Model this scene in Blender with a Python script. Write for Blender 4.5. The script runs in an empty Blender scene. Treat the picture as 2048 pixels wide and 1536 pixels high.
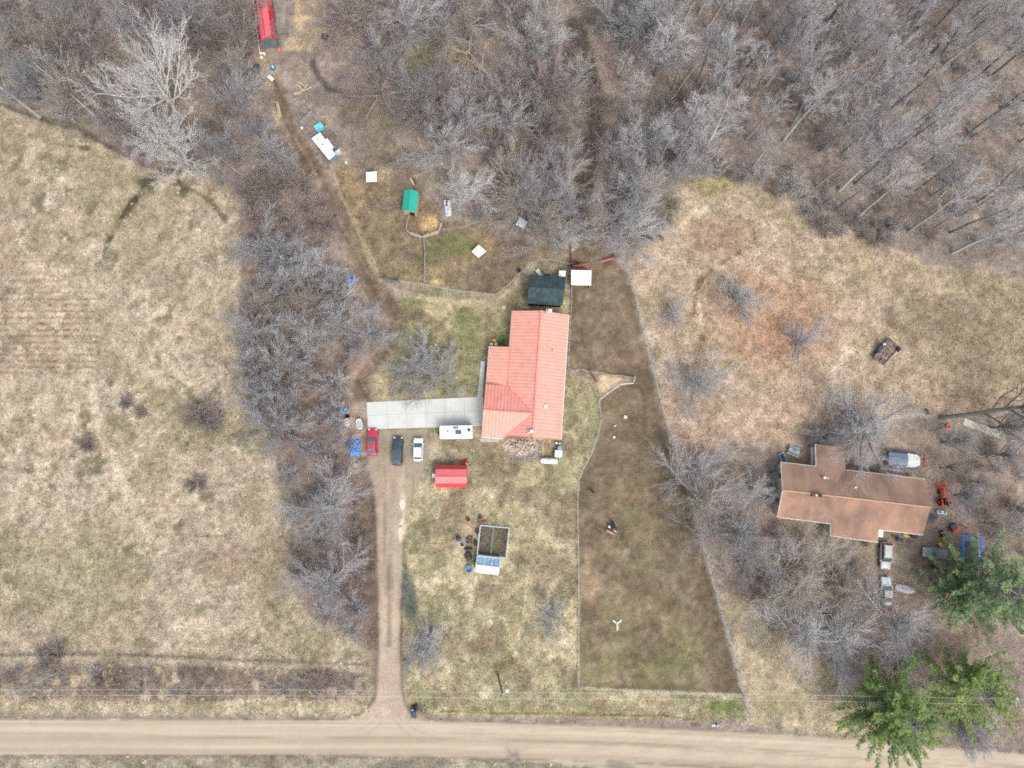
import bpy, math, random
import numpy as np
from mathutils import Vector, Matrix
R = math.radians
# ------------------------------------------------------------------ camera
HC = 130.0                       # flying height of the camera
FPX = 1422.0                     # focal length in pixels of the 2048 wide photograph
TILT = math.atan(172.0 / FPX)
sc = bpy.context.scene
cam_d = bpy.data.cameras.new('camera')
cam_d.sensor_fit = 'HORIZONTAL'; cam_d.sensor_width = 36.0
cam_d.lens = 36.0 * FPX / 2048.0
cam_d.clip_end = 3000
cam = bpy.data.objects.new('camera', cam_d)
sc.collection.objects.link(cam)
cam.location = (0, 0, HC); cam.rotation_euler = (TILT, 0, 0)
sc.camera = cam
# ------------------------------------------------------------------ sky, sun, exposure
SUN_EL, SUN_AZ = 52.0, 150.0     # sun bearing, degrees clockwise from north (up in the photo)
w = bpy.data.worlds.new('World'); sc.world = w; w.use_nodes = True
nt = w.node_tree; bg = nt.nodes['Background']
sky = nt.nodes.new('ShaderNodeTexSky'); sky.sky_type = 'NISHITA'; sky.sun_disc = False
sky.sun_elevation = R(SUN_EL); sky.sun_rotation = R(SUN_AZ); sky.dust_density = 4.0; sky.air_density = 1.0
hs = nt.nodes.new('ShaderNodeHueSaturation'); hs.inputs['Saturation'].default_value = 0.48
nt.links.new(sky.outputs[0], hs.inputs['Color']); nt.links.new(hs.outputs[0], bg.inputs['Color'])
bg.inputs['Strength'].default_value = 0.15
sun_d = bpy.data.lights.new('sun', 'SUN'); sun_d.energy = .65; sun_d.angle = R(22); sun_d.color = (1, .98, .95)
sun = bpy.data.objects.new('sun', sun_d); sc.collection.objects.link(sun)
_a = R(SUN_AZ); _e = R(SUN_EL)
_dir = Vector((math.sin(_a) * math.cos(_e), math.cos(_a) * math.cos(_e), math.sin(_e)))
sun.rotation_euler = _dir.to_track_quat('Z', 'Y').to_euler(); sun.location = (0, 0, 60)
sc.view_settings.view_transform = 'Standard'; sc.view_settings.look = 'None'
sc.view_settings.gamma = 1.0; sc.view_settings.exposure = 1.13
sc.cycles.use_denoising = False; sc.cycles.filter_width = 1.8; sc.cycles.max_bounces = 6; sc.cycles.diffuse_bounces = 4; sc.cycles.transparent_max_bounces = 4
KEXP = 1.5                       # picture brightness of a white surface in the open
# ------------------------------------------------------------------ photograph pixels <-> ground
_ct, _st = math.cos(TILT), math.sin(TILT)
def P(u, v, z=0.0):
    dx = (u - 1024) / FPX; dy = -(v - 768) / FPX
    dyy = dy * _ct + _st; dz = dy * _st - _ct
    k = (z - HC) / dz
    return Vector((dx * k, dyy * k, z))
def to_px(X, Y, Z=0.0):
    yr = Y; zr = Z - HC
    yc = yr * _ct + zr * _st; zc = -yr * _st + zr * _ct
    return 1024 + FPX * X / -zc, 768 - FPX * yc / -zc
# ------------------------------------------------------------------ colour and materials
def lin(c):
    c = np.asarray(c, float) / 255.0
    return np.where(c <= .04045, c / 12.92, ((c + .055) / 1.055) ** 2.4)
def alb(c, k=None):
    return np.minimum(lin(c) / (k or KEXP), .85)
MATS = {}
def mat(name, rgb, rough=.8, metal=0.0, var=.18, scale=3.0, bump=0.0, rand=0.0, spec=.3, rgb2=None, stretch=None):
    """a plain surface whose colour wanders a little with object-space noise"""
    if name in MATS: return MATS[name]
    m = bpy.data.materials.new(name); m.use_nodes = True; t = m.node_tree; b = t.nodes['Principled BSDF']
    b.inputs['Roughness'].default_value = rough; b.inputs['Metallic'].default_value = metal
    b.inputs['Specular IOR Level'].default_value = spec
    tc = t.nodes.new('ShaderNodeTexCoord'); src = tc.outputs['Object']
    if stretch:
        mp = t.nodes.new('ShaderNodeMapping'); mp.inputs['Scale'].default_value = stretch
        t.links.new(src, mp.inputs['Vector']); src = mp.outputs[0]
    n = t.nodes.new('ShaderNodeTexNoise'); n.inputs['Scale'].default_value = scale; n.inputs['Detail'].default_value = 5
    n.inputs['Roughness'].default_value = .65
    t.links.new(src, n.inputs['Vector'])
    r = t.nodes.new('ShaderNodeValToRGB'); a = alb(rgb); c2 = alb(rgb2) if rgb2 is not None else None
    lo = a * (1 - var) if c2 is None else c2; hi = np.minimum(a * (1 + var), .9)
    r.color_ramp.elements[0].position = .35; r.color_ramp.elements[1].position = .65
    r.color_ramp.elements[0].color = (*lo, 1); r.color_ramp.elements[1].color = (*hi, 1)
    t.links.new(n.outputs['Fac'], r.inputs['Fac']); out = r.outputs['Color']
    if rand:
        oi = t.nodes.new('ShaderNodeObjectInfo'); mr = t.nodes.new('ShaderNodeMapRange')
        mr.inputs['To Min'].default_value = 1 - rand; mr.inputs['To Max'].default_value = 1 + rand
        t.links.new(oi.outputs['Random'], mr.inputs['Value'])
        mm = t.nodes.new('ShaderNodeVectorMath'); mm.operation = 'SCALE'
        t.links.new(out, mm.inputs[0]); t.links.new(mr.outputs[0], mm.inputs['Scale']); out = mm.outputs[0]
    t.links.new(out, b.inputs['Base Color'])
    if bump:
        bp = t.nodes.new('ShaderNodeBump'); bp.inputs['Strength'].default_value = bump; bp.inputs['Distance'].default_value = .05
        t.links.new(n.outputs['Fac'], bp.inputs['Height']); t.links.new(bp.outputs[0], b.inputs['Normal'])
    MATS[name] = m; return m
def mat_seam(name, rgb, d, period, line=(120, 60, 55), frac=.1, rough=.45, off=0.0):
    """standing-seam or ribbed metal: dark seam lines across direction d (object space)"""
    m = mat(name, rgb, rough, 0, .10, .9, 0, spec=.4); t = m.node_tree; b = t.nodes['Principled BSDF']
    tc = t.nodes.new('ShaderNodeTexCoord')
    dp = t.nodes.new('ShaderNodeVectorMath'); dp.operation = 'DOT_PRODUCT'
    dv = Vector(d).normalized(); dp.inputs[1].default_value = (dv.x / period, dv.y / period, dv.z / period)
    t.links.new(tc.outputs['Object'], dp.inputs[0])
    ad = t.nodes.new('ShaderNodeMath'); ad.operation = 'ADD'; ad.inputs[1].default_value = 100 + off
    t.links.new(dp.outputs['Value'], ad.inputs[0])
    fr = t.nodes.new('ShaderNodeMath'); fr.operation = 'FRACT'; t.links.new(ad.outputs[0], fr.inputs[0])
    lt = t.nodes.new('ShaderNodeMath'); lt.operation = 'LESS_THAN'; lt.inputs[1].default_value = frac
    t.links.new(fr.outputs[0], lt.inputs[0])
    mx = t.nodes.new('ShaderNodeMixRGB'); mx.inputs['Color2'].default_value = (*alb(line), 1)
    src = b.inputs['Base Color'].links[0].from_socket
    t.links.new(lt.outputs[0], mx.inputs['Fac']); t.links.new(src, mx.inputs['Color1'])
    t.links.new(mx.outputs[0], b.inputs['Base Color']); return m
def mat_glass(name, rgb=(50, 75, 78)):
    m = mat(name, rgb, .08, 0, .3, 1.5, spec=.8); return m
# ------------------------------------------------------------------ mesh building
COL = sc.collection
class MB:
    def __init__(s): s.v = []; s.f = []
    def quad(s, *p):
        n = len(s.v); s.v += [tuple(q) for q in p]; s.f.append(tuple(range(n, n + len(p)))); return s
    def box(s, cx, cy, cz, sx, sy, sz, rz=0.0, tx=1.0, ty=1.0, tilt=None):
        n = len(s.v); c, k = math.cos(rz), math.sin(rz)
        M = Matrix.Rotation(tilt[1], 3, tilt[0]) if tilt else None
        for z in (-.5, .5):
            ax, ay = (1, 1) if z < 0 else (tx, ty)
            for x, y in ((-.5, -.5), (.5, -.5), (.5, .5), (-.5, .5)):
                q = Vector((x * sx * ax, y * sy * ay, z * sz))
                if M: q = M @ q
                s.v.append((cx + q.x * c - q.y * k, cy + q.x * k + q.y * c, cz + q.z))
        s.f += [(n + 3, n + 2, n + 1, n), (n + 4, n + 5, n + 6, n + 7), (n, n + 1, n + 5, n + 4), (n + 1, n + 2, n + 6, n + 5), (n + 2, n + 3, n + 7, n + 6), (n + 3, n, n + 4, n + 7)]
        return s
    def tube(s, pts, rads, k=6, caps=True):
        pts = [Vector(p) for p in pts]; n0 = len(s.v); m = len(pts)
        if not isinstance(rads, (list, tuple)): rads = [rads] * m
        for i, p in enumerate(pts):
            d = (pts[min(i + 1, m - 1)] - pts[max(i - 1, 0)]).normalized()
            a = d.cross(Vector((0, 0, 1)));
            if a.length < .05: a = d.cross(Vector((1, 0, 0)))
            a.normalize(); b = d.cross(a)
            for j in range(k):
                t = 2 * math.pi * j / k; q = p + (a * math.cos(t) + b * math.sin(t)) * rads[i]; s.v.append((q.x, q.y, q.z))
        for i in range(m - 1):
            for j in range(k):
                A = n0 + i * k + j; B = n0 + i * k + (j + 1) % k; s.f.append((A, B, B + k, A + k))
        if caps: s.f.append(tuple(range(n0, n0 + k))); s.f.append(tuple(reversed(range(n0 + (m - 1) * k, n0 + m * k))))
        return s
    def prism(s, poly, z0, z1):
        """vertical prism over a list of (x, y); z1 may be a list of heights"""
        n = len(s.v); m = len(poly); zs = z1 if isinstance(z1, (list, tuple)) else [z1] * m
        s.v += [(p[0], p[1], z0) for p in poly] + [(p[0], p[1], zs[i]) for i, p in enumerate(poly)]
        s.f.append(tuple(reversed(range(n, n + m)))); s.f.append(tuple(range(n + m, n + 2 * m)))
        for i in range(m): j = (i + 1) % m; s.f.append((n + i, n + j, n + m + j, n + m + i))
        return s
    def slab(s, pts, th=.12):
        """a roof plane: polygon in space, given thickness downward"""
        pts = [Vector(p) for p in pts]; n = len(s.v); m = len(pts)
        s.v += [tuple(p) for p in pts] + [(p.x, p.y, p.z - th) for p in pts]
        s.f.append(tuple(range(n, n + m))); s.f.append(tuple(reversed(range(n + m, n + 2 * m))))
        for i in range(m): j = (i + 1) % m; s.f.append((n + i, n + m + i, n + m + j, n + j))
        return s
    def lathe(s, prof, k=16, cx=0, cy=0, z0=0, ax='z'):
        n = len(s.v); m = len(prof)
        for r, z in prof:
            for j in range(k):
                t = 2 * math.pi * j / k; x, y = r * math.cos(t), r * math.sin(t)
                s.v.append((cx + x, cy + y, z0 + z) if ax == 'z' else ((cx + z, cy + x, z0 + y) if ax == 'x' else (cx + x, cy + z, z0 + y)))
        for i in range(m - 1):
            for j in range(k):
                A = n + i * k + j; B = n + i * k + (j + 1) % k; s.f.append((A, B, B + k, A + k))
        s.f.append(tuple(reversed(range(n, n + k)))); s.f.append(tuple(range(n + (m - 1) * k, n + m * k)))
        return s
    def loft(s, rings, closed=True):
        n = len(s.v); k = len(rings[0])
        for r in rings: s.v += [tuple(p) for p in r]
        for i in range(len(rings) - 1):
            for j in range(k if closed else k - 1):
                A = n + i * k + j; B = n + i * k + (j + 1) % k; s.f.append((A, B, B + k, A + k))
        if closed: s.f.append(tuple(reversed(range(n, n + k)))); s.f.append(tuple(range(n + (len(rings) - 1) * k, n + len(rings) * k)))
        return s
    def blob(s, c, r, seed=0, n=10, jit=.15):
        rd = random.Random(seed); rings = []; m = max(4, n // 2)
        for i in range(m + 1):
            ph = math.pi * (i / m) - math.pi / 2; ring = []
            for j in range(n):
                t = 2 * math.pi * j / n; q = 1 + jit * (rd.random() * 2 - 1)
                ring.append((c[0] + r[0] * max(.05, math.cos(ph)) * math.cos(t) * q, c[1] + r[1] * max(.05, math.cos(ph)) * math.sin(t) * q, c[2] + r[2] * math.sin(ph) * q))
            rings.append(ring)
        return s.loft(rings)
    def build(s, name, m, parent=None, smooth=False, bevel=0.0, label=None):
        me = bpy.data.meshes.new(name); me.from_pydata(s.v, [], s.f); me.validate()
        me.materials.append(m)
        if smooth: me.shade_smooth()
        o = bpy.data.objects.new(name, me); COL.objects.link(o)
        if parent is not None: o.parent = parent
        if bevel:
            bm = o.modifiers.new('bevel', 'BEVEL'); bm.width = bevel; bm.segments = 2; bm.limit_method = 'ANGLE'
        if label: o['label'] = label
        return o
def tag(o, label=None, cat=None, group=None, kind=None):
    if label: o['label'] = label
    if cat: o['category'] = cat
    if group: o['group'] = group
    if kind: o['kind'] = kind
    return o
def thing(name, label, cat, loc=(0, 0, 0), rz=0.0, group=None):
    o = bpy.data.objects.new(name, None); COL.objects.link(o); o.empty_display_size = .3
    o.location = loc; o.rotation_euler = (0, 0, rz); return tag(o, label, cat, group)
def copy_tree(root, loc, rz=0.0, scale=1.0, label=None, group=None, meshes=None):
    r = root.copy(); COL.objects.link(r); r.location = loc; r.rotation_euler = (0, 0, rz); r.scale = (scale,) * 3 if not isinstance(scale, tuple) else scale
    if label: r['label'] = label
    if group: r['group'] = group
    for ch in list(root.children):
        c = ch.copy(); COL.objects.link(c); c.parent = r
        for g in list(ch.children):
            d = g.copy(); COL.objects.link(d); d.parent = c
    return r
def ang(u0, v0, u1, v1):
    a, b = P(u0, v0), P(u1, v1); return math.atan2(b.y - a.y, b.x - a.x)
# ------------------------------------------------------------------ ground: one dense sheet, its soil and grass colours laid out on the land
rng = np.random.default_rng(5)
_LAT = {}
def vnoise(X, Y, cell, seed):
    """smooth lattice noise in 0..1; cell in metres"""
    if seed not in _LAT: _LAT[seed] = np.random.default_rng(seed).random((256, 256))
    L = _LAT[seed]; x = X / cell + 1000; y = Y / cell + 1000
    xi = np.floor(x).astype(int); yi = np.floor(y).astype(int); fx = x - xi; fy = y - yi
    fx = fx * fx * (3 - 2 * fx); fy = fy * fy * (3 - 2 * fy)
    a = L[xi & 255, yi & 255]; b = L[(xi + 1) & 255, yi & 255]; c = L[xi & 255, (yi + 1) & 255]; d = L[(xi + 1) & 255, (yi + 1) & 255]
    return (a * (1 - fx) + b * fx) * (1 - fy) + (c * (1 - fx) + d * fx) * fy
def fbm(X, Y, cell, seed, octs=4, gain=.55):
    s = 0; t = 0; g = 1.0
    for o in range(octs):
        s = s + g * vnoise(X + 17.3 * o, Y - 9.1 * o, cell / 2 ** o, seed * 31 + o); t += g; g *= gain
    return s / t
def sstep(a, b, x):
    t = np.clip((x - a) / (b - a), 0, 1); return t * t * (3 - 2 * t)
def poly_sd(U, V, poly):
    """signed distance to a polygon, in photograph pixels of the ground plane; positive inside"""
    p = np.array(poly, float); n = len(p); d = np.full(U.shape, 1e9); ins = np.zeros(U.shape, bool)
    for i in range(n):
        a = p[i]; b = p[(i + 1) % n]; e = b - a; wx = U - a[0]; wy = V - a[1]
        t = np.clip((wx * e[0] + wy * e[1]) / (e @ e + 1e-9), 0, 1)
        d = np.minimum(d, (wx - e[0] * t) ** 2 + (wy - e[1] * t) ** 2)
        c1 = (a[1] > V) != (b[1] > V)
        with np.errstate(divide='ignore', invalid='ignore'):
            xx = (b[0] - a[0]) * (V - a[1]) / (b[1] - a[1] + 1e-12) + a[0]
        ins ^= c1 & (U < xx)
    d = np.sqrt(d); return np.where(ins, d, -d)
def line_d(U, V, pts):
    p = np.array(pts, float); d = np.full(U.shape, 1e9)
    for i in range(len(p) - 1):
        a = p[i]; b = p[i + 1]; e = b - a; wx = U - a[0]; wy = V - a[1]
        t = np.clip((wx * e[0] + wy * e[1]) / (e @ e + 1e-9), 0, 1)
        d = np.minimum(d, (wx - e[0] * t) ** 2 + (wy - e[1] * t) ** 2)
    return np.sqrt(d)
ROAD = [(-200, 1438), (300, 1438), (640, 1441), (850, 1443), (1000, 1445), (1200, 1450), (1500, 1464), (1700, 1481), (1880, 1496), (2060, 1510), (2300, 1530),
        (2300, 1650), (1500, 1562), (1250, 1542), (1060, 1524), (850, 1513), (640, 1509), (300, 1510), (-200, 1512)]
DRIVE = [(640, 1448), (690, 1438), (720, 1428), (738, 1414), (748, 1392), (752, 1340), (756, 1200), (756, 1090), (752, 1000), (742, 950), (735, 905), (742, 862), (850, 858), (860, 900), (852, 930), (836, 960), (824, 1000), (806, 1060), (802, 1110), (799, 1250), (803, 1340), (806, 1380), (811, 1404), (826, 1424), (850, 1438), (890, 1450)]
WFIELD = [(-300, 190), (0, 212), (120, 250), (215, 300), (300, 345), (420, 345), (470, 385), (492, 440), (480, 600), (484, 740), (520, 820), (548, 900), (580, 1000), (588, 1090), (580, 1160), (625, 1230), (700, 1275), (738, 1300), (742, 1430), (-300, 1430)]
PAST = [(1143, 505), (1220, 440), (1232, 518), (1262, 560), (1290, 670), (1325, 810), (1352, 900), (1400, 1070), (1440, 1220), (1484, 1388), (1156, 1374), (1157, 1200), (1155, 1000), (1157, 960), (1163, 940), (1180, 910), (1195, 870), (1202, 840), (1198, 802), (1240, 769), (1267, 757), (1200, 747), (1136, 739), (1140, 640)]
CLEAR = [(1262, 530), (1300, 480), (1340, 400), (1400, 362), (1440, 350), (1500, 362), (1590, 400), (1660, 455), (1770, 480), (1850, 530), (1960, 545), (2060, 560), (2060, 800), (1900, 830), (1700, 830), (1640, 860), (1560, 890), (1450, 880), (1360, 905), (1325, 810), (1290, 670)]
LAWN = [(812, 1430), (806, 1330), (802, 1120), (806, 1050), (822, 990), (835, 945), (850, 880), (960, 875), (1120, 880), (1130, 745), (1198, 760), (1202, 840), (1195, 870), (1180, 910), (1163, 940), (1157, 960), (1155, 1000), (1157, 1200), (1156, 1374), (1486, 1390), (1500, 1440), (1200, 1436)]
NLAWN = [(795, 600), (850, 575), (992, 592), (1030, 560), (1070, 525), (1140, 530), (1135, 640), (1140, 760), (1125, 890), (960, 880), (735, 860), (750, 760), (790, 700), (803, 650)]
PADD = [(668, 335), (700, 330), (770, 260), (820, 325), (850, 400), (885, 440), (960, 450), (1000, 480), (1140, 500), (1140, 530), (1070, 523), (1030, 560), (992, 590), (850, 572), (762, 560), (730, 500), (695, 420)]
TRACK = [(545, 150), (572, 180), (585, 240), (640, 330), (700, 430), (745, 520), (775, 575), (803, 620), (803, 660), (785, 705), (740, 755), (745, 802), (700, 805), (702, 770), (735, 725), (770, 690), (785, 640), (768, 605), (740, 600), (700, 520), (655, 420), (610, 340), (572, 262), (548, 210)]
GRAVELS = [(560, 100), (585, 60), (590, 0), (650, 0), (655, 60), (620, 100)]
def ground_colour(X, Y):
    """albedo of the land at world X, Y: grass, straw, leaf litter, mud, gravel"""
    U, V = to_px(X, Y)
    w1 = fbm(X, Y, 9, 3) - .5; w2 = fbm(X, Y, 2.2, 4) - .5; w3 = fbm(X, Y, .9, 6, 2) - .5
    warp = w1 * 34 + w2 * 16
    big = fbm(X, Y, 22, 11); mid = fbm(X, Y, 6, 12); sml = fbm(X, Y, 1.6, 13, 3); m2 = fbm(X + 50, Y, 5, 14)
    # woods floor by default
    C = np.empty(X.shape + (3,)); C[:] = (152, 141, 130)
    def mix(c, m):
        nonlocal C
        C = C + (np.array(c, float) - C) * np.clip(m, 0, 1)[..., None]
    mix((158, 144, 132), sstep(.42, .62, mid)); mix((130, 119, 109), sstep(.5, .68, m2) * .7); mix((170, 152, 134), sstep(.56, .72, sml) * .6)
    mix((124, 124, 96), sstep(.55, .75, big) * sstep(.4, .6, m2) * .5)
    def area(poly, soft=8, wk=1.0, op=1.0):
        return sstep(-soft, soft, poly_sd(U, V, poly) + warp * wk) * op
    def blob(cx, cy, rx, ry, wk=.5, ro=0.0):
        c, s = math.cos(R(ro)), math.sin(R(ro)); x = (U - cx) * c + (V - cy) * s; y = -(U - cx) * s + (V - cy) * c
        d = np.sqrt((x / rx) ** 2 + (y / ry) ** 2) + warp * wk / max(rx, ry); return 1 - sstep(.45, 1.1, d)
    def stroke(pts, wd, soft=3, wk=.15):
        return 1 - sstep(wd / 2 - soft, wd / 2 + soft, line_d(U, V, pts) + warp * wk)
    # NE woods: pinkish litter
    ne = area([(1180, -300), (2300, -300), (2300, 560), (1850, 530), (1660, 455), (1590, 400), (1440, 340), (1320, 350), (1230, 480), (1190, 300)], 30)
    mix((157, 146, 135), ne * .6); mix((134, 118, 108), ne * sstep(.48, .66, m2) * .65); mix((148, 124, 108), ne * sstep(.6, .72, mid) * .5)
    mix((180, 166, 153), ne * sstep(.58, .7, sml) * .55)
    mix((178, 158, 144), blob(1230, 110, 80, 90) * .6)
    # right side and south-east yard
    se = area([(1340, 900), (1560, 890), (2300, 800), (2300, 1500), (1640, 1440), (1500, 1430), (1440, 1230), (1390, 1050)], 20)
    mix((160, 145, 130), se * .8); mix((178, 150, 136), se * sstep(.5, .68, mid) * .5); mix((148, 140, 112), se * sstep(.52, .7, m2) * .45)
    v = area([(1430, 1180), (1500, 1190), (1600, 1300), (1720, 1400), (1850, 1470), (1750, 1480), (1500, 1455), (1470, 1330)], 14)
    mix((188, 174, 142), v * .85); mix((150, 148, 108), v * sstep(.5, .65, m2) * .6); mix((170, 150, 118), v * sstep(.55, .7, sml) * .5)
    # north centre: green moss, dark wet hollows, straw by the barn
    mix((136, 138, 98), blob(830, 125, 90, 66) * .85 + blob(905, 100, 50, 40) * .4); mix((118, 112, 82), blob(760, 235, 90, 50) * .5)
    mix((120, 118, 80), blob(1010, 270, 60, 25, .5, 20) * .5); mix((100, 92, 86), blob(1000, 20, 60, 45) * .6)
    mix((82, 74, 66), stroke([(1150, 50), (1172, 110), (1188, 190), (1188, 260), (1172, 330), (1160, 430), (1175, 470)], 38, 9, .5) * .95)
    mix((88, 84, 82), stroke([(1170, 38), (1230, 55), (1262, 40), (1310, 15)], 16, 5, .3) * .8)
    mix((94, 84, 78), stroke([(1500, 120), (1440, 145), (1400, 190), (1350, 215)], 34, 10, .7) * .75)
    mix((84, 80, 80), stroke([(1740, 22), (1757, 52), (1790, 64), (1832, 50), (1845, 0)], 13, 5, .3) * .75)
    mix((104, 92, 84), stroke([(1590, 65), (1560, 80), (1530, 110), (1500, 120)], 12, 5, .3) * .7)
    mix((86, 82, 80), stroke([(625, 125), (635, 150), (655, 175), (700, 190)], 12, 4, .3) * .85)
    mix((90, 82, 74), stroke([(1000, 150), (985, 175), (960, 190), (925, 235)], 16, 6, .5) * .6)
    mix((176, 158, 126), blob(530, 120, 30, 60) * .6 + stroke([(548, 140), (556, 240)], 18, 8, .2) * .8)
    mix((200, 180, 138), area(GRAVELS, 6, .4) * .9); mix((196, 178, 150), blob(823, 45, 14, 12) * .9)
    # wedge between track and coop, paddock
    p = area(PADD, 7, .3); mix((140, 123, 96), p); mix((120, 105, 88), p * sstep(.5, .66, m2) * .8); mix((168, 148, 108), p * sstep(.52, .7, mid) * .6)
    mix((128, 116, 104), area([(690, 280), (770, 260), (830, 340), (800, 380), (700, 340)], 16, 1) * .8)
    mix((112, 122, 72), blob(905, 490, 62, 26) * .8 + blob(860, 520, 30, 20) * .4); mix((204, 182, 132), blob(872, 565, 18, 9) * .9 + blob(770, 350, 24, 20) * .5)
    mix((150, 130, 108), stroke([(1068, 524), (1035, 555), (1000, 585)], 14, 5, .3) * .8)
    pen = area([(820, 432), (816, 462), (848, 478), (880, 465), (886, 420), (862, 395)], 5, .2)
    mix((138, 118, 92), pen); mix((208, 178, 122), blob(858, 448, 30, 26, .6) * .95)
    mix((110, 98, 84), stroke([(1020, 520), (1000, 545), (985, 560)], 12, 6, .6) * .7)
    # north lawn
    n = area(NLAWN, 10, .5); mix((160, 148, 112), n); mix((138, 138, 98), n * sstep(.47, .62, mid) * .8); mix((196, 180, 142), n * sstep(.55, .7, m2) * .7)
    mix((124, 106, 88), blob(800, 625, 70, 20, .6, 10) * .7 + blob(860, 640, 50, 14, .5, 30) * .4); mix((106, 118, 68), blob(930, 660, 40, 60) * .5 + blob(1005, 680, 14, 14) * .8)
    mix((200, 184, 152), stroke([(812, 590), (870, 600), (940, 606), (1000, 596), (1035, 566), (1066, 532)], 13, 6, .5) * .8); mix((142, 132, 118), stroke([(800, 575), (900, 592), (990, 598)], 8, 4, .2) * .6)
    mix((166, 150, 132), area([(690, 760), (745, 735), (760, 770), (735, 800), (700, 805)], 14, .6) * .5); mix((172, 142, 118), blob(690, 745, 45, 45) * .6)
    # dirt track
    t = area(TRACK, 6, .3); mix((130, 113, 94), t); ln = fbm((U * .94 - V * .5) / 5, (U * .5 + V * .9) / 90, 1.2, 21)
    mix((108, 94, 78), t * sstep(.45, .65, ln) * .7); mix((176, 158, 132), t * sstep(.62, .75, fbm((U * .88 - V * .47) / 3, (U * .47 + V * .88) / 60, 1, 22)) * .6)
    mix((190, 170, 130), stroke([(662, 330), (668, 350), (682, 392), (700, 428), (716, 462), (735, 505), (762, 560)], 9, 4, .25) * .7)
    mix((188, 166, 128), blob(608, 375, 16, 16) * .7)
    # west field
    f = area(WFIELD, 9, .5); mix((181, 165, 141), f); mix((157, 148, 117), f * sstep(.45, .6, big * .5 + mid * .5) * .75)
    mix((200, 184, 162), f * sstep(.52, .7, m2) * .7); mix((146, 138, 106), f * sstep(.54, .68, mid) * .5 * sstep(500, 800, V)); mix((142, 122, 100), f * sstep(.62, .74, sml) * .45)
    mix((176, 160, 138), f * sstep(.35, .2, mid) * .4)
    mix((120, 118, 86), f * sstep(.58, .68, m2) * sstep(.45, .6, sml) * .6)
    mix((210, 196, 166), stroke([(185, 560), (180, 700), (186, 840), (300, 1080), (350, 1080)], 14, 6, .4) * .55)
    mix((164, 134, 118), stroke([(0, 560), (0, 300)], 70, 30, 1) * .2)
    mix((150, 130, 108), blob(470, 1120, 100, 45, .9) * .55 + blob(560, 1090, 60, 40, .8) * .4 + blob(250, 1230, 120, 40, .9) * .3); mix((150, 146, 110), f * blob(110, 1160, 240, 120, .8) * .45); mix((202, 188, 160), f * (blob(250, 1000, 90, 40, .9) + blob(420, 1250, 120, 30, .9)) * .5)
    rows = np.sin(V / 6.2 * math.pi + 1.2 * w1) * .5 + .5
    mix((152, 128, 104), area([(-200, 585), (190, 590), (192, 745), (-200, 750)], 10, .3) * sstep(.6, .85, rows) * sstep(.3, .5, sml) * .85)
    mix((158, 136, 110), area([(-200, 500), (160, 510), (180, 590), (-200, 590)], 12, .5) * sstep(.6, .9, rows) * .35)
    sc_ = area([(-300, 1332), (250, 1330), (520, 1338), (735, 1345), (735, 1392), (500, 1398), (-300, 1396)], 8, .8)
    mix((134, 118, 102), sc_ * .85); mix((196, 182, 146), sc_ * sstep(.55, .68, sml) * .85); mix((108, 92, 80), sc_ * sstep(.52, .66, mid) * .7)
    mix((120, 110, 96), stroke([(-200, 1312), (200, 1308), (450, 1318), (735, 1330)], 5, 2, .15) * .7)
    mix((84, 76, 60), stroke([(0, 208), (80, 236), (150, 252), (215, 292), (290, 330), (360, 345)], 7, 4, .4) * .75)
    mix((84, 82, 62), stroke([(310, 352), (270, 395), (238, 440), (208, 505)], 9, 5, 1.0) * (.45 + .5 * sstep(.35, .5, sml))); mix((92, 88, 66), blob(330, 370, 75, 28, 1.2, 10) * sstep(.46, .6, sml) * .85)
    mix((96, 86, 68), stroke([(375, 375), (420, 400), (450, 440)], 5, 3, .5) * .7 + stroke([(140, 292), (175, 296)], 6, 3, .4) * .7)
    mix((116, 96, 82), stroke([(390, 1072), (450, 1072)], 5, 2, .2) * .7); mix((128, 116, 90), stroke([(585, 1040), (583, 1130)], 4, 2, .1) * .7)
    # hedge strip along the field, orange leaves on its edge
    h = area([(492, 380), (560, 360), (640, 360), (650, 420), (680, 480), (720, 560), (700, 700), (705, 800), (700, 900), (735, 960), (742, 1290), (690, 1270), (625, 1230), (580, 1160), (588, 1090), (580, 1000), (548, 900), (520, 820), (484, 740), (480, 600)], 10, .6)
    mix((154, 138, 127), h * .8); mix((130, 114, 104), h * sstep(.48, .64, mid) * .6); mix((168, 142, 120), h * sstep(.54, .7, m2) * .6)
    mix((170, 140, 118), blob(690, 870, 45, 70) * .6)
    mud = area([(742, 965), (752, 1000), (756, 1090), (756, 1300), (735, 1300), (722, 1200), (705, 1060), (715, 980)], 8, .4)
    mix((112, 100, 86), mud); mix((92, 80, 68), mud * sstep(.48, .62, fbm(U / 6, V / 60, 1, 24)) * .7); mix((140, 122, 104), stroke([(700, 960), (725, 1020)], 40, 14, .6) * .4)
    # front lawn
    l = area(LAWN, 5, .3); mix((168, 159, 124), l); mix((148, 144, 108), l * sstep(.46, .6, mid) * .7); mix((202, 188, 152), l * sstep(.53, .68, m2) * .75)
    mix((140, 122, 100), l * sstep(.55, .68, fbm(X - 80, Y, 5, 33)) * .7); mix((128, 126, 84), l * sstep(.6, .7, sml) * .5)
    mix((176, 156, 122), l * sstep(.6, .72, fbm(X, Y + 70, 3, 34)) * .6)
    mix((136, 118, 98), blob(1085, 1130, 55, 45, .9) * .6 + blob(1000, 1190, 60, 40, .8) * .45 + blob(1130, 1050, 40, 50, .8) * .45 + blob(900, 1290, 70, 40, .8) * .35)
    mix((208, 194, 152), stroke([(1055, 1150), (1048, 1230), (1030, 1310)], 9, 4, .2) * .7); mix((196, 186, 150), stroke([(1158, 1374), (1300, 1378), (1484, 1390)], 12, 5, .1) * .6)
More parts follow.
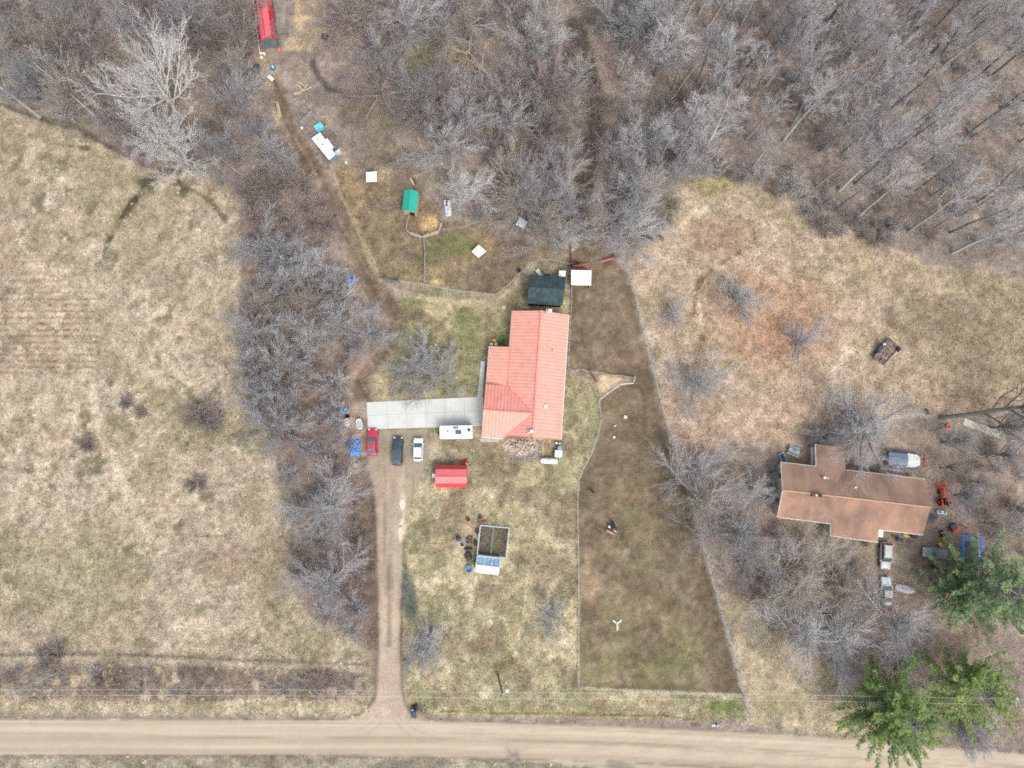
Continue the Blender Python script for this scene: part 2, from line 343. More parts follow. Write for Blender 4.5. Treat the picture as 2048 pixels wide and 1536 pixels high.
    mix((112, 130, 66), blob(1445, 1412, 42, 16, .5) * .8); mix((188, 172, 122), stroke([(870, 1425), (1000, 1428), (1200, 1432), (1330, 1436), (1420, 1444)], 8, 3, .2) * .6)
    mix((118, 98, 62), stroke([(880, 1423), (1000, 1427), (1200, 1430), (1330, 1432), (1390, 1440)], 3.5, 1.5, .12) * .7)
    mix((196, 186, 160), blob(868, 905, 30, 16) * .6 + blob(850, 955, 14, 40, .5, 15) * .6)
    mix((198, 168, 130), blob(940, 1060, 20, 24, .6) * .75); mix((206, 190, 158), blob(920, 1095, 24, 22, .7) * .7)
    mix((104, 112, 98), blob(818, 1195, 20, 62, .25, -6) * .95 + blob(808, 1150, 9, 60, .1) * .6); mix((96, 102, 92), blob(822, 1215, 12, 36, .2) * .6)
    # pasture
    a = area(PAST, 2.2, .04); mix((124, 109, 89), a); lowp = sstep(960, 1200, V); mix((130, 124, 95), a * lowp * .55)
    mix((106, 92, 74), a * sstep(.48, .62, m2) * .55); mix((136, 129, 94), a * sstep(.46, .64, mid) * (.25 + .5 * lowp)); mix((154, 136, 112), a * sstep(.56, .7, fbm(X, Y - 40, 4, 41)) * (.35 + .3 * lowp))
    mix((150, 134, 112), a * sstep(.62, .74, sml) * .4); mix((166, 142, 116), blob(1180, 1165, 30, 45, .6) * .8 * a + blob(1180, 1110, 14, 20) * .4 * a)
    mix((154, 134, 112), stroke([(1235, 600), (1262, 650), (1275, 730)], 12, 6, .5) * .6 + blob(1240, 730, 50, 20) * .4)
    mix((112, 118, 76), blob(1255, 1030, 26, 26, .6) * .5 + blob(1290, 1130, 40, 40, .7) * .3 + blob(1330, 1330, 70, 40, .7) * .35 + blob(1220, 1320, 40, 30, .7) * .35)
    mix((102, 86, 70), a * stroke([(1352, 905), (1400, 1070), (1440, 1220), (1484, 1388)], 60, 26, .4) * .6); mix((176, 152, 118), blob(1218, 830, 26, 16, .7) * .35 * a)
    mix((190, 184, 166), stroke([(1232, 518), (1247, 530), (1262, 560), (1285, 660), (1310, 760), (1330, 840), (1352, 905), (1378, 985), (1400, 1070), (1420, 1150), (1440, 1220), (1460, 1290), (1484, 1386), (1497, 1426)], 6, 2, .06) * .7)
    tri = area([(1198, 750), (1268, 758), (1262, 766), (1240, 770), (1198, 800)], 3, .08); mix((206, 184, 146), tri)
    mix((172, 168, 136), stroke([(1157, 1374), (1158, 1200), (1155, 1000), (1157, 962), (1165, 940), (1182, 908), (1196, 870), (1202, 838), (1198, 802)], 4, 2, .06) * .6)
    # clearing
    c = area(CLEAR, 14, .6); mix((188, 168, 142), c); mix((208, 190, 164), c * sstep(.52, .68, m2) * .7); mix((160, 146, 112), c * sstep(.52, .66, mid) * .55)
    mix((152, 136, 108), c * sstep(1700, 1950, U) * .7); mix((184, 150, 120), blob(1555, 650, 170, 120, .9) * .9 + blob(1480, 585, 85, 60, .9) * .6); mix((174, 134, 106), blob(1575, 675, 80, 60, .8) * .6)
    mix((160, 134, 108), blob(1440, 470, 80, 50, .8) * .7); mix((186, 154, 132), c * sstep(740, 860, V) * .45); mix((166, 146, 118), c * sstep(.58, .7, sml) * .5)
    mix((150, 146, 96), blob(1430, 370, 60, 30, .7) * .6 + blob(1350, 420, 30, 40) * .4)
    mix((138, 104, 78), stroke([(1478, 505), (1440, 528), (1400, 562), (1388, 590), (1390, 625), (1408, 680)], 7, 3, .35) * sstep(.36, .5, sml) * .75)
    mix((148, 116, 88), stroke([(1500, 610), (1490, 680), (1480, 700)], 6, 3, .3) * .5 + stroke([(1405, 600), (1420, 680), (1425, 720)], 5, 3, .3) * .45)
    mix((128, 116, 92), blob(1840, 640, 90, 60, 1) * .5 * c + blob(1640, 870, 70, 24) * .5)
    mix((110, 94, 76), stroke([(1275, 740), (1300, 800)], 24, 8, .3) * .5)
    # drive and road
    d = area(DRIVE, 5, .2); mix((172, 153, 130), d); st = fbm(U / 5.5, V / 130, 1, 51)
    mix((184, 168, 146), d * sstep(.48, .64, st) * .5); mix((128, 112, 94), d * sstep(.56, .7, fbm(U / 5 + 30, V / 90, 1, 52)) * .4); mix((148, 146, 122), d * sstep(960, 900, V) * sstep(.4, .6, mid) * .6)
    mix((196, 182, 160), stroke([(768, 1420), (766, 1300), (764, 1100), (762, 1000)], 7, 3, .15) * .5 + stroke([(790, 1420), (790, 1300), (790, 1100), (792, 1000), (806, 950)], 7, 3, .15) * .5)
    low = d * sstep(1150, 1260, V); mix((196, 176, 152), low * .75); mix((176, 158, 138), low * sstep(.5, .7, st) * .5)
    lb, rb2 = [(752, 1150), (754, 1250), (754, 1340), (750, 1392), (738, 1414), (716, 1430), (690, 1438), (560, 1440)], [(803, 1200), (802, 1300), (804, 1380), (811, 1408), (822, 1424), (832, 1434)]
    mix((104, 94, 82), stroke(lb, 6, 3, .15) * .75 + stroke(rb2, 6, 3, .15) * .7)
    mix((122, 108, 94), area([(722, 1150), (752, 1150), (754, 1330), (748, 1380), (738, 1330)], 6, .3) * .7); mix((156, 148, 112), stroke([(736, 1310), (742, 1385)], 12, 5, .4) * .5)
    mix((120, 104, 86), stroke([(779, 1110), (778, 1290)], 7, 4, .3) * .65)
    mix((220, 204, 176), blob(805, 1003, 9, 22, .25, 5) * .95 + blob(802, 1062, 10, 28, .2) * .9 + blob(806, 1035, 3.5, 20, .1, 10) * .8)
    r = area(ROAD, 3.0, .14); off = np.interp(U, [0, 850, 1250, 1700, 2048], [0, 2, 14, 36, 62]); vv = V - off
    mix((188, 170, 146), r); l1 = vnoise(U / 700, vv / 2.2, 1, 153); l2 = vnoise(U / 420, vv / 5.0, 1, 154); l3 = vnoise(U / 240, vv / 1.5, 1, 155)
    mix((206, 192, 168), r * sstep(.45, .8, l2) * .6); mix((162, 148, 126), r * sstep(.55, .85, l1) * .45); mix((170, 156, 134), r * sstep(.6, .9, l3) * .35)
    mix((150, 132, 110), r * np.exp(-((vv - 1474) / 3.2) ** 2) * .6 * sstep(.25, .6, vnoise(U / 120, vv / 9, 1, 156))); mix((156, 140, 118), r * np.exp(-((vv - 1481) / 2) ** 2) * .4 * sstep(.3, .6, vnoise(U / 160, vv / 9, 1, 157)))
    mix((160, 144, 120), r * np.exp(-((vv - 1504) / 3) ** 2) * .5); mix((212, 200, 176), r * np.exp(-((vv - 1457) / 7) ** 2) * .4 + r * np.exp(-((vv - 1491) / 6) ** 2) * .35)
    tr = r * (1 - sstep(60, 110, np.abs(U - 775))); ra = np.sqrt((U - 700) ** 2 + (V - 1400) ** 2); rb_ = np.sqrt((U - 870) ** 2 + (V - 1395) ** 2); mix((160, 144, 122), tr * (np.exp(-((ra - 62) / 1.8) ** 2) + np.exp(-((ra - 76) / 1.8) ** 2) + np.exp(-((rb_ - 76) / 1.8) ** 2) + np.exp(-((rb_ - 92) / 1.8) ** 2)) * .4)
    for ye, cc in ((1438, (126, 116, 100)), (1512, (118, 110, 94))):
        mix(cc, np.exp(-((V - off - ye) / 3.2) ** 2) * .65 * sstep(.3, .55, fbm(X, Y, 2.5, 57)) * (1 - d))
    mix((150, 144, 132), np.exp(-((V - off - 1433) / 3.0) ** 2) * .5 * (1 - d)); mix((172, 166, 144), sstep(1514, 1519, V - off) * .7); mix((130, 122, 104), sstep(1514, 1519, V - off) * sstep(.5, .65, mid) * .7)
    mix((186, 176, 144), np.exp(-((V - off - 1420) / 9) ** 2) * .55 * (1 - d) * (U < 740))
    # speckle of tussocks
    C = C * (1 + (.34 * w3 + .3 * w2) * (1 - .9 * np.clip(r + .7 * d, 0, 1)))[..., None]
    C = C + (C.mean(-1, keepdims=True) - C) * .12
    return alb(np.clip(C, 20, 240)), r, d, t, a
def ground_material(name, bump=.5, spk=1.0):
    m = bpy.data.materials.new(name); m.use_nodes = True; t = m.node_tree; b = t.nodes['Principled BSDF']
    b.inputs['Roughness'].default_value = .95; b.inputs['Specular IOR Level'].default_value = .1
    at = t.nodes.new('ShaderNodeAttribute'); at.attribute_name = 'soil'
    tc = t.nodes.new('ShaderNodeTexCoord')
    def noise(scale, detail, lo, hi, p0=.3, p1=.7, ty='n'):
        n = t.nodes.new('ShaderNodeTexNoise'); n.inputs['Scale'].default_value = scale; n.inputs['Detail'].default_value = detail; n.inputs['Roughness'].default_value = .7
        t.links.new(tc.outputs['Object'], n.inputs['Vector'])
        mr = t.nodes.new('ShaderNodeMapRange'); mr.inputs['From Min'].default_value = p0; mr.inputs['From Max'].default_value = p1
        mr.inputs['To Min'].default_value = lo; mr.inputs['To Max'].default_value = hi; t.links.new(n.outputs['Fac'], mr.inputs['Value']); return n, mr
    n1, r1 = noise(7, 4, 1 - .55 * spk, 1 + .55 * spk); n2, r2 = noise(1.4, 4, 1 - .16 * spk, 1 + .16 * spk)
    mu = t.nodes.new('ShaderNodeMath'); mu.operation = 'MULTIPLY'; t.links.new(r1.outputs[0], mu.inputs[0]); t.links.new(r2.outputs[0], mu.inputs[1])
    sc1 = t.nodes.new('ShaderNodeVectorMath'); sc1.operation = 'SCALE'; t.links.new(at.outputs['Color'], sc1.inputs[0]); t.links.new(mu.outputs[0], sc1.inputs['Scale'])
    n3, r3 = noise(3.0, 3, 0, 1, .42, .6); mx = t.nodes.new('ShaderNodeMixRGB'); mx.blend_type = 'MULTIPLY'
    mx.inputs['Color2'].default_value = (1.0, .86, .74, 1) ; fc = t.nodes.new('ShaderNodeMath'); fc.operation = 'MULTIPLY'; fc.inputs[1].default_value = .6 * spk
    t.links.new(r3.outputs[0], fc.inputs[0]); t.links.new(fc.outputs[0], mx.inputs['Fac']); t.links.new(sc1.outputs[0], mx.inputs['Color1'])
    t.links.new(mx.outputs[0], b.inputs['Base Color'])
    bp = t.nodes.new('ShaderNodeBump'); bp.inputs['Strength'].default_value = bump; bp.inputs['Distance'].default_value = .12
    t.links.new(n1.outputs['Fac'], bp.inputs['Height']); t.links.new(bp.outputs[0], b.inputs['Normal'])
    return m
def np_mesh(name, verts, faces, m, colours=None, attr='soil', smooth=False):
    me = bpy.data.meshes.new(name); nv = len(verts); nf, k = faces.shape
    me.vertices.add(nv); me.vertices.foreach_set('co', np.ascontiguousarray(verts, np.float32).ravel())
    me.loops.add(nf * k); me.loops.foreach_set('vertex_index', np.ascontiguousarray(faces, np.int32).ravel())
    me.polygons.add(nf); me.polygons.foreach_set('loop_start', np.arange(0, nf * k, k, dtype=np.int32))
    if colours is not None:
        ca = me.attributes.new(attr, 'FLOAT_COLOR', 'POINT'); c = np.ones((nv, 4), np.float32); c[:, :3] = colours; ca.data.foreach_set('color', c.ravel())
    me.materials.append(m); me.update(calc_edges=True)
    if smooth: me.shade_smooth()
    o = bpy.data.objects.new(name, me); COL.objects.link(o); return o
STEP = .33
gx = np.arange(-112, 112.01, STEP); gy = np.arange(-62, 104.01, STEP); GX, GY = np.meshgrid(gx, gy, indexing='ij')
GC, mR, mD, mT, mP = ground_colour(GX, GY)
GZ = (fbm(GX, GY, 12, 71) - .5) * .25 + (fbm(GX, GY, 1.5, 72, 2) - .5) * .10
GZ = GZ * (1 - .9 * np.clip(mR + mD, 0, 1)); GZ -= GZ.max() + .005
NXg, NYg = GX.shape; idx = np.arange(NXg * NYg).reshape(NXg, NYg)
quads = np.stack([idx[:-1, :-1], idx[1:, :-1], idx[1:, 1:], idx[:-1, 1:]], -1).reshape(-1, 4)
M_GROUND = ground_material('grass_and_soil'); M_ROAD = ground_material('packed_gravel', .15, .22); M_MUD = ground_material('trodden_mud', .5, 1.0)
gverts = np.stack([GX, GY, GZ], -1).reshape(-1, 3); gcol = GC.reshape(-1, 3)
ground = np_mesh('ground', gverts, quads, M_GROUND, gcol, smooth=True); tag(ground, kind='structure')
def patch(name, mask, m, thr=.5, lift=.006):
    qm = mask.reshape(-1)[quads].mean(1) > thr; q = quads[qm]; used = np.unique(q); rem = np.full(len(gverts), -1); rem[used] = np.arange(len(used))
    vv = gverts[used].copy(); vv[:, 2] += lift
    return tag(np_mesh(name, vv, rem[q], m, gcol[used], smooth=True), kind='structure')
patch('gravel_road', mR, M_ROAD, .4); patch('driveway', mD * (1 - (mR > .4)), M_ROAD, .4, .009); patch('dirt_track', mT, M_MUD, .4); patch('pasture', mP, M_MUD, .5, .004)
# the land beyond, out to the horizon
ring = MB(); x0, x1, y0, y1 = gx[0], gx[-1], gy[0], gy[-1]; F = 1500
for q in (((-F, -F), (F, -F), (F, y0), (-F, y0)), ((-F, y1), (F, y1), (F, F), (-F, F)), ((-F, y0), (x0, y0), (x0, y1), (-F, y1)), ((x1, y0), (F, y0), (F, y1), (x1, y1))):
    ring.quad(*[(a, b, -.12) for a, b in q])
tag(ring.build('far_ground', mat('far_grass', (158, 146, 122), .95, 0, .25, .05)), kind='structure')
def ground_z(x, y):
    i = int((x - gx[0]) / STEP); j = int((y - gy[0]) / STEP)
    return float(GZ[min(max(i, 0), NXg - 1), min(max(j, 0), NYg - 1)])
# ------------------------------------------------------------------ grass tufts and leaf litter: small blades and leaves lying on the ground
def scatter(name, n, region, size, lift, vary, seed, cmul=(1, 1, 1), pal=None, tall=.12):
    g = np.random.default_rng(seed); U = g.uniform(-40, 2090, n); V = g.uniform(-40, 1580, n)
    dx = (U - 1024) / FPX; dy = -(V - 768) / FPX; dyy = dy * _ct + _st; dz = dy * _st - _ct; k = -HC / dz; X = dx * k; Y = dyy * k
    col, r, d, t, a = ground_colour(X, Y)
    keep = region(U, V, X, Y, r, d, t, a, g); X, Y, col = X[keep], Y[keep], col[keep]; n = len(X)
    zi = GZ[np.clip(((X - gx[0]) / STEP).astype(int), 0, NXg - 1), np.clip(((Y - gy[0]) / STEP).astype(int), 0, NYg - 1)]
    th = g.uniform(0, 2 * np.pi, n); L = g.uniform(*size, n); W = L * g.uniform(.18, .45, n); c, s = np.cos(th), np.sin(th)
    v = np.empty((n, 3, 3)); hz = g.uniform(0, tall, n)
    v[:, 0] = np.stack([X - s * W, Y + c * W, zi + lift], -1); v[:, 1] = np.stack([X + s * W, Y - c * W, zi + lift], -1)
    v[:, 2] = np.stack([X + c * L, Y + s * L, zi + lift + hz], -1)
    if pal is not None:
        pc = np.array([alb(q) for q in pal])[g.integers(0, len(pal), n)]; col = col * .45 + pc * .55
    col = np.clip(col * g.uniform(1 - vary, 1 + vary, n)[:, None] * np.array(cmul), 0, .8)
    vc = np.repeat(col, 3, 0)
    m = bpy.data.materials.get('blade') or None
    if m is None:
        m = bpy.data.materials.new('blade'); m.use_nodes = True; tt = m.node_tree; bb = tt.nodes['Principled BSDF']; bb.inputs['Roughness'].default_value = .9; bb.inputs['Specular IOR Level'].default_value = .1
        at = tt.nodes.new('ShaderNodeAttribute'); at.attribute_name = 'soil'; tt.links.new(at.outputs['Color'], bb.inputs['Base Color'])
    return tag(np_mesh(name, v.reshape(-1, 3), np.arange(n * 3).reshape(-1, 3), m, vc), kind='stuff')
def in_poly(U, V, p): return poly_sd(U, V, p) > 0
def _wood(U, V): return ~(in_poly(U, V, WFIELD) | in_poly(U, V, LAWN) | in_poly(U, V, NLAWN) | in_poly(U, V, PADD) | in_poly(U, V, PAST) | in_poly(U, V, ROAD))
tag(scatter('grass', 520000, lambda U, V, X, Y, r, d, t, a, g: (r < .15) & (d < .3) & (t < .5) & (a < .5) & ~(_wood(U, V) & ~in_poly(U, V, CLEAR) & (g.random(len(U)) < .75)), (.12, .38), .01, .55, 81), 'dry and green grass tufts over lawns and fields', 'grass')
tag(scatter('short_grass', 190000, lambda U, V, X, Y, r, d, t, a, g: (a > .6) | (in_poly(U, V, PADD)), (.06, .24), .014, .5, 82, tall=.03, pal=[(150, 134, 110), (118, 102, 84), (134, 126, 94), (98, 84, 70), (164, 150, 120)]), 'trodden grass and hay scraps in the pastures', 'grass')
tag(scatter('fallen_leaves', 260000, lambda U, V, X, Y, r, d, t, a, g: _wood(U, V) & (t < .5) & (line_d(U, V, [(1150, 50), (1172, 110), (1188, 190), (1188, 260), (1172, 330), (1160, 430), (1175, 470)]) > 19) & (line_d(U, V, [(1170, 38), (1230, 55), (1262, 40), (1310, 15)]) > 9) & (line_d(U, V, [(1500, 120), (1440, 145), (1400, 190), (1350, 215)]) > 13) & (line_d(U, V, [(1740, 22), (1757, 52), (1790, 64), (1832, 50), (1845, 0)]) > 7), (.08, .24), .012, .38, 83, pal=[(176, 152, 132), (150, 120, 98), (120, 98, 84), (196, 176, 158), (140, 124, 112), (96, 84, 76)], tall=.05), 'brown leaf litter on the woodland floor', 'leaves')

def tufts(name, label, n, region, rad, pal, seed, nb=7, up=.12):
    g = np.random.default_rng(seed); U = g.uniform(-40, 2090, n); V = g.uniform(-40, 1580, n); dx = (U - 1024) / FPX; dy = -(V - 768) / FPX; dyy = dy * _ct + _st; dz = dy * _st - _ct; k = -HC / dz; X = dx * k; Y = dyy * k
    keep = region(U, V, X, Y, g); X, Y = X[keep], Y[keep]; n = len(X); zi = GZ[np.clip(((X - gx[0]) / STEP).astype(int), 0, NXg - 1), np.clip(((Y - gy[0]) / STEP).astype(int), 0, NYg - 1)]
    R_ = g.uniform(*rad, n); pc = np.array([alb(q) for q in pal])[g.integers(0, len(pal), n)] * g.uniform(.75, 1.2, n)[:, None]; VV = []; CC = []
    for j in range(nb):
        th = g.uniform(0, 6.283, n); L = R_ * g.uniform(.5, 1, n); w_ = L * .13 + .01; c, s = np.cos(th), np.sin(th); ox, oy = g.normal(0, .12, n) * R_, g.normal(0, .12, n) * R_
        v = np.empty((n, 3, 3)); v[:, 0] = np.stack([X + ox - s * w_, Y + oy + c * w_, zi + .02], -1); v[:, 1] = np.stack([X + ox + s * w_, Y + oy - c * w_, zi + .02], -1); v[:, 2] = np.stack([X + ox + c * L, Y + oy + s * L, zi + .03 + up * g.random(n)], -1)
        VV.append(v.reshape(-1, 3)); CC.append(np.repeat(np.clip(pc * g.uniform(.85, 1.2, n)[:, None], 0, .85), 3, 0))
    VV = np.concatenate(VV); CC = np.concatenate(CC); return tag(np_mesh(name, VV, np.arange(len(VV)).reshape(-1, 3), bpy.data.materials['blade'], CC), label, 'weeds', kind='stuff')
def _open(U, V): return in_poly(U, V, WFIELD) | in_poly(U, V, CLEAR) | (in_poly(U, V, LAWN) & (np.sin(U * 3.1) > .4))
tufts('straw_tussocks', 'pale straw tussocks scattered over the dry fields', 18000, lambda U, V, X, Y, g: _open(U, V) & (fbm(X, Y, 4, 201) > g.uniform(.35, .7, len(U))) & ~in_poly(U, V, DRIVE), (.15, .45), [(204, 190, 162), (192, 178, 148), (212, 198, 172), (182, 168, 134)], 301)
tufts('dark_weeds', 'small dark weeds and bare spots over the dry fields', 15000, lambda U, V, X, Y, g: _open(U, V) & (fbm(X, Y, 6, 202) > g.uniform(.4, .75, len(U))), (.1, .35), [(120, 112, 84), (134, 122, 96), (108, 100, 80), (128, 126, 88)], 302)
tufts('roadside_tussocks', 'straw tussocks along the brushy lower field edge', 5200, lambda U, V, X, Y, g: (V > 1325) & (V < 1436) & (U < 735) & (fbm(X, Y, 2.5, 203) > .5) | ((V > 1514) & ~in_poly(U, V, ROAD) & (g.random(len(U)) < .5)), (.3, .75), [(212, 196, 160), (200, 184, 146), (190, 172, 136)], 303, 11, .3)
tufts('hoof_marks', 'dark hoof churned specks over the brown pastures', 30000, lambda U, V, X, Y, g: (in_poly(U, V, PAST) | in_poly(U, V, PADD) | in_poly(U, V, TRACK)) & (fbm(X, Y, 3, 204) > g.uniform(.3, .65, len(U))), (.06, .2), [(92, 80, 66), (104, 92, 76), (84, 74, 62), (152, 138, 116)], 304, 4, .02)
# ------------------------------------------------------------------ buildings
def loc3(base, p): return Vector((p.x - base.x, p.y - base.y, p.z))
SALMON = (236, 168, 148)
# ---- main house with the salmon metal roof
ZE, ZR = 3.0, 4.8
NE, SE = P(1138, 629.7, ZE), P(1117, 879, ZE); NWm, SWm = P(1024.4, 621.5, ZE), P(1011, 872.5, ZE)
hb = P(1060, 760); hb.z = 0
sdir = ((SE - NE) + (SWm - NWm)).normalized(); wdir = Vector((sdir.y, -sdir.x, 0))
if wdir.x > 0: wdir = -wdir
L_ = (SE - NE).length; W_ = (NWm - NE).dot(wdir)
def H(s, w_, z): q = NE + sdir * s + wdir * w_; return Vector((q.x - hb.x, q.y - hb.y, z))
Wg = (P(978, 691, ZE) - NE).dot(wdir) ; sW = (P(978, 691, ZE) - NE).dot(sdir); sG = (P(972, 767, ZE) - NE).dot(sdir) + .1; sS = (P(964.5, 874.4, ZE) - NE).dot(sdir); Wg = (P(970, 790, ZE) - NE).dot(wdir)
house = thing('house', 'long house with salmon pink metal roof at the end of the concrete slab', 'house', (hb.x, hb.y, 0))
M_SAL_E = mat_seam('salmon_roof', SALMON, sdir, .62, (186, 100, 92), .1)
M_SAL_S = mat_seam('salmon_gable_roof', (236, 161, 142), wdir, .62, (180, 96, 88), .1)
M_TRIMS = mat('salmon_trim', (244, 150, 136), .5)
M_SIDE = mat('tan_siding', (188, 176, 158), .8, 0, .08, 8); M_WHITE = mat('white_paint', (236, 236, 232), .5, 0, .04, 2); M_DARK = mat('black_rubber', (36, 37, 40), .6, 0, .2, 4)
M_GLASS = mat_glass('window_glass'); M_GREYM = mat('grey_metal', (150, 152, 152), .45, .3, .12, 4); M_WOOD = mat('weathered_wood', (158, 140, 118), .9, 0, .2, 6)
r = MB(); r.slab([H(0, 0, ZE), H(0, W_ / 2, ZR), H(L_, W_ / 2, ZR), H(L_, 0, ZE)]); r.build('roof', M_SAL_E, house)
sc_ = (sG + sS) / 2; hw = (sS - sG) / 2
r = MB(); r.slab([H(0, W_ / 2 + .002, ZR), H(0, W_, ZE), H(sG, W_, ZE), H(sc_, W_ / 2 + .002, ZR)]); r.slab([H(sc_, W_ / 2 + .002, ZR), H(sS, W_, ZE), H(L_, W_, ZE), H(L_, W_ / 2 + .002, ZR)]); r.build('roof', M_SAL_E, house)
r = MB(); r.slab([H(sc_, W_ / 2 + .01, ZR), H(sG, W_ + .003, ZE), H(sG, Wg, ZE), H(sc_, Wg, ZR)]); r.slab([H(sc_ + .002, Wg, ZR), H(sS, Wg, ZE), H(sS, W_ + .003, ZE), H(sc_ + .002, W_ / 2 + .01, ZR)]); r.build('gable_roof', M_SAL_S, house)
r = MB(); r.slab([H(sW, W_ - .25, ZE + .1), H(sW, Wg - .1, ZE - .75), H(sG - .03, Wg - .1, ZE - .75), H(sG - .03, W_ - .25, ZE + .1)]); r.build('porch_roof', M_SAL_E, house)
rc = MB()
rc.tube([H(-.05, W_ / 2, ZR + .02), H(L_ + .05, W_ / 2, ZR + .02)], .16, 6); rc.tube([H(sc_, W_ / 2, ZR + .02), H(sc_, Wg, ZR + .02)], .14, 6)
rc.tube([H(sG, W_, ZE + .04), H(sc_, W_ / 2 + .1, ZR)], .09, 5); rc.tube([H(sS, W_, ZE + .04), H(sc_, W_ / 2 + .1, ZR)], .09, 5); rc.tube([H(sW, W_ - .2, ZE + .14), H(sG, W_ - .2, ZE + .14)], .1, 5)
rc.build('ridge_cap', M_TRIMS, house)
for a, b in ((H(0, 0, ZE - .1), H(L_, 0, ZE - .1)), (H(sW, Wg - .05, ZE - .85), H(sG, Wg - .05, ZE - .85)), (H(sS, Wg, ZE - .12), H(sS, W_, ZE - .12)), (H(0, W_, ZE - .12), H(sW, W_, ZE - .12))): MB().tube([a, b], .09, 4).build('gutter', M_WHITE, house)
wl = MB(); i = .45
wl.prism([tuple(H(i, i, 0)[:2]), tuple(H(i, W_ - i, 0)[:2]), tuple(H(L_ - i, W_ - i, 0)[:2]), tuple(H(L_ - i, i, 0)[:2])], -.2, ZE - .16)
wl.prism([tuple(H(sW + i, W_ - i, 0)[:2]), tuple(H(sW + i, Wg - 1.3, 0)[:2]), tuple(H(sG + i, Wg - 1.3, 0)[:2]), tuple(H(sG + i, W_ - i, 0)[:2])], -.2, ZE - .55)
wl.prism([tuple(H(sG + i, W_ - i - .01, 0)[:2]), tuple(H(sG + i, Wg - i, 0)[:2]), tuple(H(sS - i, Wg - i, 0)[:2]), tuple(H(sS - i, W_ - i - .01, 0)[:2])], -.2, ZE - .16)
for s0 in (i, L_ - i): wl.quad(H(s0, i, ZE - .16), H(s0, W_ - i, ZE - .16), H(s0, W_ / 2, ZR - .2))
wl.quad(H(sG + i, Wg - i, ZE - .16), H(sS - i, Wg - i, ZE - .16), H(sc_, Wg - i, ZR - .2))
wl.build('wall', M_SIDE, house)
for (u, v, sz, h) in ((1098, 622.5, .9, .7), (1061, 863, .85, .75)):
    q = P(u, v, 4.6); ch = MB().box(q.x - hb.x, q.y - hb.y, 4.3, sz + .15, sz * .75, 1.6); c = ch.build('chimney', mat('brick_pale', (206, 196, 188), .9, 0, .15, 10), house)
    MB().box(q.x - hb.x + .12, q.y - hb.y, 5.14, sz * .7, sz * .5, .1).build('chimney_cap', M_WHITE, c); MB().tube([(q.x - hb.x - .22, q.y - hb.y, 5.05), (q.x - hb.x - .22, q.y - hb.y, 5.32)], .13, 8).build('flue', M_DARK, c)
q = P(1091, 813, 4.3); MB().box(q.x - hb.x, q.y - hb.y, 4.2, .62, .62, .5).build('roof_vent', M_WHITE, house)
q = P(1105, 699.5, 4.2); MB().tube([(q.x - hb.x, q.y - hb.y, 3.9), (q.x - hb.x, q.y - hb.y, 4.45)], .09, 8).build('vent_pipe', M_DARK, house)
def wall_window(parent, p, along, out, z0, wdt, hgt):
    """p: world centre on the wall, base frame of parent removed by the caller"""
    f = MB(); a = along * (wdt / 2); o_ = out * .04
    f.quad(p - a + o_ + Vector((0, 0, z0)), p + a + o_ + Vector((0, 0, z0)), p + a + o_ + Vector((0, 0, z0 + hgt)), p - a + o_ + Vector((0, 0, z0 + hgt)))
    w_ = f.build('window', M_WHITE, parent); a = along * (wdt / 2 - .08); o_ = out * .06
    MB().quad(p - a + o_ + Vector((0, 0, z0 + .08)), p + a + o_ + Vector((0, 0, z0 + .08)), p + a + o_ + Vector((0, 0, z0 + hgt - .08)), p - a + o_ + Vector((0, 0, z0 + hgt - .08))).build('pane', M_GLASS, w_)
for s0 in (3, 7.5, 13, 18): wall_window(house, H(s0, i, 0), sdir, -wdir, 1.0, 1.3, 1.2)
for s0 in (2.5, 5): wall_window(house, H(s0, W_ - i, 0), sdir, wdir, 1.0, 1.2, 1.2)
for w0 in (2.5, 7): wall_window(house, H(L_ - i, w0, 0), wdir, sdir, 1.0, 1.2, 1.2)
gd = H(sc_, Wg - i, 0); g = MB(); a = sdir * 2.4; g.quad(gd - a + wdir * .04, gd + a + wdir * .04, gd + a + wdir * .04 + Vector((0, 0, 2.2)), gd - a + wdir * .04 + Vector((0, 0, 2.2))); g.build('garage_door', M_WHITE, house)
wood = mat('split_wood', (222, 202, 184), .9, 0, .35, 1.5); wood2 = mat('bark_wood', (128, 108, 94), .9, 0, .3, 2)
def heap(name, label, cu, cv, rx, ry, n, seed, h=1.0, kind='stuff', Lr=(.3, .9), m=None):
    rd = random.Random(seed); b = MB(); c = P(cu, cv); gz = ground_z(c.x, c.y)
    for k in range(n):
        t = rd.random() * 6.283; q = math.sqrt(rd.random()); x = c.x + math.cos(t) * q * rx; y = c.y + math.sin(t) * q * ry; z = gz + .06 + h * (1 - q) * rd.random()
        th = rd.random() * 6.283; l = rd.uniform(*Lr) / 2; tl = rd.uniform(-.3, .3); d = Vector((math.cos(th), math.sin(th), tl)) * l
        b.tube([Vector((x, y, z)) - d, Vector((x, y, z)) + d], rd.uniform(.05, .1), 4)
    return tag(b.build(name, m or wood), label, name.replace('_', ' '), kind=kind)
heap('firewood_heap', 'loose heap of split firewood against the south wall of the salmon house', 1042, 892, 3.2, 1.9, 520, 3, 1.3)
heap('firewood_bark', 'grey bark and kindling strewn over the firewood heap', 1046, 896, 3.5, 2.1, 170, 4, .7, Lr=(.5, 1.4), m=mat('grey_stick', (160, 152, 148), .9, 0, .25, 2))
heap('brush_pile', 'pile of cut logs and brush below the leaning trees', 1026, 499, 2.6, 1.6, 150, 5, .8, Lr=(.5, 1.6), m=mat('old_log', (158, 142, 126), .9, 0, .3, 2))
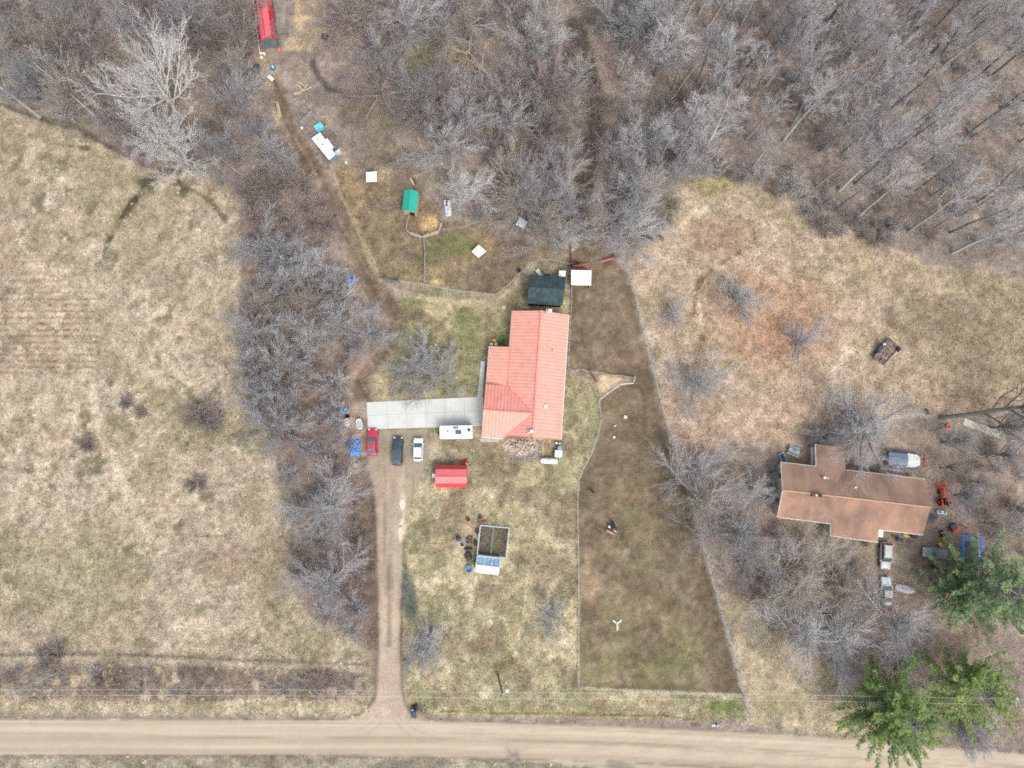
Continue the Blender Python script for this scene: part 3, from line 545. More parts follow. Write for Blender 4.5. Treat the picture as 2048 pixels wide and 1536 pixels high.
# slab and front walk
M_CONC = mat('concrete', (208, 210, 202), .85, 0, .07, .5)
def flat(name, label, cat, pts, z, m, th=.1, kind=None, joints=None):
    b = MB(); pp = [P(u, v) for u, v in pts]; b.prism([(p.x, p.y) for p in pp], z - th, z); o = b.build(name, m); return tag(o, label, cat, kind=kind)
flat('concrete_slab', None, None, [(733.5, 804.5), (966, 793), (968, 849), (966, 852), (736, 858.5)], .035, M_CONC, .16, 'structure')
flat('front_walk', None, None, [(962, 722), (970, 722.5), (965, 793.3), (955, 793.8)], .03, M_CONC, .16, 'structure')
jb = MB()
for a, b in (((735, 830.5), (967, 822)),) + tuple(((u, 804.8 - (u - 733) * .05), (u + 1.5, 858 - (u - 736) * .03)) for u in (774, 812, 851, 889, 928)):
    A, B = P(*a), P(*b); d = (B - A).normalized(); nn = Vector((-d.y, d.x, 0)) * .02; jb.quad(*[(q.x, q.y, .039) for q in (A - nn, B - nn, B + nn, A + nn)])
for k in range(5):
    A, B = P(961 - k * 1.3, 733 + k * 12.5), P(969.4 - k * 1.2, 733.5 + k * 12.5); nn = Vector((0, .018, 0)); jb.quad(*[(q.x, q.y, .034) for q in (A - nn, B - nn, B + nn, A + nn)])
tag(jb.build('paving_joint', mat('joint', (150, 150, 142), .9)), kind='structure')
flat('side_apron', None, None, [(958, 876), (1000, 878), (996, 884), (962, 884)], .02, mat('gravelly_concrete', (188, 180, 164), .9, 0, .2, 3), .1, 'structure')
def gable(name, label, cat, A, B, C, ez, rz_, mroof, mwall, inset=.25, roofmats=None, windows=(), cut=0):
    """gable building: eave corners A->B along one eave, C the corner opposite B (all world, at eave height); ridge parallel to A-B"""
    D = A + (C - B); cen = (A + C) / 2; base = Vector((cen.x, cen.y, 0)); t = thing(name, label, cat, (cen.x, cen.y, 0))
    l = lambda p, z: Vector((p.x - base.x, p.y - base.y, z))
    m1, m2 = (A + D) / 2, (B + C) / 2; ax = (B - A).normalized(); cr = (C - B).normalized()
    MB().slab([l(A, ez), l(B, ez), l(m2, rz_), l(m1, rz_)], .1).build('roof', mroof, t); MB().slab([l(m1, rz_ + .003), l(m2, rz_ + .003), l(C, ez), l(D, ez)], .1).build('roof', (roofmats or mroof), t)
    b = MB(); q = [A + ax * inset + cr * inset, B - ax * inset + cr * inset, C - ax * inset - cr * inset, D + ax * inset - cr * inset]
    b.prism([(p.x - base.x, p.y - base.y) for p in q], -.2, ez - .12)
    for e0, e1, sgn in ((q[0], q[3], 1), (q[1], q[2], 1)): b.quad(l(e0, ez - .12), l(e1, ez - .12), l((e0 + e1) / 2, rz_ - .14))
    b.build('wall', mwall, t); return t, l, ax, cr
# ---- black shingled garage north of the house
A, B, C = P(1131, 554.5, 2.7), P(1060, 549.5, 2.7), P(1054, 606.6, 2.7)
M_BLACKR = mat('black_shingle', (66, 82, 88), .9, 0, .2, 1.3, rgb2=(50, 63, 68)); M_BLKW = mat('dark_siding', (34, 44, 48), .8, 0, .15, 3)
gar, gl, gax, gcr = gable('garage', 'dark garage with black shingle roof just above the salmon house', 'garage', A, B, C, 2.7, 4.1, M_BLACKR, M_BLKW, .3)
b = MB()
for k, (u, v, n) in enumerate(((1117, 586, 10), (1121, 597, 6), (1112, 584, 4))):
    p = P(u, v, 3.5); q = gl(p, 3.52); b.box(q.x, q.y, 3.40, n * .08, .09, .03, R(-4))
b.build('roof_patch', M_DARK, gar)
b = MB(); pp = gl(P(1055, 600, 2.0), 0); b.tube([(pp.x, pp.y, 0.0), (pp.x, pp.y, 2.6)], .07, 6); b.box(pp.x - .4, pp.y - 1.3, .9, 1.2, .06, 1.6); b.build('door', M_WHITE, gar)
# ---- white-roofed lean-to
def shed_roof(name, label, cat, px, zh, zl, mroof, mwall, open_side=None, th=.08, wallz=None):
    """mono-pitch shelter; px = four roof corners in order, first two on the high side"""
    zz = [zh, zh, zl, zl]; pts = [P(u, v, z) for (u, v), z in zip(px, zz)]; c = sum(pts, Vector()) / 4; t = thing(name, label, cat, (c.x, c.y, 0))
    l = [Vector((p.x - c.x, p.y - c.y, p.z)) for p in pts]; MB().slab(l, th).build('roof', mroof, t)
    cc = Vector((0, 0, 0)); q = [Vector((p.x * .9, p.y * .9, p.z - th - .01)) for p in l]
    for i in range(4):
        if i == open_side: continue
        a, b2 = q[i], q[(i + 1) % 4]; d = Vector(((a + b2).x, (a + b2).y, 0)).normalized() * .05
        w_ = MB(); w_.v = [(a.x, a.y, -.1), (b2.x, b2.y, -.1), tuple(b2), tuple(a)]; w_.f = [(0, 1, 2, 3)]; w_.v += [(x - d.x, y - d.y, z) for x, y, z in w_.v]; w_.f += [(7, 6, 5, 4), (0, 4, 5, 1), (1, 5, 6, 2), (2, 6, 7, 3), (3, 7, 4, 0)]
        w_.build('wall', mwall, t)
    for p in q: MB().box(p.x * .99, p.y * .99, p.z / 2 - .1, .1, .1, p.z).build('post', M_WOOD, t)
    return t
M_WROOF = mat('white_metal_roof', (244, 238, 236), .5, 0, .03, .6)
shed_roof('lean_to', 'open lean-to with square white roof beside the black garage', 'shelter', [(1142.5, 540), (1183, 541), (1182, 571), (1142.3, 570)], 2.7, 2.2, M_WROOF, mat('lean_to_wall', (96, 108, 112), .8), 2)
shed_roof('goat_shelter', 'small white roofed shelter alone in the upper left paddock', 'shelter', [(732, 344.5), (753, 342.5), (753.5, 363), (732.5, 364)], 1.7, 1.4, M_WROOF, mat('shelter_wall', (150, 160, 158), .8), 2)
shed_roof('goat_shelter', 'small white roofed shelter set diamondwise on the grass', 'shelter', [(957.5, 489), (972.5, 502.5), (957, 516), (943, 503)], 1.4, 1.2, M_WROOF, mat('red_board', (196, 128, 104), .8), 1)
shed_roof('duck_house', 'small grey white box shelter under the bare branches', 'shelter', [(1040, 434), (1055, 443), (1048, 458), (1031, 449)], 1.2, 1.0, mat('greyed_roof', (196, 208, 212), .6, 0, .2, 2), mat('red_board2', (160, 120, 110), .8), 1)
shed_roof('utility_cabinet', 'white utility cabinet behind the right corner of the black garage', 'cabinet', [(1118.5, 540.8), (1132, 541.5), (1131, 553), (1117, 552.5)], 1.3, 1.2, M_WHITE, mat('cab_wall', (150, 158, 160), .7))
t = thing('cabinet_door', 'loose white panel leaning behind the left part of black garage', 'panel', tuple(P(1078, 547)), R(-50)); MB().box(0, 0, .35, 1.5, .7, .06, tilt=('Y', .25)).build('panel', mat('white_panel', (214, 226, 226), .5), t)
t = thing('storage_bin', 'grey white box standing between cabinet and panel behind garage', 'box', tuple(P(1094, 547)), R(-4)); MB().box(0, 0, .3, 1.4, .6, .6).build('tub', M_GREYM, t); MB().box(0, 0, .63, 1.46, .66, .06).build('lid', mat('bin_lid', (128, 134, 138)), t)
# ---- gambrel sheds
def gambrel(name, label, cat, A, B, D, zw, zb, zr_, fb, mtop, mlow, mwall, over=.12):
    """A,B: world ground corners along the ridge direction, D: ground corner beside A across the ridge"""
    C = B + (D - A); c = (A + C) / 2; t = thing(name, label, cat, (c.x, c.y, 0)); ax = (B - A).normalized(); cr = (D - A).normalized(); wd = (D - A).length; ln = (B - A).length
    def q(s, w_, z): p = A + ax * s + cr * w_; return Vector((p.x - c.x, p.y - c.y, z))
    s0, s1 = -over, ln + over; bk = wd * fb
    for w0, z0, w1, z1, m in ((-over, zw - .1, bk, zb, mlow), (wd + over, zw - .1, wd - bk, zb, mlow)): MB().slab([q(s0, w0, z0), q(s1, w0, z0), q(s1, w1, z1), q(s0, w1, z1)], .07).build('lower_roof', m, t)
    MB().slab([q(s0, bk, zb + .002), q(s1, bk, zb + .002), q(s1, wd / 2, zr_), q(s0, wd / 2, zr_)], .07).build('roof', mtop, t); MB().slab([q(s0, wd - bk, zb + .002), q(s1, wd - bk, zb + .002), q(s1, wd / 2, zr_ + .002), q(s0, wd / 2, zr_ + .002)], .07).build('roof', mtop, t)
    b = MB(); b.prism([tuple(q(0, 0, 0)[:2]), tuple(q(ln, 0, 0)[:2]), tuple(q(ln, wd, 0)[:2]), tuple(q(0, wd, 0)[:2])], -.15, zw - .12)
    for s in (0, ln): b.quad(q(s, 0, zw - .12), q(s, wd, zw - .12), q(s, wd - bk, zb - .09), q(s, wd / 2, zr_ - .09), q(s, bk, zb - .09))
    b.build('wall', mwall, t); MB().tube([q(s0 - .02, wd / 2, zr_ + .02), q(s1 + .02, wd / 2, zr_ + .02)], .05, 5).build('ridge_cap', mlow, t)
    return t, q
A, B, D = P(875.5, 973.5), P(934.5, 973.5), P(875.5, 931.5)
M_RED_T = mat_seam('red_shed_roof', (240, 128, 130), (1, 0, 0), .3, (214, 90, 98), .14); M_RED_L = mat('red_shed_low', (208, 72, 72), .5, 0, .1, 2); M_REDW = mat('red_wall', (176, 50, 46), .8, 0, .1, 3)
shd, q = gambrel('garden_shed', 'red gambrel roofed shed on the lawn below the camper', 'shed', A, B, D, 1.9, 2.75, 3.3, .17, M_RED_T, M_RED_L, M_REDW)
MB().box(-3.2, .1, 1.5, .5, .75, .5).build('air_conditioner', M_WHITE, shd); MB().box(-3.0, 1.0, .9, .08, .8, 1.6).build('door', mat('green_door', (98, 140, 128), .6), shd)
A, D = P(527.7, 97.5), P(558.5, 95); n1, n2 = P(520, 81, 2.3), P(508.5, -8, 2.3); dd = (n2 - n1).normalized(); B = A + dd * 17; dd2 = Vector((-dd.y, dd.x, 0)) * -(D - A).length; 
if dd2.x < 0: dd2 = -dd2
brn, q = gambrel('barn', 'long narrow red barn with grey end wall at the top of the track', 'barn', A, B, A + dd2, 2.0, 2.9, 3.4, .16, mat_seam('barn_roof', (238, 112, 120), dd, .35, (222, 84, 96), .14), mat('barn_low_roof', (205, 40, 44), .5), mat('barn_end', (104, 122, 128), .8, 0, .1, 4), .1)
b = MB(); b.tube([q(-1.5, -.55, 1.2), q(16, -.55, 1.2)], .08, 4); b.build('gutter', mat('pink_rail', (236, 214, 226), .5), brn)
# ---- green roofed shed
ez = 2.3; A, B, C = P(808.7, 379.5, ez), P(803.7, 421, ez), P(832.4, 425.2, ez)
M_GRN = mat_seam('green_roof', (44, 176, 150), (0, 1, 0), .32, (30, 140, 122), .16); M_GRN2 = mat_seam('green_roof_right', (36, 170, 146), (0, 1, 0), .32, (28, 146, 128), .1)
gs, gl2, ax_, cr_ = gable('animal_shed', 'green metal roofed wooden shed opening onto the straw pen', 'shed', A, B, C, ez, 3.0, M_GRN, mat('plank_wall', (190, 170, 134), .9, 0, .15, 5), .12, M_GRN2)
pc = gl2(C, 0) - ax_ * .1 - cr_ * .9; MB().box(pc.x, pc.y, .95, .95, .1, 1.5).build('doorway', M_DARK, gs); pc = gl2(B, 0) - ax_ * .1 + cr_ * .8; MB().box(pc.x, pc.y, .8, .8, .08, .7).build('window', mat('shed_window', (170, 176, 186), .4), gs)
# ---- brown shingled house at the right
ZE2, ZR2 = 3.0, 4.85; base = P(1705, 1000); base.z = 0
bh = thing('house', 'ranch house with brown shingle roof and white eaves among bare trees', 'house', (base.x, base.y, 0))
def Lb(p, z=None): return Vector((p.x - base.x, p.y - base.y, p.z if z is None else z))
nw, sw, ne, se_ = P(1562, 924.5, ZE2), P(1555, 1034, ZE2), P(1851.6, 958.5, ZE2), P(1846, 1070, ZE2); rw, re_ = P(1566, 980.5, ZR2), P(1861.5, 1014.5, ZR2)
M_BR_N = mat('brown_shingle', (158, 130, 110), .92, 0, .14, .28, rgb2=(134, 109, 94), stretch=(1, .5, 1)); M_BR_S = mat('brown_shingle_sunlit', (176, 138, 115), .92, 0, .13, .17, rgb2=(126, 104, 92), stretch=(1, .8, 1))  # paler south slope has sunlight put into its colour; mottling is moss and damp
def lerp(a, b, t): return a + (b - a) * t
fN = lambda u: lerp(nw, ne, (u - 1562) / (1851.6 - 1562)); fS = lambda u: lerp(sw, se_, (u - 1555) / (1846 - 1555.))
MB().slab([Lb(nw), Lb(rw), Lb(re_), Lb(ne)], .15).build('roof', M_BR_N, bh)
MB().slab([Lb(rw) + Vector((0, 0, .002)), Lb(sw), Lb(se_), Lb(re_) + Vector((0, 0, .002))], .15).build('roof', M_BR_S, bh)
a0, a1 = fS(1663), fS(1757.); b0, b1 = P(1661, 1071, 2.55), P(1756, 1084.5, 2.55); up = Vector((0, .35, .16))
MB().slab([Lb(a0) + up, Lb(b0), Lb(b1), Lb(a1) + up], .13).build('roof', M_BR_S, bh)
n0, n1, m0, m1 = P(1631, 889, ZE2), P(1688, 896, ZE2), fN(1633), fN(1692.); nr = (n0 + n1) / 2 + Vector((0, 0, 1.0)); mr_ = lerp((m0 + m1) / 2, lerp(rw, re_, .38), .55); mr_.z = nr.z + .0
e0 = lerp(m0, lerp(rw, re_, .25), .02); MB().slab([Lb(n0), Lb(m0) + Vector((0, 0, .02)), Lb(mr_), Lb(nr)], .13).build('roof', M_BR_N, bh); MB().slab([Lb(nr) + Vector((0, 0, .002)), Lb(mr_) + Vector((0, 0, .002)), Lb(m1) + Vector((0, 0, .02)), Lb(n1)], .13).build('roof', M_BR_N, bh)
MB().tube([Lb(rw) + Vector((0, 0, .03)), Lb(re_) + Vector((0, 0, .03))], .1, 5).build('ridge_cap', mat('ridge_tan', (214, 176, 140), .9), bh)
fs = MB()
for a, b in ((nw, m0), (m1, ne), (sw, a0), (a1, se_), (b0, b1), (b0, a0), (n0, n1), (n0, m0), (nw, rw), (rw, sw)):
    A_, B_ = Lb(a), Lb(b); A_.z -= .07; B_.z -= .07; fs.tube([A_, B_], .095, 4)
fs.build('fascia', M_WHITE, bh)
wl = MB(); ins = lambda p, c, d: (p + (c - p).normalized() * d)
cen = (nw + se_) / 2; qs = [ins(p, cen, .8) for p in (nw, sw, se_, ne)]; 
qs = [Vector((nw.x + .45, nw.y - .4, 0)), Vector((sw.x + .45, sw.y + .4, 0)), Vector((se_.x - .5, se_.y + .4, 0)), Vector((ne.x - .5, ne.y - .4, 0))]
wl.prism([(p.x - base.x, p.y - base.y) for p in qs], -.2, ZE2 - .2)
for p0, p1, rr in ((qs[0], qs[1], rw), (qs[3], qs[2], re_)): wl.quad(Lb(p0, ZE2 - .2), Lb(p1, ZE2 - .2), Vector(((p0.x + p1.x) / 2 - base.x, (p0.y + p1.y) / 2 - base.y, ZR2 - .25)))
wl.prism([(p.x - base.x, p.y - base.y) for p in (a0 + Vector((.4, .6, 0)), b0 + Vector((.4, .4, 0)), b1 + Vector((-.4, .4, 0)), a1 + Vector((-.4, .6, 0)))], -.2, 2.4)
wl.prism([(p.x - base.x, p.y - base.y) for p in (n0 + Vector((.4, -.4, 0)), m0 + Vector((.4, -.6, 0)), m1 + Vector((-.4, -.6, 0)), n1 + Vector((-.4, -.4, 0)))], -.2, ZE2 - .16)
wl.build('wall', mat('cream_siding', (214, 204, 190), .8, 0, .06, 6), bh)
wd_ = (qs[1] - qs[0]).normalized(); on = Vector((-1, 0, 0))
for f in (.22, .72): wall_window(bh, Lb(lerp(qs[0], qs[1], f), 0), wd_, on, 1.0, 1.0, 1.2)
wall_window(bh, Lb(lerp(qs[1], qs[2], .33), 0), (qs[2] - qs[1]).normalized(), Vector((0, -1, 0)), 1, 1.1, 1.2)
for (u, v, s, h, m) in ((1648.5, 886.5 + 69, .42, .35, M_WHITE), (1654.5, 956.5, .22, .3, M_WHITE), (1710.5, 975, .35, .25, M_WHITE)):
    q = P(u, v, 4.3); MB().tube([(q.x - base.x, q.y - base.y, 4.0), (q.x - base.x, q.y - base.y, 4.3 + h)], s / 2, 8).build('vent_pipe', m, bh)
q = P(1632.5, 990.5, 5.0); c = MB().box(q.x - base.x, q.y - base.y, 4.9, 1.7, .5, 1.0, R(-6)).build('chimney', mat('brick_dark', (120, 74, 68), .9, 0, .2, 8), bh); MB().box(q.x - base.x + .55, q.y - base.y, 5.45, .6, .5, .1, R(-6)).build('flue', M_DARK, c); MB().box(q.x - base.x - .1, q.y - base.y, 5.44, .35, .3, .1, R(-6)).build('chimney_cap', M_WHITE, c)
q = P(1761.5, 1066.5, 2.4); MB().box(q.x - base.x, q.y - base.y, 2.33, .85, 1.35, .12, R(-4)).build('porch_canopy', mat('canopy_white', (240, 242, 238), .5), bh); MB().box(q.x - base.x + .3, q.y - base.y - .55, 1.1, .1, .1, 2.3).build('post', M_WHITE, bh)
t = thing('deck', 'narrow brown deck with white rail in the corner of ranch house', 'deck', tuple(P(1624, 915)), R(-3))
MB().box(.15, .2, .25, .75, 3.1, .1).build('deck_floor', mat('brown_deck', (156, 112, 88), .9, 0, .15, 5), t); MB().box(-.35, .2, .8, .07, 3.1, .9).build('railing', M_WHITE, t); MB().box(.75, .2, .3, .35, 3.1, .12).build('deck_step', mat('deck_grey', (206, 204, 200)), t)
flat('patio', None, None, [(1544, 936), (1562, 936), (1560, 1030), (1545, 1018)], .03, mat('patio_slab', (198, 194, 184), .9, 0, .1, 2), .1, 'structure')
# ------------------------------------------------------------------ fences
def fence(name, label, pts, h=1.2, sp=3.0, rad=.010, nh=6, dv=.35, colour='wire', board=False, post_r=.055, group=None, cat='fence'):
    W = [P(u, v) for u, v in pts]; c = sum(W, Vector()) / len(W); t = thing(name, label, cat, (c.x, c.y, 0), group=group); b = MB(); first = None; N = 0
    m = mat('galvanised_wire', (176, 178, 170), .6, .0, .1, 2) if colour == 'wire' else mat('dark_wire', (120, 122, 116), .7, 0, .1, 2) if colour == 'dark' else mat('grey_board', (214, 212, 216), .7, 0, .1, 2)
    pm = mat('fence_post', (150, 142, 128), .9, 0, .2, 3)
    for A, B in zip(W[:-1], W[1:]):
        L = (B - A).length; d = (B - A) / max(L, .01); k = max(1, round(L / sp))
        gA, gB = ground_z(A.x, A.y), ground_z(B.x, B.y)
        if board:
            for z in (.35, .7, 1.05): b.tube([(A.x - c.x, A.y - c.y, gA + z * h / 1.2), (B.x - c.x, B.y - c.y, gB + z * h / 1.2)], .07, 4)
        else:
            for j in range(nh):
                z = .08 + (h - .08) * j / (nh - 1); b.tube([(A.x - c.x, A.y - c.y, gA + z), (B.x - c.x, B.y - c.y, gB + z)], rad * (2.0 if j == nh - 1 else 1), 3, False)
            n = int(L / dv)
            for j in range(n):
                p = A + d * (j + .5) * dv; z = gA + (gB - gA) * j / max(n, 1); b.tube([(p.x - c.x, p.y - c.y, z + .05), (p.x - c.x, p.y - c.y, z + h)], rad * .8, 3, False)
        for j in range(k + 1):
            if j == 0 and N: continue
            p = A + d * L * j / k; z = ground_z(p.x, p.y)
            if first is None:
                first = MB().tube([(0, 0, -.2), (0, 0, h + .12)], post_r, 6).build('post', pm, t); q = first
            else: q = first.copy(); COL.objects.link(q)
            q.location = (p.x - c.x, p.y - c.y, z); N += 1
    b.build('wire_mesh' if not board else 'rail', m, t); return t
fence('pasture_fence', 'long pale fence down the right side of the brown pasture', [(1232, 518), (1247, 530), (1262, 560), (1285, 660), (1310, 760), (1330, 840), (1352, 905), (1378, 985), (1400, 1070), (1420, 1150), (1440, 1220), (1460, 1290), (1484, 1386), (1497, 1426)], 1.5, 3.4, .016, 8, .3)
fence('pasture_fence', 'wire fence along the bottom edge of the brown pasture', [(1156, 1373), (1200, 1376), (1340, 1381), (1484, 1389)], 1.25, 3.2, .010, 7, .3)
fence('pasture_fence', 'thin wire fence down the left side of the brown pasture', [(1156, 1373), (1157, 1200), (1155, 1000), (1157, 962), (1165, 940), (1182, 908), (1196, 870), (1202, 838), (1197, 802)], 1.2, 3.0, .011, 6, .35)
fence('picket_fence', 'short bright grey board fence bounding the pale triangle of ground', [(1197, 801), (1240, 769), (1266, 767), (1269, 754)], 1.2, 2.0, board=True, colour='board')
fence('pasture_fence', 'wire fence from the salmon house to the right of the red gate', [(1136, 738), (1150, 743), (1160, 739), (1180, 745), (1200, 746), (1222, 752), (1240, 752), (1268, 757)], 1.1, 2.2, .010, 6, .3)
fence('pasture_fence', 'greenish wire fence beside the right wall of the salmon house', [(1136, 738), (1140, 655), (1143, 600), (1143, 572)], 1.1, 2.6, .010, 6, .3)
fence('pasture_fence', 'wire fence running up through the trees above the red gates', [(1143, 500), (1141, 455), (1139, 400), (1137, 340)], 1.2, 3.0, .010, 6, .35)
fence('pasture_fence', 'wire fence climbing from the end of the right hand red gate', [(1232, 518), (1222, 490), (1219, 440), (1218, 400)], 1.2, 3.0, .010, 6, .35)
fence('paddock_fence', 'wire fence following the right edge of the dirt track', [(760, 556), (745, 525), (730, 497), (712, 458), (695, 420), (680, 382), (668, 350), (660, 328)], 1.2, 2.6, .016, 7, .3)
fence('paddock_fence', 'wire fence along the bottom of the upper left paddock', [(799, 564), (850, 571), (912, 583), (940, 586), (992, 591)], 1.2, 2.8, .010, 6, .3)
fence('paddock_fence', 'wire fence slanting up from the paddock corner towards black garage', [(992, 591), (1012, 575), (1038, 550), (1068, 523), (1095, 520), (1142, 530)], 1.1, 2.6, .009, 6, .32)
fence('pen_fence', 'white railed fence around the straw pen below the green shed', [(822, 431), (815, 446), (814, 462), (820, 468), (846, 477), (879, 465), (884, 448)], 1.35, 2.0, .02, 8, .2, cat='fence')
fence('pen_fence', 'pale divider fence running down from the straw pen corner', [(848, 480), (851, 505), (850, 540), (849, 570)], 1.2, 2.2, .024, 7, .22)
fence('paddock_fence', 'wire fence curving from the upper wood to the straw pen', [(765, 248), (790, 285), (818, 318), (826, 350), (832, 380)], 1.1, 3.0, .008, 5, .4)
fence('paddock_fence', 'wire fence arcing around the right side of the straw pen', [(845, 388), (868, 408), (882, 432), (884, 448)], 1.1, 3.0, .008, 5, .4)
fence('paddock_fence', 'wire fence from the straw pen towards the low brush', [(884, 462), (930, 455), (968, 440)], 1.1, 3.0, .008, 5, .4)
fence('paddock_fence', 'wire fence running up the track left of the animal pens', [(604, 244), (592, 215), (580, 188)], 1.1, 2.6, .010, 6, .3)
fence('paddock_fence', 'wire fence running up the track from the pen corner', [(627, 231), (618, 205), (612, 188)], 1.1, 2.6, .010, 6, .3)
fence('field_fence', 'thin wire fence along the lower edge of the left field', [(-20, 1312), (100, 1310), (240, 1310), (400, 1317), (520, 1324), (640, 1330)], 1.1, 4.5, .012, 4, .8, 'dark')
# gates
def gate(label, a, b, rgb, h=1.2, name='gate', nr=6, rad=.035):
    A, B = P(*a), P(*b); c = (A + B) / 2; t = thing(name, label, 'gate', (c.x, c.y, ground_z(c.x, c.y)), math.atan2(B.y - A.y, B.x - A.x)); L = (B - A).length / 2
    f = MB(); f.tube([(-L, 0, .12), (-L, 0, h)], rad * 1.3, 5); f.tube([(L, 0, .12), (L, 0, h)], rad * 1.3, 5)
    m = mat('gate_%d_%d_%d' % rgb, rgb, .6, 0, .08, 2); f.build('frame', m, t); r_ = MB()
    for j in range(nr): z = .15 + (h - .15) * j / (nr - 1); r_.tube([(-L, 0, z), (L, 0, z)], rad, 4)
    r_.tube([(0, 0, .12), (0, 0, h)], rad, 4); r_.build('rail', m, t); return t
gate('red gate pointing up from the corner beside the lean-to', (1141, 506), (1146, 533), (190, 98, 94), 1.2, rad=.042)
gate('red gate lying to the right above the white lean-to', (1147, 534), (1177, 529), (190, 98, 94), 1.2, rad=.042)
gate('red gate closing the right end of the upper pasture', (1200, 525), (1229, 518), (190, 98, 94), 1.2, rad=.042)
gate('short crimson gate beside the pale triangle of ground', (1180, 746), (1192, 763), (170, 56, 74), 1.2, rad=.06)
gate('dark blue gate at the bend of the dirt track', (761, 557), (799, 565), (92, 108, 126), 1.2, rad=.05)
# ------------------------------------------------------------------ cars
M_TYRE = mat('tyre_rubber', (40, 41, 43), .8, 0, .2, 4); M_RIM = mat('wheel_rim', (176, 178, 180), .35, .6, .1, 4); M_LAMP = mat('headlamp', (232, 236, 236), .15, 0, .05, 4); M_TAIL = mat('tail_lamp', (176, 36, 40), .3, 0, .1, 4); M_CARGL = mat_glass('car_glass', (72, 112, 114)); M_CARDK = mat_glass('car_side_glass', (34, 42, 48))
def car(label, uv_front, uv_rear, wd, ht, rgb, cabin=(-.42, .2), roof=(-.3, .05), cat='car', name='parked_car', box=False, glass=None, sunroof=False, rails=False, hood=.58, roof_rgb=None):
    A, B = P(*uv_front), P(*uv_rear); c = (A + B) / 2; L = (A - B).length; z = ground_z(c.x, c.y)
    t = thing(name, label, cat, (c.x, c.y, z + .01), math.atan2(A.y - B.y, A.x - B.x)); W = wd / 2; hb_ = ht * hood
    key = '%d_%d_%d' % rgb; m = MATS.get('paint_' + key) or mat('paint_' + key, rgb, .32, 0, .04, 1.2, spec=.6)
    rings = []
    for f, wf, zt, zb in ((-.5, .74, .72, .5), (-.485, .88, .86, .32), (-.44, .96, .97, .25), (-.3, 1, 1, .22), (0, 1, 1, .22), (.2, 1, .985, .22), (.36, .985, .93, .22), (.44, .93, .86, .26), (.48, .84, .76, .32), (.5, .66, .66, .42)):
        w_ = W * wf; zt *= hb_; x = f * L
        rings.append([(x, -w_ * .96, zb), (x, -w_, (zt + zb) / 2), (x, -w_ * .95, zt * .93), (x, -w_ * .8, zt), (x, w_ * .8, zt), (x, w_ * .95, zt * .93), (x, w_, (zt + zb) / 2), (x, w_ * .96, zb)])
    MB().loft(rings).build('body', m, t, smooth=True)
    c0, c1 = cabin[0] * L, cabin[1] * L; r0, r1 = roof[0] * L, roof[1] * L; wb, wt = W * .86, W * (.74 if not box else .8); zr = ht - .03; zb = hb_ * .985
    def pt(x, y, z): return (x, y, z)
    g = glass or M_CARGL
    MB().quad(pt(c1, -wb * .94, zb), pt(c1, wb * .94, zb), pt(r1, wt * .95, zr), pt(r1, -wt * .95, zr)).build('windshield', g, t)
    MB().quad(pt(c0, wb * .94, zb), pt(c0, -wb * .94, zb), pt(r0, -wt * .95, zr), pt(r0, wt * .95, zr)).build('rear_window', g, t)
    for s in (-1, 1): MB().quad(pt(c0, s * wb, zb), pt(c1, s * wb, zb), pt(r1, s * wt, zr), pt(r0, s * wt, zr)).build('side_window', M_CARDK, t)
    rm = m if roof_rgb is None else mat('roofpaint_%d_%d_%d' % roof_rgb, roof_rgb, .35, 0, .05, 1)
    n = 5; rr = [[(lerp(r0, r1, i / n), y * wt, zr + .04 * math.sin(math.pi * i / n) + (.035 if abs(y) < .9 else 0)) for y in (-1.02, -.7, 0, .7, 1.02)] + [(lerp(r0, r1, i / n), y * wt, zr - .03) for y in (1.02, -1.02)] for i in range(n + 1)]
    MB().loft(rr).build('roof', rm, t, smooth=False)
    pl = MB()
    for s in (-1, 1):
        pl.tube([(c1, s * wb * .97, zb), (r1, s * wt, zr)], .035, 4); pl.tube([(c0, s * wb * .97, zb), (r0, s * wt, zr)], .05, 4)
        xm = (r0 + r1) / 2; pl.tube([(xm, s * wb * 1.01, zb), (xm, s * wt * 1.01, zr)], .03, 4)
    pl.build('pillar', m, t)
    for fx in (-.31, .32):
        for s in (-1, 1):
            wh = MB().lathe([(.0, -.1), (.3, -.1), (.335, -.06), (.335, .06), (.3, .1), (0, .1)], 14, ax='y').build('wheel', M_TYRE, t); wh.location = (fx * L, s * (W - .09), .335)
            MB().lathe([(0, 0), (.2, 0), (.2, .02), (0, .03)], 10, ax='y').build('rim', M_RIM, wh).location = (0, .1 * s, 0)
    for s in (-1, 1):
        MB().box(c1 - .18, s * (W + .1), hb_ + .02, .14, .2, .14).build('mirror', m, t); MB().box(L * .462, s * W * .66, hb_ * .76, .22, W * .34, .16, s * -.3).build('headlight', M_LAMP, t); MB().box(-L * .486, s * W * .76, hb_ * .8, .12, W * .28, .18).build('tail_light', M_TAIL, t)
    if sunroof: MB().box(r1 - .55, 0, zr + .085, .62, wt * 1.25, .03).build('sunroof', M_CARGL, t)
    if rails:
        for s in (-1, 1): MB().tube([(r0 + .2, s * wt * .92, zr + .1), (r1 - .2, s * wt * .92, zr + .1)], .03, 5).build('roof_rail', M_RIM, t)
    MB().box(L * .495, 0, .42, .08, W * 1.1, .2).build('front_bumper', M_DARK, t); MB().box(-L * .497, 0, .45, .08, W * 1.3, .2).build('rear_bumper', rm, t)
    return t
car('crimson hatchback with a sunroof parked against the concrete slab', (746.5, 857.5), (745, 912), 1.9, 1.55, (214, 38, 74), (-.43, .22), (-.26, .02), sunroof=True)
car('black and grey SUV, the middle of the three parked cars', (797.5, 874), (795, 931), 1.95, 1.78, (58, 68, 84), (-.44, .19), (-.33, .04), cat='SUV', box=True, rails=True, roof_rgb=(74, 88, 100), hood=.6)
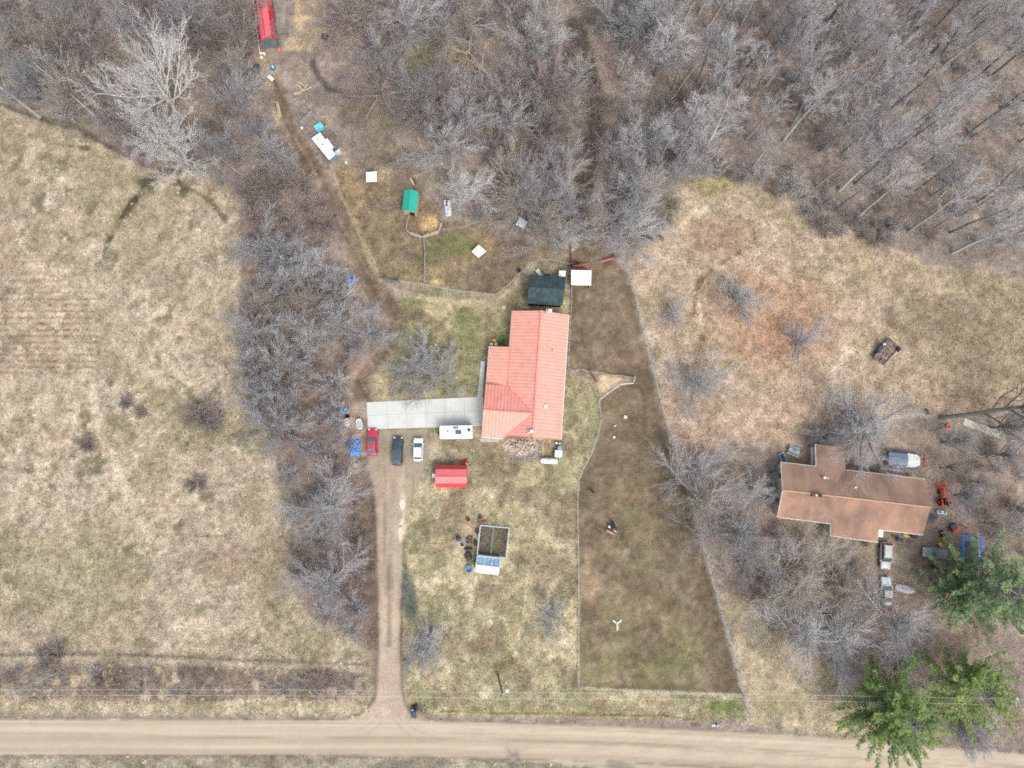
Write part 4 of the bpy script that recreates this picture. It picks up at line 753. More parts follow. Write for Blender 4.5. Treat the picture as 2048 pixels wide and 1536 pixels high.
car('small white hatchback, rightmost of the three parked cars', (837.5, 876), (836.5, 922.5), 1.85, 1.5, (240, 240, 240), (-.42, .27), (-.33, .08))
car('beige minivan with dark sides parked below the brown ranch house', (1767, 1137.5), (1768.5, 1083.5), 1.9, 1.75, (190, 186, 178), (-.46, .22), (-.4, .06), cat='minivan', box=True, rails=True)
car('silver white sedan parked behind the beige minivan', (1769, 1153), (1771.5, 1210.5), 1.8, 1.42, (222, 228, 230), (-.36, .2), (-.2, .04), cat='sedan')
car('silver car half hidden beneath the edge of the pine', (1842, 1103), (1899, 1108), 1.85, 1.5, (158, 158, 160), (-.42, .2), (-.25, .02))
# camper
c = P(914, 865.5); t = thing('camper_trailer', 'white camper trailer with roof hatches beside the concrete slab', 'camper', (c.x, c.y, 0), R(1))
cb = MB(); L2 = 2.95; W2 = 1.18
prof = [(-L2 + .12, -W2), (L2, -W2), (L2, W2), (-L2 + .12, W2), (-L2, W2 - .2), (-L2, -W2 + .2)]
cb.prism(prof, .45, 2.55); cb.build('body', mat('camper_white', (244, 246, 246), .35, 0, .03, 1), t, bevel=.08)
MB().box(.45, -.05, 2.62, 1.05, .72, .16).build('roof_air_conditioner', mat('camper_ac', (84, 98, 112), .5, 0, .3, 6), t); MB().box(-.05, .78, 2.58, .95, .42, .07).build('solar_panel', mat('solar', (104, 142, 160), .2, 0, .2, 5), t); MB().lathe([(.0, 0), (.3, 0), (.3, .12), (0, .16)], 12, 2.35, .32, 2.55).build('roof_hatch', mat('hatch', (70, 86, 104), .4), t)
MB().box(-1.45, .18, 2.58, .32, .32, .08).build('roof_vent', mat('camper_vent', (120, 132, 140), .4), t); MB().box(2.5, -.6, 2.57, .12, .12, .08).build('vent_cap', M_DARK, t); MB().box(2.2, .9, 2.57, .35, .2, .04).build('logo_panel', mat('pale_blue', (190, 214, 220), .4), t)
for s in (-1, 1):
    w_ = MB().lathe([(0, -.1), (.32, -.1), (.32, .1), (0, .1)], 14, ax='y').build('wheel', M_TYRE, t); w_.location = (.2, s * 1.1, .33)
MB().tube([(-L2, -.5, .5), (-L2 - .7, 0, .5), (-L2, .5, .5)], .06, 4).build('hitch', M_DARK, t); MB().lathe([(0, 0), (.16, 0), (.16, .4), (0, .5)], 10, -L2 - .25, 0, .5).build('gas_bottle', M_DARK, t); MB().box(.0, -1.25, 2.2, 2.9, .12, .1).build('awning', mat('awning_roll', (128, 160, 160), .6), t); MB().box(1.5, W2 + .04, 1.6, 2.0, .06, .6).build('window', M_CARDK, t)
# ------------------------------------------------------------------ yard things
def vessel(name, label, cat, u, v, prof, m, inner=None, k=16, group=None, z=None, scale=(1, 1), rz=0):
    p = P(u, v); b = MB().lathe(prof, k); b.v = [(x * scale[0], y * scale[1], z_) for x, y, z_ in b.v]
    o = b.build(name, m, smooth=False, bevel=0); o.location = (p.x, p.y, ground_z(p.x, p.y) if z is None else z); o.rotation_euler = (0, 0, rz); return tag(o, label, cat, group)
def tubprof(r, h, w_=.04): return [(0, 0), (r * .92, 0), (r, h), (r - w_, h), (r * .88 - w_, .06), (0, .06)]
def drum(r, h): return [(0, 0), (r, 0), (r * 1.03, h * .33), (r, h * .36), (r * 1.03, h * .66), (r, h * .7), (r, h), (r * .92, h + .02), (r * .9, h - .02), (0, h - .02)]
M_BLUE = mat('blue_plastic', (20, 172, 216), .4, 0, .08, 3); M_NAVY = mat('navy_plastic', (44, 66, 92), .5, 0, .2, 3); M_WPL = mat('white_plastic', (240, 240, 236), .5, 0, .06, 3)
vessel('drum', 'round blue drum standing up beside the lying blue drum', 'drum', 694, 819.5, drum(.36, .9), M_BLUE)
p = P(685, 824); o = MB().lathe(drum(.36, .95), 16, ax='x').build('drum', M_BLUE); o.location = (p.x - .4, p.y, .33); o.rotation_euler = (0, 0, R(-4)); tag(o, 'blue drum lying on its side left of the crimson car', 'drum')
vessel('bucket', 'upper of the two round white buckets left of slab', 'bucket', 694.6, 841.5, drum(.46, .5), M_WPL); vessel('bucket', 'lower of the two round white buckets left of slab', 'bucket', 693.8, 848.8, drum(.47, .45), M_WPL)
vessel('tyre', 'dark old tyre lying just above the white buckets', 'tyre', 695, 833, [(.2, .02), (.36, 0), (.42, .1), (.36, .2), (.22, .19), (.2, .1), (.2, .02)], M_TYRE)
vessel('wash_tub', 'pale blue enamel bowl on the leaves left of buckets', 'bowl', 676, 855.5, tubprof(.35, .2), mat('pale_blue_enamel', (150, 186, 198), .4, 0, .2, 5))
rd = random.Random(7)
for u, v, s in ((676.5, 837, .3), (680, 836, .18), (674, 843.5, .2), (662.5, 840.5, .17), (681, 829.5, .16)):
    p = P(u, v); o = MB().blob((0, 0, s * .6), (s, s * .8, s * .6), rd.randrange(99), 8, .3).build('plastic_jug', M_WPL); o.location = (p.x, p.y, 0); tag(o, 'scrap of white plastic about %d percent across and %.1f percent down the photo' % (round(u / 20.48), v / 15.36), 'litter', 'white scraps near the blue drums')
def trough(label, u, v, L, W, rz, m, inner, name='bathtub', cat='bathtub'):
    p = P(u, v); t = thing(name, label, cat, (p.x, p.y, 0), rz); pr = []
    def ov(l, w_, n=20): return [(l / 2 * abs(math.cos(a)) ** .6 * (1 if math.cos(a) > 0 else -1), w_ / 2 * abs(math.sin(a)) ** .8 * (1 if math.sin(a) > 0 else -1)) for a in [2 * math.pi * i / n for i in range(n)]]
    b = MB(); R0 = [[(x, y, z) for x, y in ov(L * f, W * f)] for f, z in ((.82, 0), (1, .5), (1.02, .52), (.8, .52), (.7, .12))]; b.loft(R0); b.build('tub', m, t); bb = MB(); bb.prism(ov(L * .72, W * .68), .3, .33); bb.build('water', inner, t)
    return t
trough('white bathtub used as a trough at left of concrete slab', 719.8, 848.5, 1.9, 1.05, R(105), M_WPL, mat('tub_water', (176, 196, 192), .1, 0, .15, 3))
# blue tarps
def tarp(label, u, v, L, W, H_, rz, seed, rgb=(30, 124, 214), name='tarp'):
    p = P(u, v); n, m_ = 16, 10; rd = random.Random(seed); b = MB(); Z = np.random.default_rng(seed).random((n + 1, m_ + 1))
    for i in range(n + 1):
        for j in range(m_ + 1):
            x, y = i / n - .5, j / m_ - .5; e = max(0, 1 - (abs(x) * 2) ** 6) * max(0, 1 - (abs(y) * 2) ** 6); k = 1 + .12 * (Z[i, j] - .5) + .07 * math.sin(x * 9)
            b.v.append((x * L * k, y * W * k, .02 + e * H_ * (.55 + .6 * Z[i, j])))
    for i in range(n):
        for j in range(m_): a = i * (m_ + 1) + j; b.f.append((a, a + m_ + 1, a + m_ + 2, a + 1))
    b.f.append(tuple([j for j in range(m_ + 1)] + [i * (m_ + 1) + m_ for i in range(1, n + 1)] + [n * (m_ + 1) + j for j in range(m_ - 1, -1, -1)] + [i * (m_ + 1) for i in range(n - 1, 0, -1)]))
    o = b.build(name, mat('tarp_%d' % rgb[0], rgb, .45, 0, .35, 1.6, rgb2=(96, 150, 214) if rgb[0] < 60 else None)); o.location = (p.x, p.y, ground_z(p.x, p.y)); o.rotation_euler = (0, 0, rz); return tag(o, label, 'tarp')
tarp('crumpled bright blue tarp over a low pile left of the crimson car', 709, 893.5, 3.1, 1.95, .55, R(93), 4); tarp('small crumpled blue tarp at the left side of the dirt track', 702, 562, 1.5, 1.1, .35, R(20), 9, (36, 110, 206)); tarp('torn blue tarp strip above the small crumpled tarp', 701.5, 550, 1.0, .55, .3, R(100), 12, (36, 110, 206))
p = P(711.5, 930); t = thing('stump', 'grey chopping block with a plank below the blue tarp', 'stump', (p.x, p.y, 0)); MB().tube([(0, 0, 0), (0, 0, .5)], .42, 9).build('block', mat('grey_wood', (164, 164, 150), .9, 0, .2, 5), t); MB().tube([(-.2, -.4, .1), (-1.0, -1.3, .06)], .07, 4).build('plank', M_WOOD, t)
def boards(name, label, cat, segs, w_=.16, m=None, z=.06, group=None):
    A = [P(u, v) for s in segs for u, v in s]; c = sum(A, Vector()) / len(A); t = thing(name, label, cat, (c.x, c.y, ground_z(c.x, c.y)), group=group)
    for i in range(0, len(A), 2):
        a, b = A[i], A[i + 1]; d = b - a; mb = MB().box((a.x + b.x) / 2 - c.x, (a.y + b.y) / 2 - c.y, z + .03 * i, d.length, w_, .05, math.atan2(d.y, d.x)); mb.build('board', m or mat('bare_board', (212, 190, 150), .85, 0, .15, 3), t)
    return t
boards('lumber', 'angled pair of pale boards on the leaves below the blue tarp', 'boards', [((652, 929), (655, 944)), ((652, 931), (664, 934)), ((663.5, 934.5), (659, 940))], .24)
boards('lumber', 'three long boards lying along the upper track', 'boards', [((553, 208), (559, 236)), ((556, 206), (562, 234)), ((551, 205), (556, 205))], .2); boards('lumber', 'crossed pale boards on the ground right of the upper track', 'boards', [((587, 186), (604, 183)), ((588, 189), (603, 187)), ((598, 172), (606, 184)), ((616, 169), (606, 181)), ((598, 165), (611, 173)), ((606, 184), (624, 175))], .2)
boards('board_cross', 'Y shaped pale timber frame lying in the lower pasture', 'timber frame', [((1226, 1241), (1235, 1248)), ((1243, 1240), (1234, 1248)), ((1234.5, 1247), (1235, 1261))], .32, mat('greenish_board', (206, 212, 188), .85, 0, .1, 3))
boards('lumber', 'pair of pale boards standing out in the upper right woods', 'boards', [((1864, 373), (1863.5, 396)), ((1888, 365), (1891, 383)), ((1890, 383), (1875, 401))], .2)
boards('ramp', 'long pale plywood sheet under the leaning tree at right', 'plywood', [((1928, 843), (2001, 870))], 1.25, mat('plywood', (214, 208, 192), .8, 0, .12, 1.5)); boards('lumber', 'timber lengths lying at the right edge below the leaning tree', 'boards', [((2006, 842), (2008, 880)), ((2020, 882), (2042, 880)), ((2048, 889), (2032, 906))], .2, mat('olive_board', (178, 170, 130), .9))
boards('pole_bundle', 'bluish metal pole lying at the far right edge', 'pole', [((2047, 875), (2034, 912))], .14, mat('bluish_metal', (168, 186, 204), .5, .3)); p = P(708, 945)
heap('kindling_pile', 'few yellow splinters of wood beside the chopping block', 708, 945, .7, .35, 14, 8, .15, Lr=(.2, .5), m=mat('yellow_wood', (226, 186, 110), .9, 0, .15, 4))
# lawn side of the house
p = P(1097.5, 922); t = thing('propane_tank', 'long white propane tank on the lawn below the salmon house', 'propane tank', (p.x, p.y, 0), R(-3))
prof = [(0, -1.62)] + [(.52 * math.sin(a), -1.12 - .5 * math.cos(a)) for a in (.35, .7, 1.1, 1.57)] + [(.52 * math.sin(a), 1.12 + .5 * math.cos(a)) for a in (1.57, 1.1, .7, .35)] + [(0, 1.62)]
MB().lathe(prof, 20, 0, 0, .72, ax='x').build('tank', mat('tank_white', (246, 244, 244), .4, 0, .03, 1), t, smooth=True); MB().lathe([(0, 0), (.16, 0), (.16, .14), (0, .18)], 10, 0, 0, 1.22).build('valve_dome', mat('tank_dome', (236, 236, 236)), t)
for x in (-.9, .9): MB().box(x, 0, .12, .2, .7, .24).build('leg', M_GREYM, t)
p = P(1116.5, 907.5); t = thing('air_conditioner', 'square white air conditioning unit between house corner and propane tank', 'air conditioner', (p.x, p.y, 0), R(-4)); MB().box(0, 0, .45, 1.35, 1.25, .85).build('casing', mat('ac_white', (228, 236, 232), .5, 0, .04, 2), t, bevel=.03); b = MB(); b.box(.1, .25, .885, .1, .1, .02); b.build('fan_hub', M_DARK, t); MB().box(-.0, -.2, .885, .08, .2, .02).build('badge', M_DARK, t)
p = P(1119, 896); t = thing('rain_barrel', 'blue grey covered barrel right above the air conditioning unit', 'barrel', (p.x, p.y, 0)); MB().lathe([(0, 0), (.5, 0), (.55, .8), (0, .8)], 14).build('barrel', mat('teal_dark', (52, 86, 90), .6), t); MB().lathe([(0, 0), (.48, 0), (.4, .14), (0, .18)], 12, 0, 0, .8).build('cover', mat('steel_blue', (124, 162, 190), .5, 0, .2, 5), t)
for u, v, l in ((1112.5, 886.5, .45), (1119, 888, .3)): 
    p = P(u, v); o = MB().box(0, 0, .3, l, .3, .6).build('storage_crate', M_WPL); o.location = (p.x, p.y, 0); tag(o, 'small white crate %s corner of salmon house' % ('just below the lower right' if l > .4 else 'tucked beside the blue barrel at'), 'crate')
p0 = P(1122.5, 862); t = thing('aerial_mast', 'pale green aerial mast at the lower right corner of salmon house', 'antenna', (p0.x, p0.y, 0)); MB().tube([(0, 0, 0), (.1, -.4, 5.5)], .05, 5).build('mast', mat('mast_green', (196, 226, 206), .6), t)
for k in range(3): MB().tube([(-.5 + .1, -.3 + .12 * k, 5.0 + .2 * k), (.9, -.7 + .12 * k, 5.1 + .2 * k)], .03, 4).build('aerial_arm', MATS['mast_green'], t)
# yellow toy and white chairs by the porch
for u, v, l in ((983, 689.5, 'left'), (992, 689.5, 'right')):
    p = P(u, v); t = thing('garden_chair', '%s of two white garden chairs above the porch roof' % l, 'chair', (p.x, p.y, 0), 0, 'white garden chairs'); MB().box(0, 0, .42, .5, .5, .06).build('seat', M_WHITE, t); MB().box(0, -.24, .7, .5, .06, .55).build('backrest', M_WHITE, t)
    for a, b_ in ((-.2, -.2), (.2, -.2), (-.2, .2), (.2, .2)): MB().box(a, b_, .2, .05, .05, .4).build('leg', M_WHITE, t)
p = P(988.5, 682.5); t = thing('flower_pot', 'yellow flowers in a pot above the two white chairs', 'flower pot', (p.x, p.y, 0)); MB().lathe(tubprof(.25, .35), 12).build('pot', mat('terracotta', (190, 120, 90)), t)
b = MB(); rd = random.Random(3)
for k in range(22): b.blob((rd.uniform(-.32, .32), rd.uniform(-.25, .25), .4 + rd.random() * .25), (.09, .09, .07), k, 6)
tag(b.build('blossom', mat('yellow_bloom', (244, 206, 60), .7), t), kind='stuff')
# red mower and bits by the shed
p = P(930.5, 923); t = thing('push_mower', 'small red and black mower above the red garden shed', 'mower', (p.x, p.y, 0), R(20)); MB().box(0, 0, .25, .95, .62, .24).build('deck', mat('mower_red', (200, 34, 44), .4), t, bevel=.04); MB().lathe([(0, 0), (.2, 0), (.18, .2), (0, .24)], 12, .05, 0, .37).build('engine', M_DARK, t); MB().tube([(-.45, -.25, .35), (-1.0, -.25, .9), (-1.0, .25, .9), (-.45, .25, .35)], .025, 4).build('handle', M_DARK, t)
for a, b_ in ((-.4, -.34), (.4, -.34), (-.4, .34), (.4, .34)): MB().lathe([(0, -.04), (.15, -.04), (.15, .04), (0, .04)], 10, ax='y').build('wheel', M_TYRE, t).location = (a, b_, .15)
p = P(903, 919); t = thing('fire_pit', 'grey metal fire bowl above the red garden shed', 'fire bowl', (p.x, p.y, 0)); MB().lathe(tubprof(.36, .3), 12).build('bowl', M_GREYM, t)
for k in range(3): MB().tube([(math.cos(k * 2.1) * .3, math.sin(k * 2.1) * .3, .1), (math.cos(k * 2.1) * .5, math.sin(k * 2.1) * .5, 0)], .03, 4).build('leg', M_GREYM, t)
# garden enclosure and greenhouse
g0, g1, g2, g3 = P(961.5, 1049.5), P(1018.5, 1054.5), P(1012, 1114.5), P(955, 1108); cg = (g0 + g2) / 2; t = thing('garden_enclosure', 'square fenced vegetable bed with white top rails above the greenhouse', 'garden bed', (cg.x, cg.y, 0)); G = [Vector((q.x - cg.x, q.y - cg.y, 0)) for q in (g0, g1, g2, g3)]
b = MB(); b.prism([(q.x * .96, q.y * .96) for q in G], -.05, .22); b.build('soil', mat('dark_soil', (112, 98, 82), .95, 0, .3, 2.8, rgb2=(68, 62, 54)), t); b = MB()
for i in range(4): q, q2 = G[i], G[(i + 1) % 4]; b.tube([(q.x, q.y, 1.25), (q2.x, q2.y, 1.25)], .1, 4)
b.build('top_rail', mat('rail_grey_white', (206, 216, 220), .6, 0, .1, 2), t); b = MB()
for i in range(4):
    q, q2 = G[i], G[(i + 1) % 4]; n = 24
    for j in range(n): p = q.lerp(q2, j / n); b.tube([(p.x, p.y, 0), (p.x, p.y, 1.2)], .010, 3, False)
    for z in (.2, .45, .7, .95): b.tube([(q.x, q.y, z), (q2.x, q2.y, z)], .010, 3, False)
b.build('wire_mesh', MATS['galvanised_wire'], t)
for q in G: MB().box(q.x, q.y, .65, .14, .14, 1.35).build('post', M_WOOD, t)
a, b_ = G[0].lerp(G[1], .46), G[3].lerp(G[2], .46); mm = (a + b_) / 2; MB().box(mm.x, mm.y, .26, (a - b_).length * .92, .42, .12, math.atan2(a.y - b_.y, a.x - b_.x)).build('centre_path', mat('green_board', (118, 126, 104), .9, 0, .2, 3), t)
b = MB(); rd = random.Random(5)
for k in range(260):
    s, r_ = rd.random(), rd.random(); q = G[0].lerp(G[1], s).lerp(G[3].lerp(G[2], s), r_) * .92; th = rd.random() * 6.28; L = rd.uniform(.1, .3)
    b.quad((q.x, q.y - .03, .24), (q.x, q.y + .03, .24), (q.x + L * math.cos(th), q.y + L * math.sin(th), .24 + rd.random() * .3))
tag(b.build('plant_stalks', mat('bed_stalks', (168, 156, 130), .9, 0, .3, 3, rgb2=(104, 112, 80)), t), kind='stuff'); p_ = mm + (b_ - a).normalized() * 1.7; MB().box(p_.x, p_.y, .4, .35, .7, .3, R(-10)).build('watering_can', mat('green_can', (40, 150, 84), .5), t)
# greenhouse
h0, h1, h2, h3 = P(955, 1112), P(1001, 1116), P(997, 1149.5), P(951, 1144); zE, zM = 1.5, 2.2; ch = (h0 + h2) / 2; t = thing('greenhouse', 'small white framed glass greenhouse below the fenced vegetable bed', 'greenhouse', (ch.x, ch.y, 0)); hh = [P(u, v, zE) for u, v in ((954.5, 1111.5), (1001, 1116.5), (996.5, 1150), (951, 1144))]; hl = [Vector((q.x - ch.x, q.y - ch.y, zE)) for q in hh]; ra, rb = hl[0].lerp(hl[3], .53), hl[1].lerp(hl[2], .53); ra.z = rb.z = zM
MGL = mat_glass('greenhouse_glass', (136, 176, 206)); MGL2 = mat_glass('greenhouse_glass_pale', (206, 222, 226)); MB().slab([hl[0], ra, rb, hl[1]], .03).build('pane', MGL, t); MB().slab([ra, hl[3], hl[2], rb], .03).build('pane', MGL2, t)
b = MB(); off = Vector((0, 0, .03)); b.tube([ra + off, rb + off], .17, 4)
for A, B in ((hl[0], hl[1]), (hl[3], hl[2]), (hl[0], ra), (hl[1], rb), (ra, hl[3]), (rb, hl[2])): b.tube([A + off, B + off], .07, 4)
for f in (1 / 3, 2 / 3): b.tube([hl[0].lerp(hl[1], f) + off, ra.lerp(rb, f) + off], .06, 4); b.tube([hl[3].lerp(hl[2], f) + off, ra.lerp(rb, f) + off], .06, 4)
for f in (1 / 6, .5, 5 / 6): b.tube([hl[0].lerp(hl[1], f) + off, ra.lerp(rb, f) + off], .025, 4); b.tube([hl[3].lerp(hl[2], f) + off, ra.lerp(rb, f) + off], .03, 4)
b.build('frame', mat('greenhouse_frame', (240, 246, 246), .5), t); b = MB()
for i in range(4): q, q2 = hl[i], hl[(i + 1) % 4]; b.v += [(q.x * .98, q.y * .98, 0), (q2.x * .98, q2.y * .98, 0), (q2.x * .98, q2.y * .98, zE - .05), (q.x * .98, q.y * .98, zE - .05)]; n = len(b.v); b.f.append((n - 4, n - 3, n - 2, n - 1))
b.build('wall', mat('polycarb', (196, 212, 214), .3), t)
vessel('pond_tub', 'round blue tub with dark water left of the greenhouse', 'tub', 938, 1138, tubprof(.66, .45, .16), mat('tub_blue', (108, 140, 172), .5)); vessel('compost_bin', 'round dark teal bin left of the vegetable bed', 'bin', 917.2, 1077.5, [(0, 0), (.45, 0), (.42, .8), (.2, .92), (0, .94)], mat('teal_bin', (42, 76, 92), .4))
def mound(name, label, cat, u, v, rx, ry, h, m, seed): 
    p = P(u, v); o = MB().blob((0, 0, h * .2), (rx, ry, h), seed, 14, .22).build(name, m); o.location = (p.x, p.y, 0); return tag(o, label, cat)
M_COMP = mat('compost', (84, 72, 64), .95, 0, .4, 4)
mound('compost_heap', 'dark round compost heap left of the greenhouse top', 'compost heap', 937, 1112.5, .72, .78, .4, M_COMP, 1); mound('compost_heap', 'narrow dark compost heap just above the round one', 'compost heap', 936, 1097.5, .75, .3, .3, M_COMP, 2); mound('compost_heap', 'dark compost in an old grey frame left of garden bed', 'compost heap', 939, 1079.5, .62, .7, .35, mat('grey_compost', (108, 98, 92), .95, 0, .4, 4), 3); mound('compost_heap', 'dark brown heap against the left rail of garden bed', 'compost heap', 951.5, 1085.5, .35, .65, .35, M_COMP, 4)
for u, v, r_, lab in ((936.5, 1038.5, .36, 'dark planter above the orange leaves near garden bed'), (960, 1033.5, .4, 'dark round planter just above the garden bed'), (924.5, 1089.5, .28, 'small brown pot between teal bin and compost'), (955, 1062, .45, 'black tub against the upper left rail of garden bed')): vessel('planter', lab, 'planter', u, v, tubprof(r_, .3), mat('planter_dark', (84, 80, 80), .8, 0, .3, 4))
p = P(969, 1045.5); o = MB().box(0, 0, .2, .95, .4, .35).build('seed_tray', mat('pink_tray', (196, 108, 122), .6)); o.location = (p.x, p.y, 0); tag(o, 'pinkish red tray at the top left corner of garden bed', 'tray'); p = P(946, 1078); t = thing('compost_surround', 'pale wooden frame around the grey compost heap', 'frame', (p.x, p.y, 0)); [MB().box(x, y, .2, sx, sy, .4).build('board', M_WOOD, t) for x, y, sx, sy in ((.0, 0, .08, 1.5), (-.6, -.78, 1.2, .08))]
# troughs and drums of the pastures
for u, v, r_, lab, m in ((1141, 530.5, .42, 'round black water trough at the red gate corner', 'k'), (1037.5, 541.5, .36, 'round dark barrel beside the slanting fence left of garage', 'n'), (1151, 527, .5, 'dark tub under the angled red gate', 'k')): vessel('water_trough', lab, 'trough', u, v, tubprof(r_, .55), MATS['planter_dark'] if m == 'k' else M_NAVY)
p = P(1144.5, 501.5); t = thing('feed_drum', 'pale blue drum at the upper end of the red gate', 'drum', (p.x, p.y, 0)); MB().lathe(drum(.34, .85), 14).build('drum', mat('pale_drum', (150, 172, 190), .5), t)
vessel('salt_block', 'square cream block lying in the middle pasture', 'block', 1251, 834, [(0, 0), (.42, 0), (.4, .25), (0, .27)], mat('salt_cream', (228, 216, 190), .8, 0, .1, 3), k=4, rz=.7); vessel('bucket', 'round cream bucket lid lying in the middle pasture', 'bucket', 1228.5, 874.5, drum(.26, .2), mat('cream_lid', (226, 222, 196), .7)); p = P(1230, 852); o = MB().box(0, 0, .1, .5, .2, .12, .6).build('board_scrap', mat('scrap_white', (226, 222, 210), .7)); o.location = (p.x, p.y, 0); tag(o, 'short white board scrap between block and lid in pasture', 'board'); vessel('bucket', 'round pale bucket by the right fence near the trees', 'bucket', 1325, 908, drum(.25, .3), mat('cream_lid', (226, 222, 196), .7))
vessel('stone_ring', 'faint ring of pale stones in the lower front lawn', 'stone ring', 980, 1245, [(.42, .0), (.58, .02), (.55, .1), (.46, .1), (.42, .04)], mat('pale_stone', (196, 190, 172), .9, 0, .3, 4)); vessel('well_cover', 'round pale concrete well cover above left of house', 'well cover', 1007.5, 615, [(0, 0), (.42, 0), (.42, .12), (0, .14)], mat('well_conc', (196, 186, 166), .9, 0, .2, 4))
# truck cap / flat boat, coop trailer, pens
A = [(886.5, 400), (901, 399.5), (903, 430), (891, 432)]; pts = [P(u, v, .5) for u, v in A]; c = sum(pts, Vector()) / 4; t = thing('truck_cap', 'weathered white truck bed cap under the pale tree', 'truck cap', (c.x, c.y, 0)); b = MB(); b.prism([(q.x - c.x, q.y - c.y) for q in pts], 0, .5); b.build('shell', mat('chalky', (206, 216, 220), .6, 0, .25, 1.6, rgb2=(150, 154, 158)), t, bevel=.06); q = pts[0].lerp(pts[1], .45); MB().box(q.x - c.x + .05, q.y - c.y - .65, .505, .3, 1.1, .03).build('dark_gap', M_DARK, t)
kp = [P(u, v, 2.3) for u, v in ((623, 276.6), (640, 264.8), (671, 308.8), (657.7, 319.5))]; c = sum(kp, Vector()) / 4; kl = [Vector((q.x - c.x, q.y - c.y, 2.3)) for q in kp]; t = thing('coop_trailer', 'long white roofed chicken trailer beside the dirt track', 'trailer', (c.x, c.y, 0)); MB().slab(kl, .12).build('roof', mat('coop_roof', (246, 246, 246), .4, 0, .03, 1), t); b = MB(); b.prism([(q.x * .93, q.y * .93) for q in kl], .4, 2.15); b.build('body', mat('coop_body', (120, 140, 150), .7, 0, .1, 2), t)
dK = (kl[2] - kl[1]).normalized(); nK = Vector((-dK.y, dK.x, 0)); an = math.atan2(dK.y, dK.x)
for f, g_, sx, sy in ((.13, .35, .1, .95), (.42, .5, .3, .35), (.48, .25, .35, .14)): q = kl[0].lerp(kl[3], f).lerp(kl[1].lerp(kl[2], f), g_); MB().box(q.x, q.y, 2.33, sx, sy, .05, an + .1).build('roof_patch', M_GREYM, t)
q = kl[1].lerp(kl[2], .5); MB().box(q.x + .15, q.y + .1, 1.9, 2.3, .7, .1, an).build('side_awning', M_WHITE, t)
for f in (.3, .6):
    for a, b_ in ((0, 3), (1, 2)): q = kl[a].lerp(kl[b_], f); w_ = MB().lathe([(0, -.1), (.33, -.1), (.33, .1), (0, .1)], 12, ax='y').build('wheel', M_TYRE, t); w_.location = (q.x * .95, q.y * .95, .33); w_.rotation_euler = (0, 0, an)
q = P(675, 303, .8); t2 = thing('tank_frame', 'white crate of pipes at the right end of chicken trailer', 'crate', (q.x, q.y, 0), R(35)); MB().box(0, 0, .4, 1.1, .7, .8).build('crate', mat('crate_grey', (196, 204, 206), .6, 0, .4, 8), t2); MB().tube([(-.5, 0, .85), (.8, .2, .9), (.9, -.3, .9)], .05, 4).build('pipe', M_WHITE, t2)
t = thing('dog_house', 'turquoise roofed box hutch above the chicken trailer', 'hutch', tuple(P(641.5, 259.5)), R(35)); MB().box(0, 0, .5, 1.35, 1.3, 1.0).build('body', mat('teal_wall', (120, 170, 180), .7), t); MB().box(0, 0, 1.05, 1.6, 1.5, .1).build('roof', mat('turq', (96, 222, 236), .5, 0, .1, 2), t)
fence('kennel_pen', 'wire kennel pen around the turquoise hutch', [(604, 252), (627, 231), (654, 262), (643, 266), (623, 279), (604, 252)], 1.7, 1.8, .016, 9, .2, cat='pen', group=None); fence('kennel_pen', 'wire run on bare earth right of the chicken trailer', [(654, 262), (660, 254), (679, 277), (677, 293), (672, 302)], 1.7, 1.8, .016, 8, .22, cat='pen'); 
p = P(604.5, 257); t = thing('feed_bucket', 'white bucket hanging outside the left kennel corner', 'bucket', (p.x, p.y, 0)); MB().lathe(drum(.24, .35), 10, 0, 0, 0).build('bucket', M_WPL, t); p = P(692, 325); vessel('bucket', 'small white bowl on the ground below the chicken trailer', 'bucket', 692, 325, drum(.2, .2), M_WPL); t = thing('storage_tote', 'white box with pink lid alone in the upper woods', 'box', tuple(P(883, 209.5)), R(25)); MB().box(0, 0, .3, .75, .65, .6).build('box', M_WPL, t); MB().box(.25, .25, .62, .3, .2, .04).build('lid', mat('pinklid', (226, 140, 190), .5), t)
# things at the barn foot
vessel('stock_tank', 'round blue stock tank below the red barn', 'tank', 546, 137, tubprof(.55, .5, .1), mat('tank_blue', (48, 140, 176), .5)); p = P(547, 136); t = thing('bucket', 'small white bucket standing in the blue stock tank', 'bucket', (p.x, p.y, 0)); MB().lathe(drum(.2, .55), 12).build('bucket', M_WPL, t)
t = thing('wheelbarrow', 'white wheelbarrow with two handles on the upper track', 'wheelbarrow', tuple(P(542.5, 158.5)), R(-40)); MB().box(.1, 0, .45, 1.15, .7, .35, tx=1.15, ty=1.1).build('tray', mat('barrow_white', (230, 238, 232), .5), t, bevel=.05)
for s in (-1, 1): MB().tube([(.6, s * .2, .35), (-1.1, s * .28, .6)], .04, 5).build('handle', M_WHITE, t); MB().tube([(-.3, s * .25, .4), (-.35, s * .25, 0)], .03, 5).build('leg', M_GREYM, t)
MB().lathe([(0, -.05), (.2, -.05), (.2, .05), (0, .05)], 12, ax='y').build('wheel', M_TYRE, t).location = (.75, 0, .2)
for u, v, lab, r_ in ((521.5, 106.5, 'leftmost white pail at the foot of the barn', .26), (528, 107.5, 'rightmost white pail at the foot of the barn', .27), (523.5, 115, 'lowest white pail at the foot of the barn', .28), (503.8, 134.5, 'yellow pail left of the stock tank', .2)): vessel('pail', lab, 'pail', u, v, drum(r_, .35), M_WPL if v < 120 else mat('yellow_pail', (232, 226, 120), .5))
p = P(560, 101.5); t = thing('toy_car', 'pinkish red toy car at the right foot of barn', 'toy car', (p.x, p.y, 0)); MB().box(0, 0, .2, .7, .45, .25).build('body', mat('toy_red', (240, 88, 108), .4), t, bevel=.06); MB().box(-.05, 0, .38, .35, .38, .14).build('cabin', mat('toy_pink', (248, 150, 160), .4), t)
